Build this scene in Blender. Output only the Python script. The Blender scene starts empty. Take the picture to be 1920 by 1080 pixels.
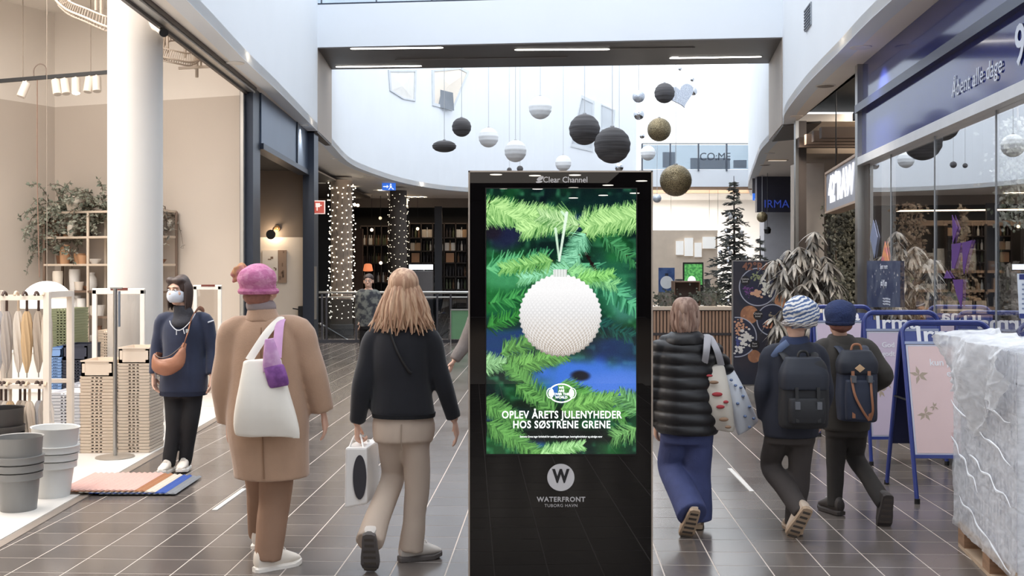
import bpy, math, random
import numpy as np
from mathutils import Vector, Matrix, noise as mnoise

random.seed(7)
S = bpy.context.scene
COL = S.collection
FPX, HZ, CZ = 2000.0, 505.0, 1.65            # focal length in pixels of a 1920 frame, horizon row, eye height

# ---------------------------------------------------------------- camera
cam_d = bpy.data.cameras.new('camera')
cam_d.sensor_width = 36.0
cam_d.lens = FPX / 1920.0 * 36.0
cam_d.shift_y = -(540.0 - HZ) / 1920.0
cam_d.clip_start = 0.05
cam_d.clip_end = 300
cam = bpy.data.objects.new('camera', cam_d)
COL.objects.link(cam)
cam.location = (0, 0, CZ)
cam.rotation_euler = (math.pi / 2, 0, 0)
S.camera = cam

# ---------------------------------------------------------------- world, lights, exposure
S.view_settings.view_transform = 'Standard'
S.view_settings.look = 'None'
S.view_settings.gamma = 1.0
S.view_settings.use_curve_mapping = False
S.view_settings.exposure = 0.0
world = bpy.data.worlds.new('overcast_sky')
S.world = world
world.use_nodes = True
wb = world.node_tree.nodes['Background']
wb.inputs[0].default_value = (0.90, 0.945, 1.0, 1)
wb.inputs[1].default_value = 2.9

def area(name, loc, size, power, color=(1, .86, .72), rot=(0, 0, 0), shape='RECTANGLE', sy=None):
    l = bpy.data.lights.new(name, 'AREA')
    l.shape = shape
    l.size = size
    if shape == 'RECTANGLE':
        l.size_y = sy or size
    l.energy = power
    l.color = color
    o = bpy.data.objects.new(name, l)
    COL.objects.link(o)
    o.location = loc
    o.rotation_euler = rot
    return o

area('shop_ceiling_light', (-5.6, 9.0, 5.05), 3.0, 460, (1, .95, .90), sy=6)
area('shop_ceiling_light', (-4.0, 6.6, 3.9), 0.8, 100, (1, .95, .90), sy=4)
area('doorway_light', (-4.3, 16.2, 3.2), 0.7, 14, (1, .82, .62), sy=1.6)
area('added_soffit_fill', (4.6, 9.0, 3.6), 0.6, 120, (1, .92, .84), sy=5)  # added fill inside the glass, lifts the right soffit; no fixture here
area('supermarket_ceiling_light', (6.6, 10.0, 3.6), 2.5, 190, (1, .88, .76), sy=4)
area('cafe_ceiling_light', (6.3, 15.5, 4.2), 2.0, 130, (1, .86, .70), sy=3)
area('wine_shop_light', (-3.0, 36.9, 3.6), 6.0, 60, (1, .76, .54), sy=1)
area('far_shop_light', (5.8, 36.0, 4.2), 4.6, 1000, (1, .95, .9), sy=8)
area('gallery_light', (-5.5, 26.0, 3.9), 3.0, 90, (1, .86, .70), sy=8)
area('hall_light', (0.0, -12.0, 3.9), 5.0, 260, (1, .90, .80), sy=10)

# ---------------------------------------------------------------- helpers
def lin(c):
    out = []
    for x in c[:3]:
        x = x / 255.0
        out.append(x / 12.92 if x <= 0.04045 else ((x + 0.055) / 1.055) ** 2.4)
    return tuple(out) + (1.0,)

_mats = {}
def M(name, rgb=(200, 200, 200), rough=.6, metal=0.0, var=.05, scale=6.0, bump=0.0, bscale=None, emis=None, es=0.0,
      coat=0.0, alpha=1.0, trans=0.0, stretch=None, sheen=0.0, spec=.5, rgb2=None):
    if name in _mats:
        return _mats[name]
    m = bpy.data.materials.new(name)
    m.use_nodes = True
    nt = m.node_tree
    b = nt.nodes['Principled BSDF']
    c = lin(rgb)
    tc = nt.nodes.new('ShaderNodeTexCoord')
    mp = nt.nodes.new('ShaderNodeMapping')
    if stretch:
        mp.inputs['Scale'].default_value = stretch
    nt.links.new(tc.outputs['Object'], mp.inputs[0])
    nz = nt.nodes.new('ShaderNodeTexNoise')
    nz.inputs['Scale'].default_value = scale
    nz.inputs['Detail'].default_value = 5
    nt.links.new(mp.outputs[0], nz.inputs['Vector'])
    mx = nt.nodes.new('ShaderNodeMix')
    mx.data_type = 'RGBA'
    if rgb2:
        d = lin(rgb2)
        mr = nt.nodes.new('ShaderNodeMapRange')
        mr.inputs[1].default_value = .42
        mr.inputs[2].default_value = .58
        nt.links.new(nz.outputs[0], mr.inputs[0])
        nt.links.new(mr.outputs[0], mx.inputs[0])
        mx.inputs[6].default_value = c
        mx.inputs[7].default_value = d
    else:
        nt.links.new(nz.outputs[0], mx.inputs[0])
        mx.inputs[6].default_value = tuple(max(0, x * (1 - var * 2)) for x in c[:3]) + (1,)
        mx.inputs[7].default_value = tuple(min(1, x * (1 + var * 2)) for x in c[:3]) + (1,)
    nt.links.new(mx.outputs[2], b.inputs['Base Color'])
    b.inputs['Roughness'].default_value = rough
    b.inputs['Metallic'].default_value = metal
    b.inputs['Specular IOR Level'].default_value = spec
    if coat:
        b.inputs['Coat Weight'].default_value = coat
        b.inputs['Coat Roughness'].default_value = .05
    if sheen:
        b.inputs['Sheen Weight'].default_value = sheen
    if trans:
        b.inputs['Transmission Weight'].default_value = trans
    if alpha < 1:
        b.inputs['Alpha'].default_value = alpha
    if emis is not None:
        b.inputs['Emission Color'].default_value = lin(emis)
        b.inputs['Emission Strength'].default_value = es
    if bump:
        nb = nt.nodes.new('ShaderNodeTexNoise')
        nb.inputs['Scale'].default_value = bscale or scale * 4
        nb.inputs['Detail'].default_value = 4
        nt.links.new(mp.outputs[0], nb.inputs['Vector'])
        bp = nt.nodes.new('ShaderNodeBump')
        bp.inputs['Strength'].default_value = bump
        bp.inputs['Distance'].default_value = .01
        nt.links.new(nb.outputs[0], bp.inputs['Height'])
        nt.links.new(bp.outputs[0], b.inputs['Normal'])
    _mats[name] = m
    return m

def glass_mat(name, tint=(235, 240, 245), refl=.14, rough=0.0):
    """thin pane: see-through with a mirror share that rises at grazing angles"""
    if name in _mats:
        return _mats[name]
    m = bpy.data.materials.new(name)
    m.use_nodes = True
    nt = m.node_tree
    nt.nodes.remove(nt.nodes['Principled BSDF'])
    out = nt.nodes['Material Output']
    tr = nt.nodes.new('ShaderNodeBsdfTransparent')
    tr.inputs[0].default_value = lin(tint)
    gl = nt.nodes.new('ShaderNodeBsdfGlossy')
    gl.inputs['Roughness'].default_value = rough
    gl.inputs[0].default_value = (1, 1, 1, 1)
    lw = nt.nodes.new('ShaderNodeLayerWeight')
    lw.inputs[0].default_value = .35
    mr = nt.nodes.new('ShaderNodeMapRange')
    mr.inputs[3].default_value = refl
    mr.inputs[4].default_value = min(1, refl + .55)
    nt.links.new(lw.outputs['Fresnel'], mr.inputs[0])
    mx = nt.nodes.new('ShaderNodeMixShader')
    nt.links.new(mr.outputs[0], mx.inputs[0])
    nt.links.new(tr.outputs[0], mx.inputs[1])
    nt.links.new(gl.outputs[0], mx.inputs[2])
    nt.links.new(mx.outputs[0], out.inputs[0])
    _mats[name] = m
    return m

def P(px, py, Y):
    """world point seen at pixel (px, py) at depth Y"""
    return Vector(((px - 960.0) / FPX * Y, Y, CZ - (py - HZ) / FPX * Y))
def G(px, py, z=0.0):
    Y = (CZ - z) * FPX / (py - HZ)
    return Vector(((px - 960.0) / FPX * Y, Y, z))

WL = {}
def V3(a):
    return Vector(a)

def catmull(pts, k=4, vals=None):
    pts = [np.array(p, float) for p in pts]
    if vals is None:
        vals = [0.0] * len(pts)
    vals = [np.array(v, float) for v in vals]
    n = len(pts)
    if n < 3:
        k2 = k
    op, ov = [], []
    for i in range(n - 1):
        p0, p1, p2, p3 = pts[max(i - 1, 0)], pts[i], pts[i + 1], pts[min(i + 2, n - 1)]
        v0, v1, v2, v3 = vals[max(i - 1, 0)], vals[i], vals[i + 1], vals[min(i + 2, n - 1)]
        for j in range(k):
            t = j / k
            def f(a, b, c, d):
                return .5 * ((2 * b) + (-a + c) * t + (2 * a - 5 * b + 4 * c - d) * t * t + (-a + 3 * b - 3 * c + d) * t ** 3)
            op.append(f(p0, p1, p2, p3))
            ov.append(f(v0, v1, v2, v3))
    op.append(pts[-1])
    ov.append(vals[-1])
    return [Vector(p) for p in op], ov

class MB:
    def __init__(s):
        s.v, s.f, s.sm = [], [], []
    def add(s, vs, fs, smooth=False, mtx=None):
        b = len(s.v)
        if mtx is not None:
            vs = [mtx @ Vector(v) for v in vs]
        s.v.extend([tuple(v) for v in vs])
        s.f.extend([tuple(i + b for i in f) for f in fs])
        s.sm.extend([smooth] * len(fs))
        return s
    def box(s, x0, x1, y0, y1, z0, z1, mtx=None):
        if x0 > x1: x0, x1 = x1, x0
        if y0 > y1: y0, y1 = y1, y0
        if z0 > z1: z0, z1 = z1, z0
        vs = [(x0, y0, z0), (x1, y0, z0), (x1, y1, z0), (x0, y1, z0), (x0, y0, z1), (x1, y0, z1), (x1, y1, z1), (x0, y1, z1)]
        fs = [(0, 3, 2, 1), (4, 5, 6, 7), (0, 1, 5, 4), (1, 2, 6, 5), (2, 3, 7, 6), (3, 0, 4, 7)]
        return s.add(vs, fs, False, mtx)
    def bar(s, a, b, w, h, up=(0, 0, 1)):
        a, b = Vector(a), Vector(b)
        d = (b - a)
        L = d.length
        d.normalize()
        u = Vector(up)
        x = d.cross(u)
        if x.length < 1e-4:
            x = d.cross(Vector((1, 0, 0)))
        x.normalize()
        z = x.cross(d)
        m = Matrix((x, d, z)).transposed().to_4x4()
        m.translation = a
        return s.box(-w / 2, w / 2, 0, L, -h / 2, h / 2, m)
    def prism(s, poly, z0, z1, mtx=None, smooth=False):
        n = len(poly)
        area2 = sum(poly[i][0] * poly[(i + 1) % n][1] - poly[(i + 1) % n][0] * poly[i][1] for i in range(n))
        if area2 < 0:
            poly = poly[::-1]
        vs = [(p[0], p[1], z0) for p in poly] + [(p[0], p[1], z1) for p in poly]
        fs = [tuple(range(n - 1, -1, -1)), tuple(range(n, 2 * n))]
        fs += [(i, (i + 1) % n, n + (i + 1) % n, n + i) for i in range(n)]
        return s.add(vs, fs, smooth, mtx)
    def ring_loft(s, rings, cap=True, smooth=True):
        n = len(rings[0])
        vs = [p for r in rings for p in r]
        fs = []
        for k in range(len(rings) - 1):
            for i in range(n):
                j = (i + 1) % n
                fs.append((k * n + i, k * n + j, (k + 1) * n + j, (k + 1) * n + i))
        if cap:
            fs.append(tuple(range(n - 1, -1, -1)))
            fs.append(tuple((len(rings) - 1) * n + i for i in range(n)))
        return s.add(vs, fs, smooth)
    def hrings(s, specs, n=20, k=3, e=2.0, smooth=True):
        """horizontal superellipse rings: (centre, rx, ry[, yaw])"""
        cs, vv = catmull([q[0] for q in specs], k, [(q[1], q[2], q[3] if len(q) > 3 else 0) for q in specs])
        rings = []
        for c, (rx, ry, yw) in zip(cs, vv):
            r = []
            for i in range(n):
                a = 2 * math.pi * i / n
                ca, sa = math.cos(a), math.sin(a)
                x = rx * math.copysign(abs(ca) ** (2 / e), ca)
                y = ry * math.copysign(abs(sa) ** (2 / e), sa)
                r.append((c.x + x * math.cos(yw) - y * math.sin(yw), c.y + x * math.sin(yw) + y * math.cos(yw), c.z))
            rings.append(r)
        if rings[0][0][2] > rings[-1][0][2]:
            rings = rings[::-1]
        return s.ring_loft(rings, True, smooth)
    def tube(s, pts, r, n=8, k=0, flat=1.0, cap=True, ref=None, smooth=True):
        rs = r if isinstance(r, (list, tuple)) else [r] * len(pts)
        if k:
            pts, rr = catmull(pts, k, rs)
            rs = [float(x) for x in rr]
        pts = [Vector(p) for p in pts]
        rings = []
        pn = None
        for i, p in enumerate(pts):
            t = (pts[min(i + 1, len(pts) - 1)] - pts[max(i - 1, 0)])
            if t.length < 1e-9:
                t = Vector((0, 0, 1))
            t.normalize()
            if pn is None:
                pn = Vector(ref) if ref is not None else (Vector((0, 0, 1)) if abs(t.z) < .9 else Vector((1, 0, 0)))
            a = pn - t * pn.dot(t)
            if a.length < 1e-5:
                a = t.orthogonal()
            a.normalize()
            if ref is None:
                pn = a
            b = t.cross(a)
            rr_ = max(rs[i], 1e-4)
            rings.append([p + a * (rr_ * math.cos(2 * math.pi * j / n)) + b * (rr_ * flat * math.sin(2 * math.pi * j / n)) for j in range(n)])
        return s.ring_loft(rings, cap, smooth)
    def sphere(s, c, r, nu=16, nv=10, mtx=None):
        if not isinstance(r, (list, tuple)):
            r = (r, r, r)
        vs = [(0, 0, -1)]
        for i in range(1, nv):
            t = -math.pi / 2 + math.pi * i / nv
            for j in range(nu):
                a = 2 * math.pi * j / nu
                vs.append((math.cos(t) * math.cos(a), math.cos(t) * math.sin(a), math.sin(t)))
        vs.append((0, 0, 1))
        fs = [(0, 1 + (j + 1) % nu, 1 + j) for j in range(nu)]
        for i in range(nv - 2):
            for j in range(nu):
                a, b = 1 + i * nu + j, 1 + i * nu + (j + 1) % nu
                fs.append((a, b, b + nu, a + nu))
        top = len(vs) - 1
        o = 1 + (nv - 2) * nu
        fs += [(o + j, o + (j + 1) % nu, top) for j in range(nu)]
        vs = [Vector((v[0] * r[0], v[1] * r[1], v[2] * r[2])) for v in vs]
        if mtx is not None:
            vs = [mtx @ v for v in vs]
        vs = [v + Vector(c) for v in vs]
        return s.add(vs, fs, True)
    def lathe(s, prof, n=20, c=(0, 0, 0), axis=None, cap=True):
        rings = [[(c[0] + r * math.cos(2 * math.pi * i / n), c[1] + r * math.sin(2 * math.pi * i / n), c[2] + z) for i in range(n)] for r, z in prof]
        if axis is not None:
            q = Vector((0, 0, 1)).rotation_difference(Vector(axis))
            cc = Vector(c)
            rings = [[cc + q @ (Vector(p) - cc) for p in r] for r in rings]
        return s.ring_loft(rings, cap, True)
    def poly(s, pts, smooth=False):
        return s.add(pts, [tuple(range(len(pts)))], smooth)
    def strip(s, A, B, z0, z1):
        """slab between two plan curves"""
        n = len(A)
        vs = []
        for a, b in zip(A, B):
            vs += [(a[0], a[1], z0), (b[0], b[1], z0), (b[0], b[1], z1), (a[0], a[1], z1)]
        fs = []
        for i in range(n - 1):
            o = 4 * i
            for j in range(4):
                j2 = (j + 1) % 4
                fs.append((o + j, o + j2, o + 4 + j2, o + 4 + j))
        fs += [(3, 2, 1, 0), tuple(4 * (n - 1) + j for j in range(4))]
        return s.add(vs, fs)
    def mesh(s, name, off=(0, 0, 0)):
        me = bpy.data.meshes.new(name)
        v = np.array(s.v, float) - np.array(off, float)
        me.from_pydata(v.tolist(), [], s.f)
        me.polygons.foreach_set('use_smooth', s.sm)
        me.update()
        return me
    def build(s, name, mat, parent=None, origin=None, bevel=0, sharp=40, props=None):
        off = WL.get(parent.name, Vector((0, 0, 0))) if parent is not None else Vector(origin or (0, 0, 0))
        me = s.mesh(name, off)
        if any(s.sm):
            me.set_sharp_from_angle(angle=math.radians(sharp))
        return link_mesh(name, me, mat, parent, off, bevel, props)

def link_mesh(name, me, mat, parent, off, bevel=0, props=None):
    o = bpy.data.objects.new(name, me)
    COL.objects.link(o)
    if mat is not None:
        me.materials.append(mat)
    if parent is not None:
        o.parent = parent
    else:
        o.location = off
    WL[o.name] = Vector(off)
    if bevel:
        bv = o.modifiers.new('bevel', 'BEVEL')
        bv.width = bevel
        bv.segments = 2
        bv.limit_method = 'ANGLE'
    if props:
        for k_, v_ in props.items():
            o[k_] = v_
    return o

def tag(o, label=None, cat=None, group=None, kind=None):
    if label: o['label'] = label
    if cat: o['category'] = cat
    if group: o['group'] = group
    if kind: o['kind'] = kind
    return o

def thing(name, loc, label, cat, group=None):
    o = bpy.data.objects.new(name, None)
    COL.objects.link(o)
    o.location = loc
    o.empty_display_size = .1
    WL[o.name] = Vector(loc)
    return tag(o, label, cat, group)

def struct(name, mb, mat, parent=None, **k):
    o = mb.build(name, mat, parent, **k)
    if parent is None:
        o['kind'] = 'structure'
    return o

def copy_tree(o, parent=None):
    c = o.copy()
    COL.objects.link(c)
    WL[c.name] = WL.get(o.name, Vector((0, 0, 0)))
    if parent is not None:
        c.parent = parent
    for ch in list(o.children):
        copy_tree(ch, c)
    return c

def dup(root, loc, label, rz=None, group=None, scale=None):
    c = copy_tree(root)
    c.location = loc
    c['label'] = label
    if rz is not None:
        c.rotation_euler[2] = rz
    if scale is not None:
        c.scale = scale
    if group: c['group'] = group
    return c

def union(name, mb, voxel, mat, parent, smooth=4, disp=None):
    """one continuous surface grown from overlapping closed shapes"""
    off = WL[parent.name]
    me = mb.mesh(name + '_src', off)
    t = bpy.data.objects.new(name + '_src', me)
    COL.objects.link(t)
    r = t.modifiers.new('r', 'REMESH')
    r.mode = 'VOXEL'
    r.voxel_size = voxel
    r.use_smooth_shade = True
    sm = t.modifiers.new('s', 'SMOOTH')
    sm.iterations = smooth
    sm.factor = .5
    dg = bpy.context.evaluated_depsgraph_get()
    out = bpy.data.meshes.new_from_object(t.evaluated_get(dg), depsgraph=dg)
    out.name = name
    bpy.data.objects.remove(t)
    bpy.data.meshes.remove(me)
    n = len(out.vertices)
    if disp is not None and n:
        co = np.empty(n * 3); out.vertices.foreach_get('co', co); co = co.reshape(-1, 3)
        no = np.empty(n * 3); out.vertices.foreach_get('normal', no); no = no.reshape(-1, 3)
        d = disp(co + np.array(off))
        co = co + no * d[:, None]
        out.vertices.foreach_set('co', co.ravel())
    out.polygons.foreach_set('use_smooth', [True] * len(out.polygons))
    out.update()
    out.materials.clear()
    return link_mesh(name, out, mat, parent, off)

def folds(amp=.004, fx=18, fz=9, seed=0):
    rs = np.random.RandomState(seed)
    ks = [(rs.uniform(-1, 1) * fx, rs.uniform(-1, 1) * fx, rs.uniform(-1, 1) * fz, rs.uniform(0, 6.28)) for _ in range(9)]
    def f(c):
        w = sum(np.sin(c[:, 0] * a + c[:, 1] * b + c[:, 2] * z + p + 1.3 * np.sin(c[:, 2] * z * .7 + p * 2)) for a, b, z, p in ks)
        return amp * (w / 3.0)
    return f

_ORD = 'first second third fourth fifth sixth seventh eighth ninth tenth eleventh twelfth thirteenth fourteenth fifteenth sixteenth seventeenth eighteenth nineteenth twentieth'.split()
_ORD += ['twenty-' + w for w in _ORD[:9]]
def ORD(i): return _ORD[i]
def text(name, body, size, loc, mat, parent, rz=0.0, align='CENTER', extrude=.001, bold=0.0, rx=math.pi / 2, sx=1.0, shear=0.0, space=1.0):
    cu = bpy.data.curves.new(name, 'FONT')
    cu.body = body
    cu.size = size
    cu.align_x = align
    cu.align_y = 'CENTER'
    cu.extrude = extrude
    cu.offset = bold * size
    cu.shear = shear
    cu.space_character = space
    cu.resolution_u = 3
    t = bpy.data.objects.new(name, cu)
    COL.objects.link(t)
    dg = bpy.context.evaluated_depsgraph_get()
    me = bpy.data.meshes.new_from_object(t.evaluated_get(dg), depsgraph=dg)
    bpy.data.objects.remove(t)
    m = Matrix.Translation(Vector(loc)) @ Matrix.Rotation(rz, 4, 'Z') @ Matrix.Rotation(rx, 4, 'X') @ Matrix.Diagonal((sx, 1, 1, 1))
    off = WL[parent.name] if parent is not None else Vector((0, 0, 0))
    m = Matrix.Translation(-off) @ m
    me.transform(m)
    me.name = name
    me.materials.clear()
    return link_mesh(name, me, mat, parent, off)

# ---------------------------------------------------------------- shared materials
WHITE = M('white_plaster', (226, 231, 237), .75, var=.015, scale=1.2, bump=.02)
SOFFIT = M('warm_soffit_paint', (240, 233, 225), .6, var=.02, scale=1.5)
DARKSOF = M('dark_beam_paint', (84, 78, 75), .5, var=.03)
GREIGE = M('greige_panel', (170, 158, 147), .55, var=.05, scale=2, stretch=(6, 6, .4))
BLACK = M('matt_black', (22, 22, 24), .5)
STEEL = M('brushed_steel', (178, 176, 172), .3, metal=1.0, var=.04, scale=20, stretch=(1, 1, 12))
BLUEGREY = M('blue_grey_metal', (92, 106, 126), .32, metal=.55, var=.05, scale=3)
DARKPOST = M('dark_post_metal', (60, 66, 78), .35, metal=.6, var=.05, scale=3)
LAMP = M('lit_lamp', (255, 250, 240), .5, emis=(255, 247, 232), es=14)
TUBE = M('lit_linear_lamp', (255, 250, 240), .5, emis=(255, 250, 242), es=7)
ALU = M('aluminium', (196, 192, 186), .35, metal=.85, var=.03)
CREAM = M('cream_wall_paint', (224, 216, 207), .8, var=.02, scale=1.2)
TAUPE = M('taupe_wall_paint', (192, 181, 170), .85, var=.025, scale=1.2)
# ================================================================ SETTING
def shopX(Y):  return -3.11 - .034 * (Y - 6.67)        # left shopfront line
def rightX(Y): return 4.06 + .10 * (Y - 12.27)         # right facade line
CH = 4.0

# ---- floor: grout slab with separate tiles
def tile_material():
    m = bpy.data.materials.new('dark_stone_tile')
    m.use_nodes = True
    nt = m.node_tree
    b = nt.nodes['Principled BSDF']
    geo = nt.nodes.new('ShaderNodeNewGeometry')
    mp = nt.nodes.new('ShaderNodeMapping')
    mp.vector_type = 'POINT'
    mp.inputs['Rotation'].default_value = (0, 0, math.atan(.04))
    mp.inputs['Scale'].default_value = (1 / TW, 1 / TD, 1)
    nt.links.new(geo.outputs['Position'], mp.inputs[0])
    fl = nt.nodes.new('ShaderNodeVectorMath')
    fl.operation = 'FLOOR'
    nt.links.new(mp.outputs[0], fl.inputs[0])
    sep = nt.nodes.new('ShaderNodeSeparateXYZ'); nt.links.new(fl.outputs[0], sep.inputs[0])
    cmb = nt.nodes.new('ShaderNodeCombineXYZ')
    nt.links.new(sep.outputs[0], cmb.inputs[0]); nt.links.new(sep.outputs[1], cmb.inputs[1])
    wn = nt.nodes.new('ShaderNodeTexWhiteNoise'); nt.links.new(cmb.outputs[0], wn.inputs['Vector'])
    nz = nt.nodes.new('ShaderNodeTexNoise'); nz.inputs['Scale'].default_value = 1.6; nz.inputs['Detail'].default_value = 1
    nt.links.new(geo.outputs['Position'], nz.inputs['Vector'])
    ad = nt.nodes.new('ShaderNodeMath'); ad.operation = 'MULTIPLY_ADD'
    nt.links.new(wn.outputs[0], ad.inputs[0]); ad.inputs[1].default_value = .35
    nt.links.new(nz.outputs[0], ad.inputs[2])
    cr = nt.nodes.new('ShaderNodeValToRGB')
    cr.color_ramp.elements[0].position = .3; cr.color_ramp.elements[0].color = lin((86, 79, 75))
    cr.color_ramp.elements[1].position = 1.2; cr.color_ramp.elements[1].color = lin((110, 102, 97))
    nt.links.new(ad.outputs[0], cr.inputs[0])
    nt.links.new(cr.outputs[0], b.inputs['Base Color'])
    rr = nt.nodes.new('ShaderNodeMapRange'); rr.inputs[3].default_value = .15; rr.inputs[4].default_value = .26
    nt.links.new(nz.outputs[0], rr.inputs[0]); nt.links.new(rr.outputs[0], b.inputs['Roughness'])
    b.inputs['Specular IOR Level'].default_value = .6
    return m
TW, TD, GR = .296, .285, .0055
TILE = tile_material()
GROUT = M('light_grout', (198, 187, 177), .7, var=.04, scale=12)
yaw = math.atan(.04)
cy, sy = math.cos(yaw), math.sin(yaw)
def tp(u, v):   # tile grid to world
    return (u * cy + v * sy, -u * sy + v * cy)
mb = MB().box(-9.5, 14, -26, 46, -.2, -.0012)
floor = struct('floor', mb, GROUT)
tmesh = MB()
tmesh.add([(GR/2, GR/2, -.003), (TW-GR/2, GR/2, -.003), (TW-GR/2, TD-GR/2, -.003), (GR/2, TD-GR/2, -.003),
           (GR/2+.0015, GR/2+.0015, 0), (TW-GR/2-.0015, GR/2+.0015, 0), (TW-GR/2-.0015, TD-GR/2-.0015, 0), (GR/2+.0015, TD-GR/2-.0015, 0)],
          [(4, 5, 6, 7), (0, 1, 5, 4), (1, 2, 6, 5), (2, 3, 7, 6), (3, 0, 4, 7)])
tme = tmesh.mesh('tile'); tme.materials.append(TILE)
cells = []
for j in range(-16, 155):
    for i in range(-24, 50):
        x, y = tp((i + .5) * TW, (j + .5) * TD)
        lx = shopX(y) - .1 if y < 18.4 else -9
        if x < lx or y < -4.5 or y > 44: continue
        if y < 12.3 and x > rightX(y) + .3: continue
        if x > 13: continue
        cells.append((y, i, j, x))
cells.sort()
near = [c for c in cells if c[0] > 5.55 and abs(c[3]) < c[0] * .48 + .2][:298]
ns = set((c[1], c[2]) for c in near)
for (y, i, j, x) in near:
    o = bpy.data.objects.new('tile', tme)
    COL.objects.link(o)
    p = tp(i * TW, j * TD)
    o.location = (p[0], p[1], 0)
    o.rotation_euler[2] = -yaw
    o.parent = floor
rest = MB()
for (y, i, j, x) in cells:
    if (i, j) in ns: continue
    p = tp(i * TW, j * TD)
    m_ = Matrix.Translation((p[0], p[1], 0)) @ Matrix.Rotation(-yaw, 4, 'Z')
    rest.add(tmesh.v, tmesh.f, False, m_)
rs_ = rest.build('far_tile', TILE, floor)
rs_['kind'] = 'stuff'

# pale inlaid strips in the paving
STRIP = M('pale_inlay_metal', (214, 210, 204), .35, var=.03)
for nm, a, b_, lab in (('floor_strip', (402, 957), (458, 917), 'pale inlaid floor strip by the leg of the camel coat walker'),
                       ('floor_strip', (1410, 922), (1368, 879), 'pale inlaid floor strip between the puffer jacket walker and the knit hat walker')):
    A, B = G(*a), G(*b_)
    o = MB().bar((A.x, A.y, .002), (B.x, B.y, .002), .035, .006).build(nm, STRIP, None, origin=(A.x, A.y, 0))
    tag(o, lab, 'floor strip')

# ---- left shop floor platform and its metal edge
SHOPF = M('white_resin_floor', (222, 218, 212), .35, var=.015, scale=2)
poly = [(shopX(-6), -6), (shopX(18.3), 18.3), (-9.2, 18.3), (-9.2, -6)]
struct('floor_shop', MB().prism(poly, -.002, .012), SHOPF)
struct('trim_1', MB().strip([(shopX(-6) + .07, -6), (shopX(18.3) + .07, 18.3)], [(shopX(-6) - .005, -6), (shopX(18.3) - .005, 18.3)], -.002, .006),
       M('threshold_metal', (150, 138, 128), .4, metal=.3))

# ---- void edge curves at ceiling height
EL = [(-2.35, -5), (-2.55, 4), (-2.87, 9.9), (-3.0, 12.05), (-3.09, 14.2), (-3.30, 18.1), (-3.39, 20.0), (-3.53, 22.2), (-3.58, 23.9), (-3.45, 25.7), (-3.0, 28.7), (-2.3, 30.8), (-1.35, 32.2), (0.0, 33.0), (1.3, 33.2), (3.75, 32.2)]
ER = [(2.6, -5), (3.0, 4), (3.31, 9.3), (3.54, 11.6), (3.75, 13.6), (4.1, 16.0), (4.39, 17.3), (4.68, 19.4), (4.93, 21.2), (5.35, 23.4), (6.1, 27.3), (6.75, 30.5), (7.6, 34.0)]
def smoothc(c, k=5):
    p, _ = catmull([(a, b, 0) for a, b in c], k)
    return [(q.x, q.y) for q in p]
ELs, ERs = smoothc(EL), smoothc(ER)
def offs(c, d):
    out = []
    for i, p in enumerate(c):
        a, b = c[max(i - 1, 0)], c[min(i + 1, len(c) - 1)]
        t = Vector((b[0] - a[0], b[1] - a[1])).normalized()
        out.append((p[0] - t.y * d, p[1] + t.x * d))
    return out
# soffits
poly = ELs + [(3.75, 36.2), (-9.2, 36.2), (-9.2, 18.4), (shopX(18.4), 18.4), (shopX(-5), -5)]
struct('ceiling_left', MB().prism(poly, CH, CH + .12), SOFFIT)
poly = ERs + [(12, 34), (12, 16.95), (rightX(16.95), 16.95), (rightX(4), 4), (rightX(-5), -5)]
struct('ceiling_right', MB().prism(poly, CH, CH + .12), SOFFIT)
# white void walls
struct('wall_left', MB().strip(ELs, offs(ELs, .18), CH - .004, 9.5), WHITE)
struct('wall_right', MB().strip(ERs, offs(ERs, -.18), CH - .004, 9.5), WHITE)

# ---- bridge with dark underside and linear lamps
bl0, br0, bl1, br1 = (-3.30, 18.1), (4.39, 17.3), (-3.40, 20.0), (4.73, 19.4)
bridge = struct('bridge', MB().prism([bl0, br0, br1, bl1], 5.415, 6.14), WHITE)
struct('bridge_underside', MB().prism([(bl0[0], bl0[1] + .004), (br0[0], br0[1] + .004), br1, bl1], 5.395, 5.414), DARKSOF, bridge)
struct('wall_portal_left', MB().strip([(bl0[0] + .004, bl0[1]), (bl1[0] + .02, bl1[1])], [(bl0[0] - .05, bl0[1]), (bl1[0] - .05, bl1[1])], CH + .0, 5.41), GREIGE)
struct('wall_portal_right', MB().strip([(br0[0] - .012, br0[1]), (br1[0] - .06, br1[1])], [(br0[0] + .05, br0[1]), (br1[0] + .05, br1[1])], CH + .0, 5.41), GREIGE)
struct('trim_2', MB().strip([bl0, bl1], [(shopX(18.1), 18.1), (shopX(18.1), 20.0)], CH - .03, CH - .001), DARKSOF)
struct('trim_3', MB().strip([br0, br1], [(4.9, 16.9), (5.15, 19.0)], CH - .03, CH - .001), DARKSOF)
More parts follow.
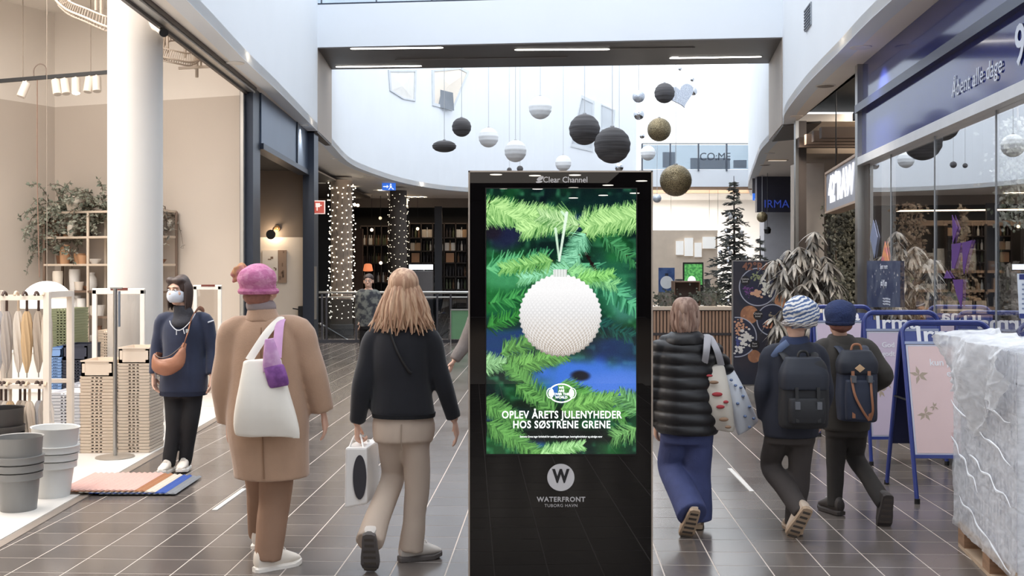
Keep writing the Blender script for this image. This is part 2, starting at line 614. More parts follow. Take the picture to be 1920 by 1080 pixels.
def slot(px0, px1, py, py1=None, lit=True, lab=''):
    z = 5.393
    def at(px, py):
        Y = (z - CZ) * FPX / (HZ - py)
        return Vector(((px - 960) / FPX * Y, Y, z))
    a, b = at(px0, py), at(px1, py1 or py)
    nm = 'linear_lamp' if lit else 'lamp_track'
    t = thing(nm, tuple((a + b) / 2), lab, 'ceiling lamp', 'linear lamps under the bridge' if lit else 'unlit slots under the bridge')
    n = 10
    d = (b - a); L = d.length; d.normalize()
    w = .045 if lit else .02
    perp = Vector((-d.y, d.x, 0)) * w
    pts = []
    for i in range(n + 1):
        an = -math.pi / 2 + math.pi * i / n
        pts.append((b.x + d.x * w * math.cos(an) + perp.x * math.sin(an), b.y + d.y * w * math.cos(an) + perp.y * math.sin(an)))
    for i in range(n + 1):
        an = math.pi / 2 + math.pi * i / n
        pts.append((a.x + d.x * w * math.cos(an) + perp.x * math.sin(an), a.y + d.y * w * math.cos(an) + perp.y * math.sin(an)))
    MB().prism(pts, z - .012, z + .004).build('diffuser' if lit else 'cover', TUBE if lit else M('slot_grey', (120, 112, 106), .5), t)
    pts2 = [((p[0] - (a.x + b.x) / 2) * 1.015 + (a.x + b.x) / 2, (p[1] - (a.y + b.y) / 2) * 1.15 + (a.y + b.y) / 2) for p in pts]
    MB().prism(pts2, z - .006, z + .005).build('housing', DARKSOF, t)
slot(662, 826, 90.5, 88.5, True, 'glowing linear lamp under the bridge, front left')
slot(970, 1138, 92.5, 91.5, True, 'glowing linear lamp under the bridge, middle')
slot(634, 786, 124.5, 122.8, True, 'glowing linear lamp under the bridge, rear left')
slot(1260, 1423, 108, 105.5, True, 'glowing linear lamp under the bridge, right end')
slot(1145, 1300, 90.8, 88.8, False, 'thin unlit slot right of the middle lamp under the bridge')
slot(745, 1060, 111.5, 106.5, False, 'long thin unlit slot behind the left lamps under the bridge')
# glass railing on the bridge
rail = thing('glass_railing', (0.5, 17.75, 6.14), 'glass railing with thin posts on top of the white bridge', 'railing')
mbp = MB().strip([(bl0[0], 18.14), (br0[0], 17.34)], [(bl0[0], 18.16), (br0[0], 17.36)], 6.17, 7.2)
mbp.build('glass_pane', glass_mat('rail_glass', (225, 232, 238), .06), rail)
MB().strip([(bl0[0], 18.12), (br0[0], 17.32)], [(bl0[0], 18.18), (br0[0], 17.38)], 6.14, 6.17).build('bottom_rail', DARKPOST, rail)
MB().strip([(bl0[0], 18.12), (br0[0], 17.32)], [(bl0[0], 18.18), (br0[0], 17.38)], 7.2, 7.24).build('handrail', STEEL, rail)
for q in range(9):
    t_ = q / 8.0
    x = bl0[0] + .05 + (br0[0] - bl0[0] - .1) * t_
    y = 18.2 - .8 * t_
    MB().box(x - .012, x + .012, y - .012, y + .012, 6.14, 7.22).build('post', DARKPOST, rail)

# ---- far walls, upper balcony, ground-floor room under it
struct('wall_back', MB().box(3.6, 13, 41.0, 41.3, 0, 11), M('warm_white_plaster', (240, 239, 236), .7, var=.015, bump=.05, bscale=2, stretch=(.4, 1, 3)))
struct('wall_balcony', MB().box(3.72, 7.6, 31.0, 31.25, 4.05, 4.55), WHITE)
struct('ceiling_balcony', MB().box(3.72, 12, 31.25, 41, 4.3, 4.5), M('pale_ceiling', (236, 234, 230), .7))
struct('trim_4', MB().box(3.72, 7.5, 31.02, 31.2, 3.97, 4.05), M('oak_trim', (150, 122, 98), .5))
struct('trim_5', MB().box(3.72, 7.9, 33.2, 33.35, 4.02, 4.2), M('oak_trim'))
# balcony glass with lettering
bal = thing('balcony_railing', (5.4, 30.98, 4.55), 'glass balcony railing lettered COME beyond the hanging balls', 'railing')
x0, x1 = 3.78, 7.05
MB().box(x0, x1, 30.97, 31.03, 5.28, 5.32).build('handrail', STEEL, bal)
bg = glass_mat('balcony_glass', (196, 206, 214), .12)
n = 4
for q in range(n):
    a = x0 + (x1 - x0) * q / n; b_ = x0 + (x1 - x0) * (q + 1) / n
    MB().box(a + .03, b_ - .03, 30.99, 31.01, 4.56, 5.26).build('glass_panel', bg, bal)
for q in range(n + 1):
    a = x0 + (x1 - x0) * q / n
    MB().box(a - .02, a + .02, 30.95, 31.05, 4.5, 5.3).build('post', M('rail_post', (88, 94, 104), .4, metal=.4), bal)
text('lettering', 'CO:ME', .30, P(1341, 294, 30.95), M('letter_grey', (70, 76, 86), .5), bal, bold=.0)
GB = M('grey_blue_panel', (126, 134, 146), .5, var=.1, scale=1.5)
for (a, b_, c, d) in ((1295, 1369, 296, 317), (1376, 1400, 300, 315), (1243, 1266, 285, 314)):
    p0, p1 = P(a, d, 31.3), P(b_, c, 31.3)
    tag(MB().box(p0.x, p1.x, 31.3, 31.4, p0.z, p1.z).build('balcony_planter', GB, None, origin=(p0.x, 31.3, p0.z), bevel=.01),
        'grey box %s behind the balcony glass' % ('under the lettering' if a == 1295 else 'right of the lettering' if a == 1376 else 'left of the lettering'), 'planter')

# ---- windows in the curved white wall
WFR = M('window_frame_grey', (206, 211, 216), .5)
def curve_hit(c, px, d=0.0):
    """where the sight line of column px meets a plan curve"""
    k = (px - 960) / FPX
    for i in range(len(c) - 1, 0, -1):
        (x0, y0), (x1, y1) = c[i - 1], c[i]
        f0, f1 = x0 - k * y0, x1 - k * y1
        if f0 * f1 <= 0 and y0 > 6:
            t = f0 / (f0 - f1 + 1e-9)
            T = Vector((x1 - x0, y1 - y0, 0)).normalized()
            N = Vector((T.y, -T.x, 0))
            p = Vector((x0 + (x1 - x0) * t, y0 + (y1 - y0) * t, 0))
            if N.dot(p) > 0: N = -N
            return p + N * d, N
    return None
def wall_pt(c, px, py, d=0.0):
    p, N = curve_hit(c, px)
    z = CZ - (py - HZ) / FPX * p.y
    return Vector((p.x, p.y, z)) + N * d
def wall_window(idx, pts, Y, panes, lab=None):
    def sub(q):
        out = []
        for i in range(len(q)):
            a_, b2 = Vector(q[i]), Vector(q[(i + 1) % len(q)])
            out += [a_.lerp(b2, t_ / 4) for t_ in range(4)]
        return out
    q = sub(pts)
    c2 = sum(q, Vector((0, 0))) / len(q)
    o_ = [wall_pt(ELs, p.x, p.y, .03) for p in q]
    i_ = [wall_pt(ELs, *(c2 + (p - c2) * .88), .03) for p in q]
    ib = [wall_pt(ELs, *(c2 + (p - c2) * .88), .005) for p in q]
    ob = [wall_pt(ELs, p.x, p.y, -.02) for p in q]
    n = len(q)
    vs = [tuple(v) for v in o_ + i_ + ib + ob]
    fs = []
    for i in range(n):
        j = (i + 1) % n
        fs += [(i, j, n + j, n + i), (n + i, n + j, 2 * n + j, 2 * n + i), (i, j, 3 * n + j, 3 * n + i)]
    o = struct('window_%d' % idx, MB().add(vs, fs), WFR)
    c3 = sum(ib, Vector()) / n
    for k, (mat_, shift) in enumerate(panes):
        MB().add([tuple(v) for v in ib] + [tuple(c3)], [(i, (i + 1) % n, n) for i in range(n)]).build('pane', mat_, o)
    return o
PG = M('pane_grey', (196, 202, 208), .15, var=.12, scale=.8)
PW = M('pane_warm', (232, 222, 208), .3, var=.08, scale=.7)
PD = M('pane_dark', (128, 134, 142), .12, var=.2, scale=1.2)
wall_window(1, [(809, 131), (864, 126), (879, 134), (848, 208), (810, 198)], 31.4, [(PW, 0)])
wall_window(2, [(727, 131), (780, 131), (778, 190), (755, 186), (730, 170)], 30.9, [(M('pane_warm2', (228, 226, 220), .3, var=.04), 0)])
wall_window(3, [(1091, 178), (1114, 189), (1112, 285), (1070, 275)], 32.6, [(PG, 0)])
wall_window(4, [(1127, 194), (1153, 206), (1150, 243), (1127, 243)], 32.6, [(PG, 0)])
p = wall_pt(ELs, 830, 187, .08)
tag(MB().prism([(-.3, -.24), (.3, -.3), (.26, .22), (-.3, .28)], 0, .03, Matrix.Translation(p) @ Matrix.Rotation(.62, 4, 'Z') @ Matrix.Rotation(math.pi / 2, 4, 'X')).build('wall_screen', PD, None, origin=tuple(p)),
    'small grey panel in the upper warm-lit wall opening', 'panel')
# wall grille on the right white wall and one by the portal
grille = thing('wall_vent', tuple(wall_pt(ERs, 1517, 32, .01)), 'small grey louvred vent high on the right white wall', 'vent')
gx = 3.58
c = wall_pt(ERs, 1517, 32, .01)
gm = Matrix.Translation((c.x, c.y, c.z)) @ Matrix.Rotation(math.atan(-.10), 4, 'Z')
MB().box(-.012, .012, -.22, .22, -.14, .14, gm).build('frame', M('vent_grey', (150, 156, 164), .5), grille)
for q in range(7):
    MB().box(-.022, -.008, -.2, .2, -.125 + q * .038, -.105 + q * .038, gm).build('slat', M('vent_slat', (92, 98, 108), .5), grille)

# ---- left shop shell
wA, wB, wC, wD = (-3.5, 13.95), (-6.43, 15.0), (-8.3, 11.7), (-8.3, -6)
struct('wall_shop_back', MB().strip([wA, wB], [(wA[0], wA[1] + .15), (wB[0], wB[1] + .15)], 0, 3.93), TAUPE)
struct('wall_shop_back_upper', MB().strip([wA, wB], [(wA[0], wA[1] + .15), (wB[0], wB[1] + .15)], 3.93, 5.3), CREAM)
struct('wall_shop_left', MB().strip([wB, wC, wD], [(wB[0] - .15, wB[1] + .1), (wC[0] - .2, wC[1]), (wD[0] - .2, wD[1])], 0, 3.93), TAUPE)
struct('wall_shop_left_upper', MB().strip([wB, wC, wD], [(wB[0] - .15, wB[1] + .1), (wC[0] - .2, wC[1]), (wD[0] - .2, wD[1])], 3.93, 5.3), CREAM)
struct('ceiling_shop', MB().prism([(shopX(-6) - .02, -6), (shopX(14) - .02, 14), wA, wB, (-8.5, 11.7), (-8.5, -6)], 5.25, 5.4), CREAM)
struct('wall_shop_bulkhead', MB().strip([(shopX(-6) - .02, -6), (shopX(13.9) - .02, 13.9)], [(shopX(-6) - .12, -6), (shopX(13.9) - .12, 13.9)], CH, 5.3), CREAM)
# sliding-door track along the shopfront: aluminium with dark lips
tr = struct('trim_6', MB().strip([(shopX(-5) + .03, -5), (shopX(13.8) + .03, 13.8)], [(shopX(-5) - .05, -5), (shopX(13.8) - .05, 13.8)], 3.93, 4.0), ALU)
struct('track_lip', MB().strip([(shopX(-5) + .05, -5), (shopX(13.8) + .05, 13.8)], [(shopX(-5) + .03, -5), (shopX(13.8) + .03, 13.8)], 3.955, 4.0), M('dark_bronze', (66, 56, 50), .4, metal=.4), tr)
struct('track_lip', MB().strip([(shopX(-5) - .05, -5), (shopX(13.8) - .05, 13.8)], [(shopX(-5) - .085, -5), (shopX(13.8) - .085, 13.8)], 3.9, 4.0), M('dark_bronze'), tr)
# posts of the left facade
struct('trim_7', MB().box(-3.47, -3.43, 13.62, 13.70, 0, 4.0), ALU)
struct('trim_8', MB().strip([(shopX(13.75) + .02, 13.72), (shopX(14.5) + .02, 14.22)], [(shopX(13.75) - .15, 13.72), (shopX(14.5) - .18, 14.22)], 0, 4.0), DARKPOST)
struct('trim_9', MB().box(-3.55, -3.36, 18.1, 18.5, 0, 4.0), DARKPOST)
struct('trim_10', MB().box(-3.37, -3.33, 18.12, 18.2, .8, 1.7), STEEL)
hdr = struct('wall_facade_header', MB().strip([(shopX(14.2) + .03, 14.2), (shopX(18.1) + .03, 18.1)], [(shopX(14.2) - .1, 14.2), (shopX(18.1) - .1, 18.1)], 3.33, 4.0), BLUEGREY)
struct('trim_11', MB().strip([(shopX(14.2) + .06, 14.2), (shopX(18.1) + .06, 18.1)], [(shopX(14.2) - .12, 14.2), (shopX(18.1) - .12, 18.1)], 3.25, 3.33), DARKPOST)
struct('trim_12', MB().box(shopX(17.0) + .03, shopX(17.0) + .05, 16.98, 17.02, 3.33, 4.0), DARKPOST)
# recess behind
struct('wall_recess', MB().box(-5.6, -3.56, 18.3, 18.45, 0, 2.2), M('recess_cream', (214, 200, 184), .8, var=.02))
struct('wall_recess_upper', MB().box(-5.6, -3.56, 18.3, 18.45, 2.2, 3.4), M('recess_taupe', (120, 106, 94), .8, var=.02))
rw = [(-3.62, 14.24), (-5.58, 14.98)]
struct('wall_recess_side', MB().strip(rw, [(p_[0] + .03, p_[1] + .08) for p_ in rw], 0, 3.34), TAUPE)
struct('wall_recess_left', MB().box(-5.6, -5.5, 15.1, 18.3, 0, 3.34), TAUPE)
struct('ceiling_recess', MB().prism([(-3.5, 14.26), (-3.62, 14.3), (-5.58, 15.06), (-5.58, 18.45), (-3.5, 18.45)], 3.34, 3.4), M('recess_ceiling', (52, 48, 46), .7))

# round white column in the shop
colm = thing('round_column', (-3.75, 10.62, 0), 'big round white column just inside the left shopfront', 'column')
MB().lathe([(.262, 0), (.262, 5.25)], 64, (-3.75, 10.62, 0)).build('shaft', M('column_white', (212, 209, 205), .5, var=.01), colm)
MB().lathe([(.275, 0), (.275, .08), (.264, .09)], 48, (-3.75, 10.62, 0)).build('base_ring', M('column_base', (180, 176, 170), .5), colm)

# ---- fake-free extension behind the camera: hall with low ceiling, reflected in the glass
struct('ceiling_hall', MB().box(-9.5, 9.5, -26, -5, CH, CH + .12), M('hall_ceiling', (50, 48, 46), .7))
struct('wall_hall_left', MB().box(-4.2, -4.0, -26, -5, 0, CH), M('hall_wall', (96, 88, 82), .7))
struct('wall_hall_right', MB().box(4.6, 4.8, -26, -5, 0, CH), M('hall_wall'))
struct('wall_hall_end', MB().box(-4.2, 4.8, -26.2, -26, 0, CH), M('hall_end', (52, 50, 52), .6))
struct('wall_void_front', MB().box(-2.4, 2.7, -5.2, -5.0, CH, 9.5), WHITE)
struct('wall_market_side', MB().box(9.3, 9.5, -5, 34, 0, 4.6), M('market_wall', (92, 88, 88), .7))

# ---- right facade (supermarket)
FD = Vector((.10, 1, 0)).normalized()
FN = Vector((-1, .10, 0)).normalized()          # towards the walkway
RZ = math.atan2(-1, -.10)
def fx(Y, out=0.0):
    return (rightX(Y) + FN.x * out, Y + FN.y * out)
def fstrip(y0, y1, o0, o1, z0, z1, mb=None):
    return (mb or MB()).strip([fx(y0, o0), fx(y1, o0)], [fx(y0, o1), fx(y1, o1)], z0, z1)
BLUE = M('supermarket_blue', (26, 38, 108), .10, var=.06, scale=1.2, coat=.3)
DBLUE = M('supermarket_dark_blue', (20, 27, 62), .25, var=.05)
struct('wall_sign_upper', fstrip(3.6, 12.2, .04, -.1, 3.53, 3.998), BLUE)
struct('trim_13', fstrip(3.6, 12.25, .12, -.1, 3.44, 3.53), DBLUE)
lowsign = struct('wall_sign_lower', fstrip(3.6, 12.2, .05, -.1, 2.93, 3.44), BLUE)
struct('trim_14', fstrip(3.6, 12.2, .10, -.1, 2.84, 2.93), M('white_rail_metal', (206, 206, 208), .3, metal=.3))
SGN = M('sign_letters', (206, 212, 226), .4)
def on_facade(px, py, out):
    # intersect pixel ray with facade plane offset by out
    k = (px - 960) / FPX
    # X = 4.06+.1(Y-12.27) - ~out ; X = k Y
    Y = (4.06 - 1.227 - out * 1.005) / (k - .10)
    return Vector((k * Y, Y, CZ - (py - HZ) / FPX * Y))
a = on_facade(1828, 147, .06)
text('lettering', 'Åbent alle dage', .19, a, SGN, lowsign, rz=RZ, shear=.1)
a = on_facade(1912, 87, .06)
text('lettering', '9', .40, a, SGN, lowsign, rz=RZ, bold=.012, align='CENTER')
a = on_facade(1965, 60, .06)
text('lettering', '-21', .40, a, SGN, lowsign, rz=RZ, bold=.012, align='LEFT')
# corner post
struct('trim_15', MB().strip([fx(12.2, .10), fx(12.32, .10)], [fx(12.2, -.12), fx(12.32, -.12)], 0, 4.0), STEEL)
struct('trim_16', MB().strip([fx(12.0, .02), fx(12.2, .02)], [fx(12.0, -.12), fx(12.2, -.12)], 0, 2.9), M('bronze_post', (88, 80, 76), .35, metal=.5))
# panes
joints = [12.0, 11.05, 9.52, 7.97, 6.4, 4.8, 3.6]
SG = glass_mat('shop_glass', (236, 240, 244), .09)
for q in range(6):
    y1, y0 = joints[q], joints[q + 1]
    w = struct('window_%d' % (5 + q), fstrip(y0 + .012, y1 - .012, .012, 0, .12, 2.84), SG)
    struct('seal', fstrip(y0 - .012, y0 + .012, .016, -.006, .12, 2.84), M('seal_grey', (140, 142, 144), .4, metal=.4), w)
struct('baseboard_right', fstrip(3.6, 12.2, .03, -.1, 0, .12), M('plinth_grey', (90, 90, 94), .5))
# supermarket interior shell
struct('floor_market', MB().prism([fx(3.6, -.1), fx(12.3, -.1), (9.3, 12.4), (9.3, 3.6)], -.002, .012), M('market_floor', (178, 172, 166), .35))
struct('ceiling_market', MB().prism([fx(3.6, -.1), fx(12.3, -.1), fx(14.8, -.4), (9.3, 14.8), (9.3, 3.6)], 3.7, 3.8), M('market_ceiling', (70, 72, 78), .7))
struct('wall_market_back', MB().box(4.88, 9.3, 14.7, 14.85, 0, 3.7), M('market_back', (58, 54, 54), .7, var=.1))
struct('wall_market_pier', MB().prism([fx(12.32, -.12), fx(12.45, -.12), (4.75, 13.3), (4.75, 13.2)], 0, 3.7), M('pier_grey', (186, 184, 184), .7))

# ---- cafe opening beyond the post
struct('trim_17', MB().box(4.48, 4.53, 16.85, 16.95, 0, 4.0), STEEL)
struct('trim_18', MB().box(4.53, 4.66, 16.88, 17.05, 0, 4.0), M('bronze_post'))
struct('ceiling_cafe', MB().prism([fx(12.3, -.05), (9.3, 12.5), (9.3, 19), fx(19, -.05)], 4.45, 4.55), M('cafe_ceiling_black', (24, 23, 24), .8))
struct('wall_cafe_back', MB().box(7.32, 9.3, 27.3, 27.4, 0, 3.62), M('cafe_back', (150, 134, 118), .7))
cb = M('cafe_beam', (86, 70, 60), .6, var=.1)
for q in range(4):
    struct('trim_%d' % (19 + q), MB().box(4.5, 9.3, 15.5 + q * .4, 15.62 + q * .4, 3.56, 3.72), cb)
struct('ceiling_cafe_low', MB().prism([(4.68, 17.05), (9.3, 17.05), (9.3, 27.3), (7.35, 27.3)], 3.5, 3.62), M('bulkhead_greige', (176, 160, 144), .7))
struct('wall_cafe_pier', MB().box(4.7, 5.15, 17.6, 18.0, 0, 3.4), M('pier_cream', (198, 186, 174), .7))
struct('wall_cafe_dark', MB().box(5.17, 9.2, 17.4, 17.5, 0, 2.86), M('cafe_dark_wall', (24, 22, 22), .8))
# far right beyond the cafe: dark shop header and pale piers
struct('wall_far_right', MB().box(6.2, 12, 27.0, 27.2, 3.1, 4.0), M('far_header', (58, 58, 72), .5))
struct('wall_far_pier', MB().box(6.5, 7.3, 27.5, 28.0, 0, 4.0), M('far_pier', (196, 196, 202), .6))
struct('wall_far_glazing', MB().box(7.3, 9.3, 28.5, 28.6, 0, 4.0), M('far_glazing', (104, 116, 140), .3))
struct('wall_far_room', MB().box(3.3, 3.6, 33.4, 41, 0, 4.6), M('far_room_white', (236, 230, 222), .6))
struct('wall_far_beige', MB().box(3.7, 5.78, 30.0, 30.2, 0, 2.75), M('far_beige', (214, 196, 176), .6))

# ---- gallery on the left beyond the second post: dark wine shop
DK = M('wine_dark', (26, 23, 22), .6, var=.1)
struct('wall_wine_header', MB().box(-9, 3.7, 35.3, 35.5, 3.7, 4.0), M('wine_header', (120, 108, 98), .6))
struct('wall_wine_back', MB().box(-9, 3.7, 38.6, 38.8, 0, 4), DK)
struct('wall_wine_left', MB().box(-9.2, -9, 18.5, 38.8, 0, 4), DK)
struct('ceiling_wine', MB().box(-9, 3.7, 35.4, 38.7, 3.95, 4.05), DK)
struct('wall_gallery_black', MB().box(-6.6, -5.35, 33.0, 33.2, 0, 3.75), M('gallery_black', (14, 13, 14), .6))
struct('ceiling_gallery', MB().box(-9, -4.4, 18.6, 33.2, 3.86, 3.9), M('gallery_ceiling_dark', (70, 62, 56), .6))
struct('wall_closing_right', MB().box(11.9, 12.1, 12, 41, 0, 9.5), WHITE)
# ================================================================ ADVERTISING KIOSK
KY = 5.40
def K(px, py, dy=0.0):
    return Vector(((px - 960.0) / FPX * KY, KY + dy, CZ - (py - HZ) / FPX * KY))
kx0, kx1 = K(878, 0).x, K(1224, 0).x
ktop = K(0, 320).z
kiosk = thing('advertising_kiosk', ((kx0 + kx1) / 2, KY + .12, 0), 'tall black glass advertising kiosk with a lit screen of a white bauble on fir', 'kiosk')
KB = M('kiosk_black_glass', (15, 13, 14), .0, var=.02, spec=.38)
MB().box(kx0 + .008, kx1 - .008, KY, KY + .02, .02, ktop - .008).build('front_glass', KB, kiosk)
MB().box(kx0 + .006, kx1 - .006, KY + .02, KY + .24, .02, ktop - .006).build('body', M('kiosk_body', (60, 58, 58), .4, metal=.5), kiosk)
e = MB()
e.box(kx0, kx0 + .008, KY - .004, KY + .24, .02, ktop)
e.box(kx1 - .008, kx1, KY - .004, KY + .24, .02, ktop)
e.box(kx0, kx1, KY - .004, KY + .24, ktop - .008, ktop)
e.build('edge_trim', M('kiosk_edge', (196, 184, 172), .3, metal=.8), kiosk)
MB().box(kx0 - .02, kx1 + .02, KY - .02, KY + .26, 0, .02).build('base_plate', M('kiosk_base', (40, 40, 42), .4, metal=.6), kiosk)
MB().box(K(988, 0).x, K(1110, 0).x, KY - .0015, KY + .0, K(0, 985).z, K(0, 872).z).build('service_hatch', M('kiosk_hatch', (13, 11, 12), .01, spec=.38), kiosk)

# ---- the picture on the screen, painted point by point as display colour
sx0, sx1, sz1, sz0 = K(912, 0).x, K(1192.5, 0).x, K(0, 354).z, K(0, 851).z
NW, NH = 264, 467
rs = np.random.RandomState(3)
def blurnoise(cell, seed):
    r = np.random.RandomState(seed)
    gh, gw = NH // cell + 3, NW // cell + 3
    g = r.rand(gh, gw)
    yy = np.arange(NH) / cell; xx = np.arange(NW) / cell
    y0 = yy.astype(int); x0 = xx.astype(int)
    fy = (yy - y0)[:, None]; fx_ = (xx - x0)[None, :]
    fy = fy * fy * (3 - 2 * fy); fx_ = fx_ * fx_ * (3 - 2 * fx_)
    a = g[y0][:, x0]; b = g[y0][:, x0 + 1]; c = g[y0 + 1][:, x0]; d = g[y0 + 1][:, x0 + 1]
    return (a * (1 - fx_) + b * fx_) * (1 - fy) + (c * (1 - fx_) + d * fx_) * fy
def col(a, b, t):
    return np.array(a, float)[None, None, :] * (1 - t[..., None]) + np.array(b, float)[None, None, :] * t[..., None]
n1, n2, n3, n4 = blurnoise(46, 1), blurnoise(20, 2), blurnoise(9, 5), blurnoise(60, 8)
img = col((16, 44, 52), (52, 130, 74), np.clip(n1 * .7 + n2 * .6 - .15, 0, 1))
t = np.clip((n3 - .55) * 2.2, 0, 1) * .6
img = img * (1 - t[..., None]) + np.array((120, 196, 150)) * t[..., None]
yy, xx = np.mgrid[0:NH, 0:NW]
U, V = xx / NW, yy / NH
def blob(cx, cy_, rx, ry, colr, soft=.5, amt=1.0):
    global img
    d = np.sqrt(((U - cx) / rx) ** 2 + ((V - cy_) / ry) ** 2) + (n2 - .5) * .35
    w = np.clip((1 + soft - d) / (2 * soft), 0, 1)
    w = (w * w * (3 - 2 * w)) * amt
    img = img * (1 - w[..., None]) + np.array(colr, float) * w[..., None]
blob(.68, .72, .40, .085, (92, 148, 226), .4)
blob(.86, .75, .26, .07, (118, 160, 234), .5)
blob(.95, .80, .18, .04, (112, 140, 196), .5, .8)
blob(.12, .56, .22, .09, (26, 84, 146), .5)
blob(.10, .50, .2, .03, (18, 50, 70), .5)
blob(.10, .85, .20, .025, (96, 144, 214), .5, .9)
blob(.30, .96, .10, .02, (74, 130, 206), .5, .9)
blob(.62, .12, .07, .03, (66, 92, 168), .5, .8)
blob(.12, .18, .10, .05, (58, 60, 100), .5, .9)
blob(.03, .16, .07, .03, (60, 52, 68), .5, .9)
blob(.85, .07, .35, .05, (24, 66, 66), .5, .9)
blob(.86, .6, .16, .05, (40, 80, 150), .5, .7)
blob(.08, .40, .2, .14, (70, 150, 92), .6, .6)
blob(.12, .33, .16, .05, (120, 196, 150), .6, .7)
blob(.84, .36, .16, .12, (84, 160, 130), .6, .6)
blob(.92, .44, .1, .06, (150, 214, 196), .6, .5)
blob(.3, .84, .3, .05, (20, 52, 30), .5, .7)
blob(.55, .93, .45, .03, (16, 30, 28), .5, .8)
blob(.63, .705, .06, .018, (12, 22, 40), .4, .9)
def seg(x0, y0, x1, y1, w0, w1, c, a=1.0):
    """tapered stroke in pixels of the picture"""
    lo_x, hi_x = int(max(0, min(x0, x1) - w0 - 1)), int(min(NW, max(x0, x1) + w0 + 2))
    lo_y, hi_y = int(max(0, min(y0, y1) - w0 - 1)), int(min(NH, max(y0, y1) + w0 + 2))
    if hi_x <= lo_x or hi_y <= lo_y: return
    Y_, X_ = np.mgrid[lo_y:hi_y, lo_x:hi_x]
    dx, dy = x1 - x0, y1 - y0
    L2 = dx * dx + dy * dy + 1e-6
    t_ = np.clip(((X_ - x0) * dx + (Y_ - y0) * dy) / L2, 0, 1)
    d = np.hypot(X_ - (x0 + t_ * dx), Y_ - (y0 + t_ * dy))
    w = w0 + (w1 - w0) * t_
    k = (np.clip(w - d + .5, 0, 1) * a)[..., None]
    img[lo_y:hi_y, lo_x:hi_x] = img[lo_y:hi_y, lo_x:hi_x] * (1 - k) + np.array(c, float) * k
def branch(x0, y0, x1, y1, nl, hi, lo, w=1.3, dens=1.0, lean=1.0, stem=(70, 60, 30)):
    """fir twig from (x0,y0) to its tip (x1,y1) in 0..1 units, needle length nl in pixels"""
    x0, x1 = x0 * NW, x1 * NW; y0, y1 = y0 * NH, y1 * NH
    L = math.hypot(x1 - x0, y1 - y0)
    ux, uy = (x1 - x0) / L, (y1 - y0) / L
    seg(x0, y0, x1, y1, 2.0, 1.0, stem)
    n = int(L * 1.55 * dens)
    for layer in range(2):
        for i in range(n):
            t_ = rs.rand()
            px, py = x0 + (x1 - x0) * t_, y0 + (y1 - y0) * t_
            side = rs.choice([-1, 1])
            an = side * rs.uniform(.55, 1.25) * lean
            l = nl * rs.uniform(.65, 1.1) * (1 - .35 * t_)
            vx = ux * math.cos(an) - uy * math.sin(an); vy = ux * math.sin(an) + uy * math.cos(an)
            f = rs.rand() * .55 + (.45 if layer else 0)
            if vy < 0: f = min(1, f + .15)
            c = [lo[k] + (hi[k] - lo[k]) * f for k in range(3)]
            seg(px, py, px + vx * l, py + vy * l, w * .6, w * .2, c, .97)
        
HI, LO = (214, 255, 176), (46, 112, 40)
HT, LT = (170, 240, 200), (30, 92, 62)
HD, LD = (126, 190, 104), (18, 56, 24)
# soft background twigs
branch(.0, .30, .40, .26, 30, (150, 220, 170), (60, 140, 100), 3.2, .35)
branch(.62, .28, 1.0, .45, 34, (140, 214, 176), (50, 120, 90), 3.4, .3)
branch(.02, .43, .26, .40, 26, (120, 200, 130), (40, 110, 70), 2.8, .35)
branch(.78, .18, 1.0, .28, 24, (120, 190, 140), (40, 100, 60), 2.6, .35)
branch(.0, .52, .24, .47, 22, (110, 190, 110), (30, 90, 50), 2.6, .4)
branch(.7, .50, 1.0, .56, 24, (60, 130, 120), (20, 60, 70), 3, .3)
branch(.66, .24, .78, .36, 6, (60, 40, 40), (40, 30, 24), 1.5, .3, stem=(70, 44, 40))
img = 255 * np.clip(img / 255, 0, 1) ** 1.35
# sharp twigs, top
branch(-.06, .085, .42, .10, 34, HI, LO, 1.7, 1.5)
branch(.02, .05, .30, .155, 26, HI, LO, 1.6, 1.3)
branch(.58, .10, .24, .16, 30, HI, LO, 1.6, 1.4)
branch(.62, .14, .36, .10, 26, (224, 255, 196), LO, 1.5, 1.2)
branch(.62, .14, .98, .09, 34, HI, LO, 1.8, 1.6)
branch(1.06, .10, .66, .145, 34, HI, LO, 1.7, 1.4)
branch(.66, .17, .52, .29, 26, HT, LT, 1.4, 1.5)
branch(.62, .25, .54, .31, 22, HT, LT, 1.4, 1.5)
branch(.56, .30, .22, .34, 22, HT, LO, 1.5, 1.4)
branch(.44, .27, .10, .30, 22, (180, 236, 150), LO, 1.5, 1.1)
branch(.54, .31, .86, .36, 24, (180, 246, 170), LT, 1.5, 1.5)
branch(.60, .34, .84, .32, 18, (180, 246, 150), LO, 1.4, 1.1)
# lower twigs
branch(.10, .62, .40, .55, 26, HD, LD, 1.8, 1.1)
branch(.14, .68, .52, .62, 28, (140, 204, 110), LD, 1.8, 1.3)
branch(-.05, .66, .12, .66, 26, (180, 230, 170), LD, 1.7, 1.4)
branch(.45, .84, .14, .66, 26, HD, LD, 1.8, 1.0, stem=(40, 36, 20))
branch(.20, .74, .34, .80, 20, HD, LD, 1.8, .9)
branch(.48, .74, .92, .86, 28, (120, 190, 100), LD, 2.0, 1.2)
branch(.50, .83, .86, .79, 26, (150, 214, 118), LD, 1.8, 1.4)
branch(1.04, .84, .90, .78, 28, (150, 214, 140), LD, 1.8, 1.2)
branch(-.04, .80, .22, .88, 28, HD, LD, 1.8, 1.2)
branch(0, .88, .34, 1.0, 28, HD, LD, 1.8, 1.2)
branch(1.0, .90, .84, .94, 28, (150, 210, 130), LD, 1.6, .8)
branch(.36, 1.0, .64, .965, 20, (200, 250, 180), LO, 1.6, 1.4)
img = 255 * np.clip(img / 255, 0, 1) ** 1.1
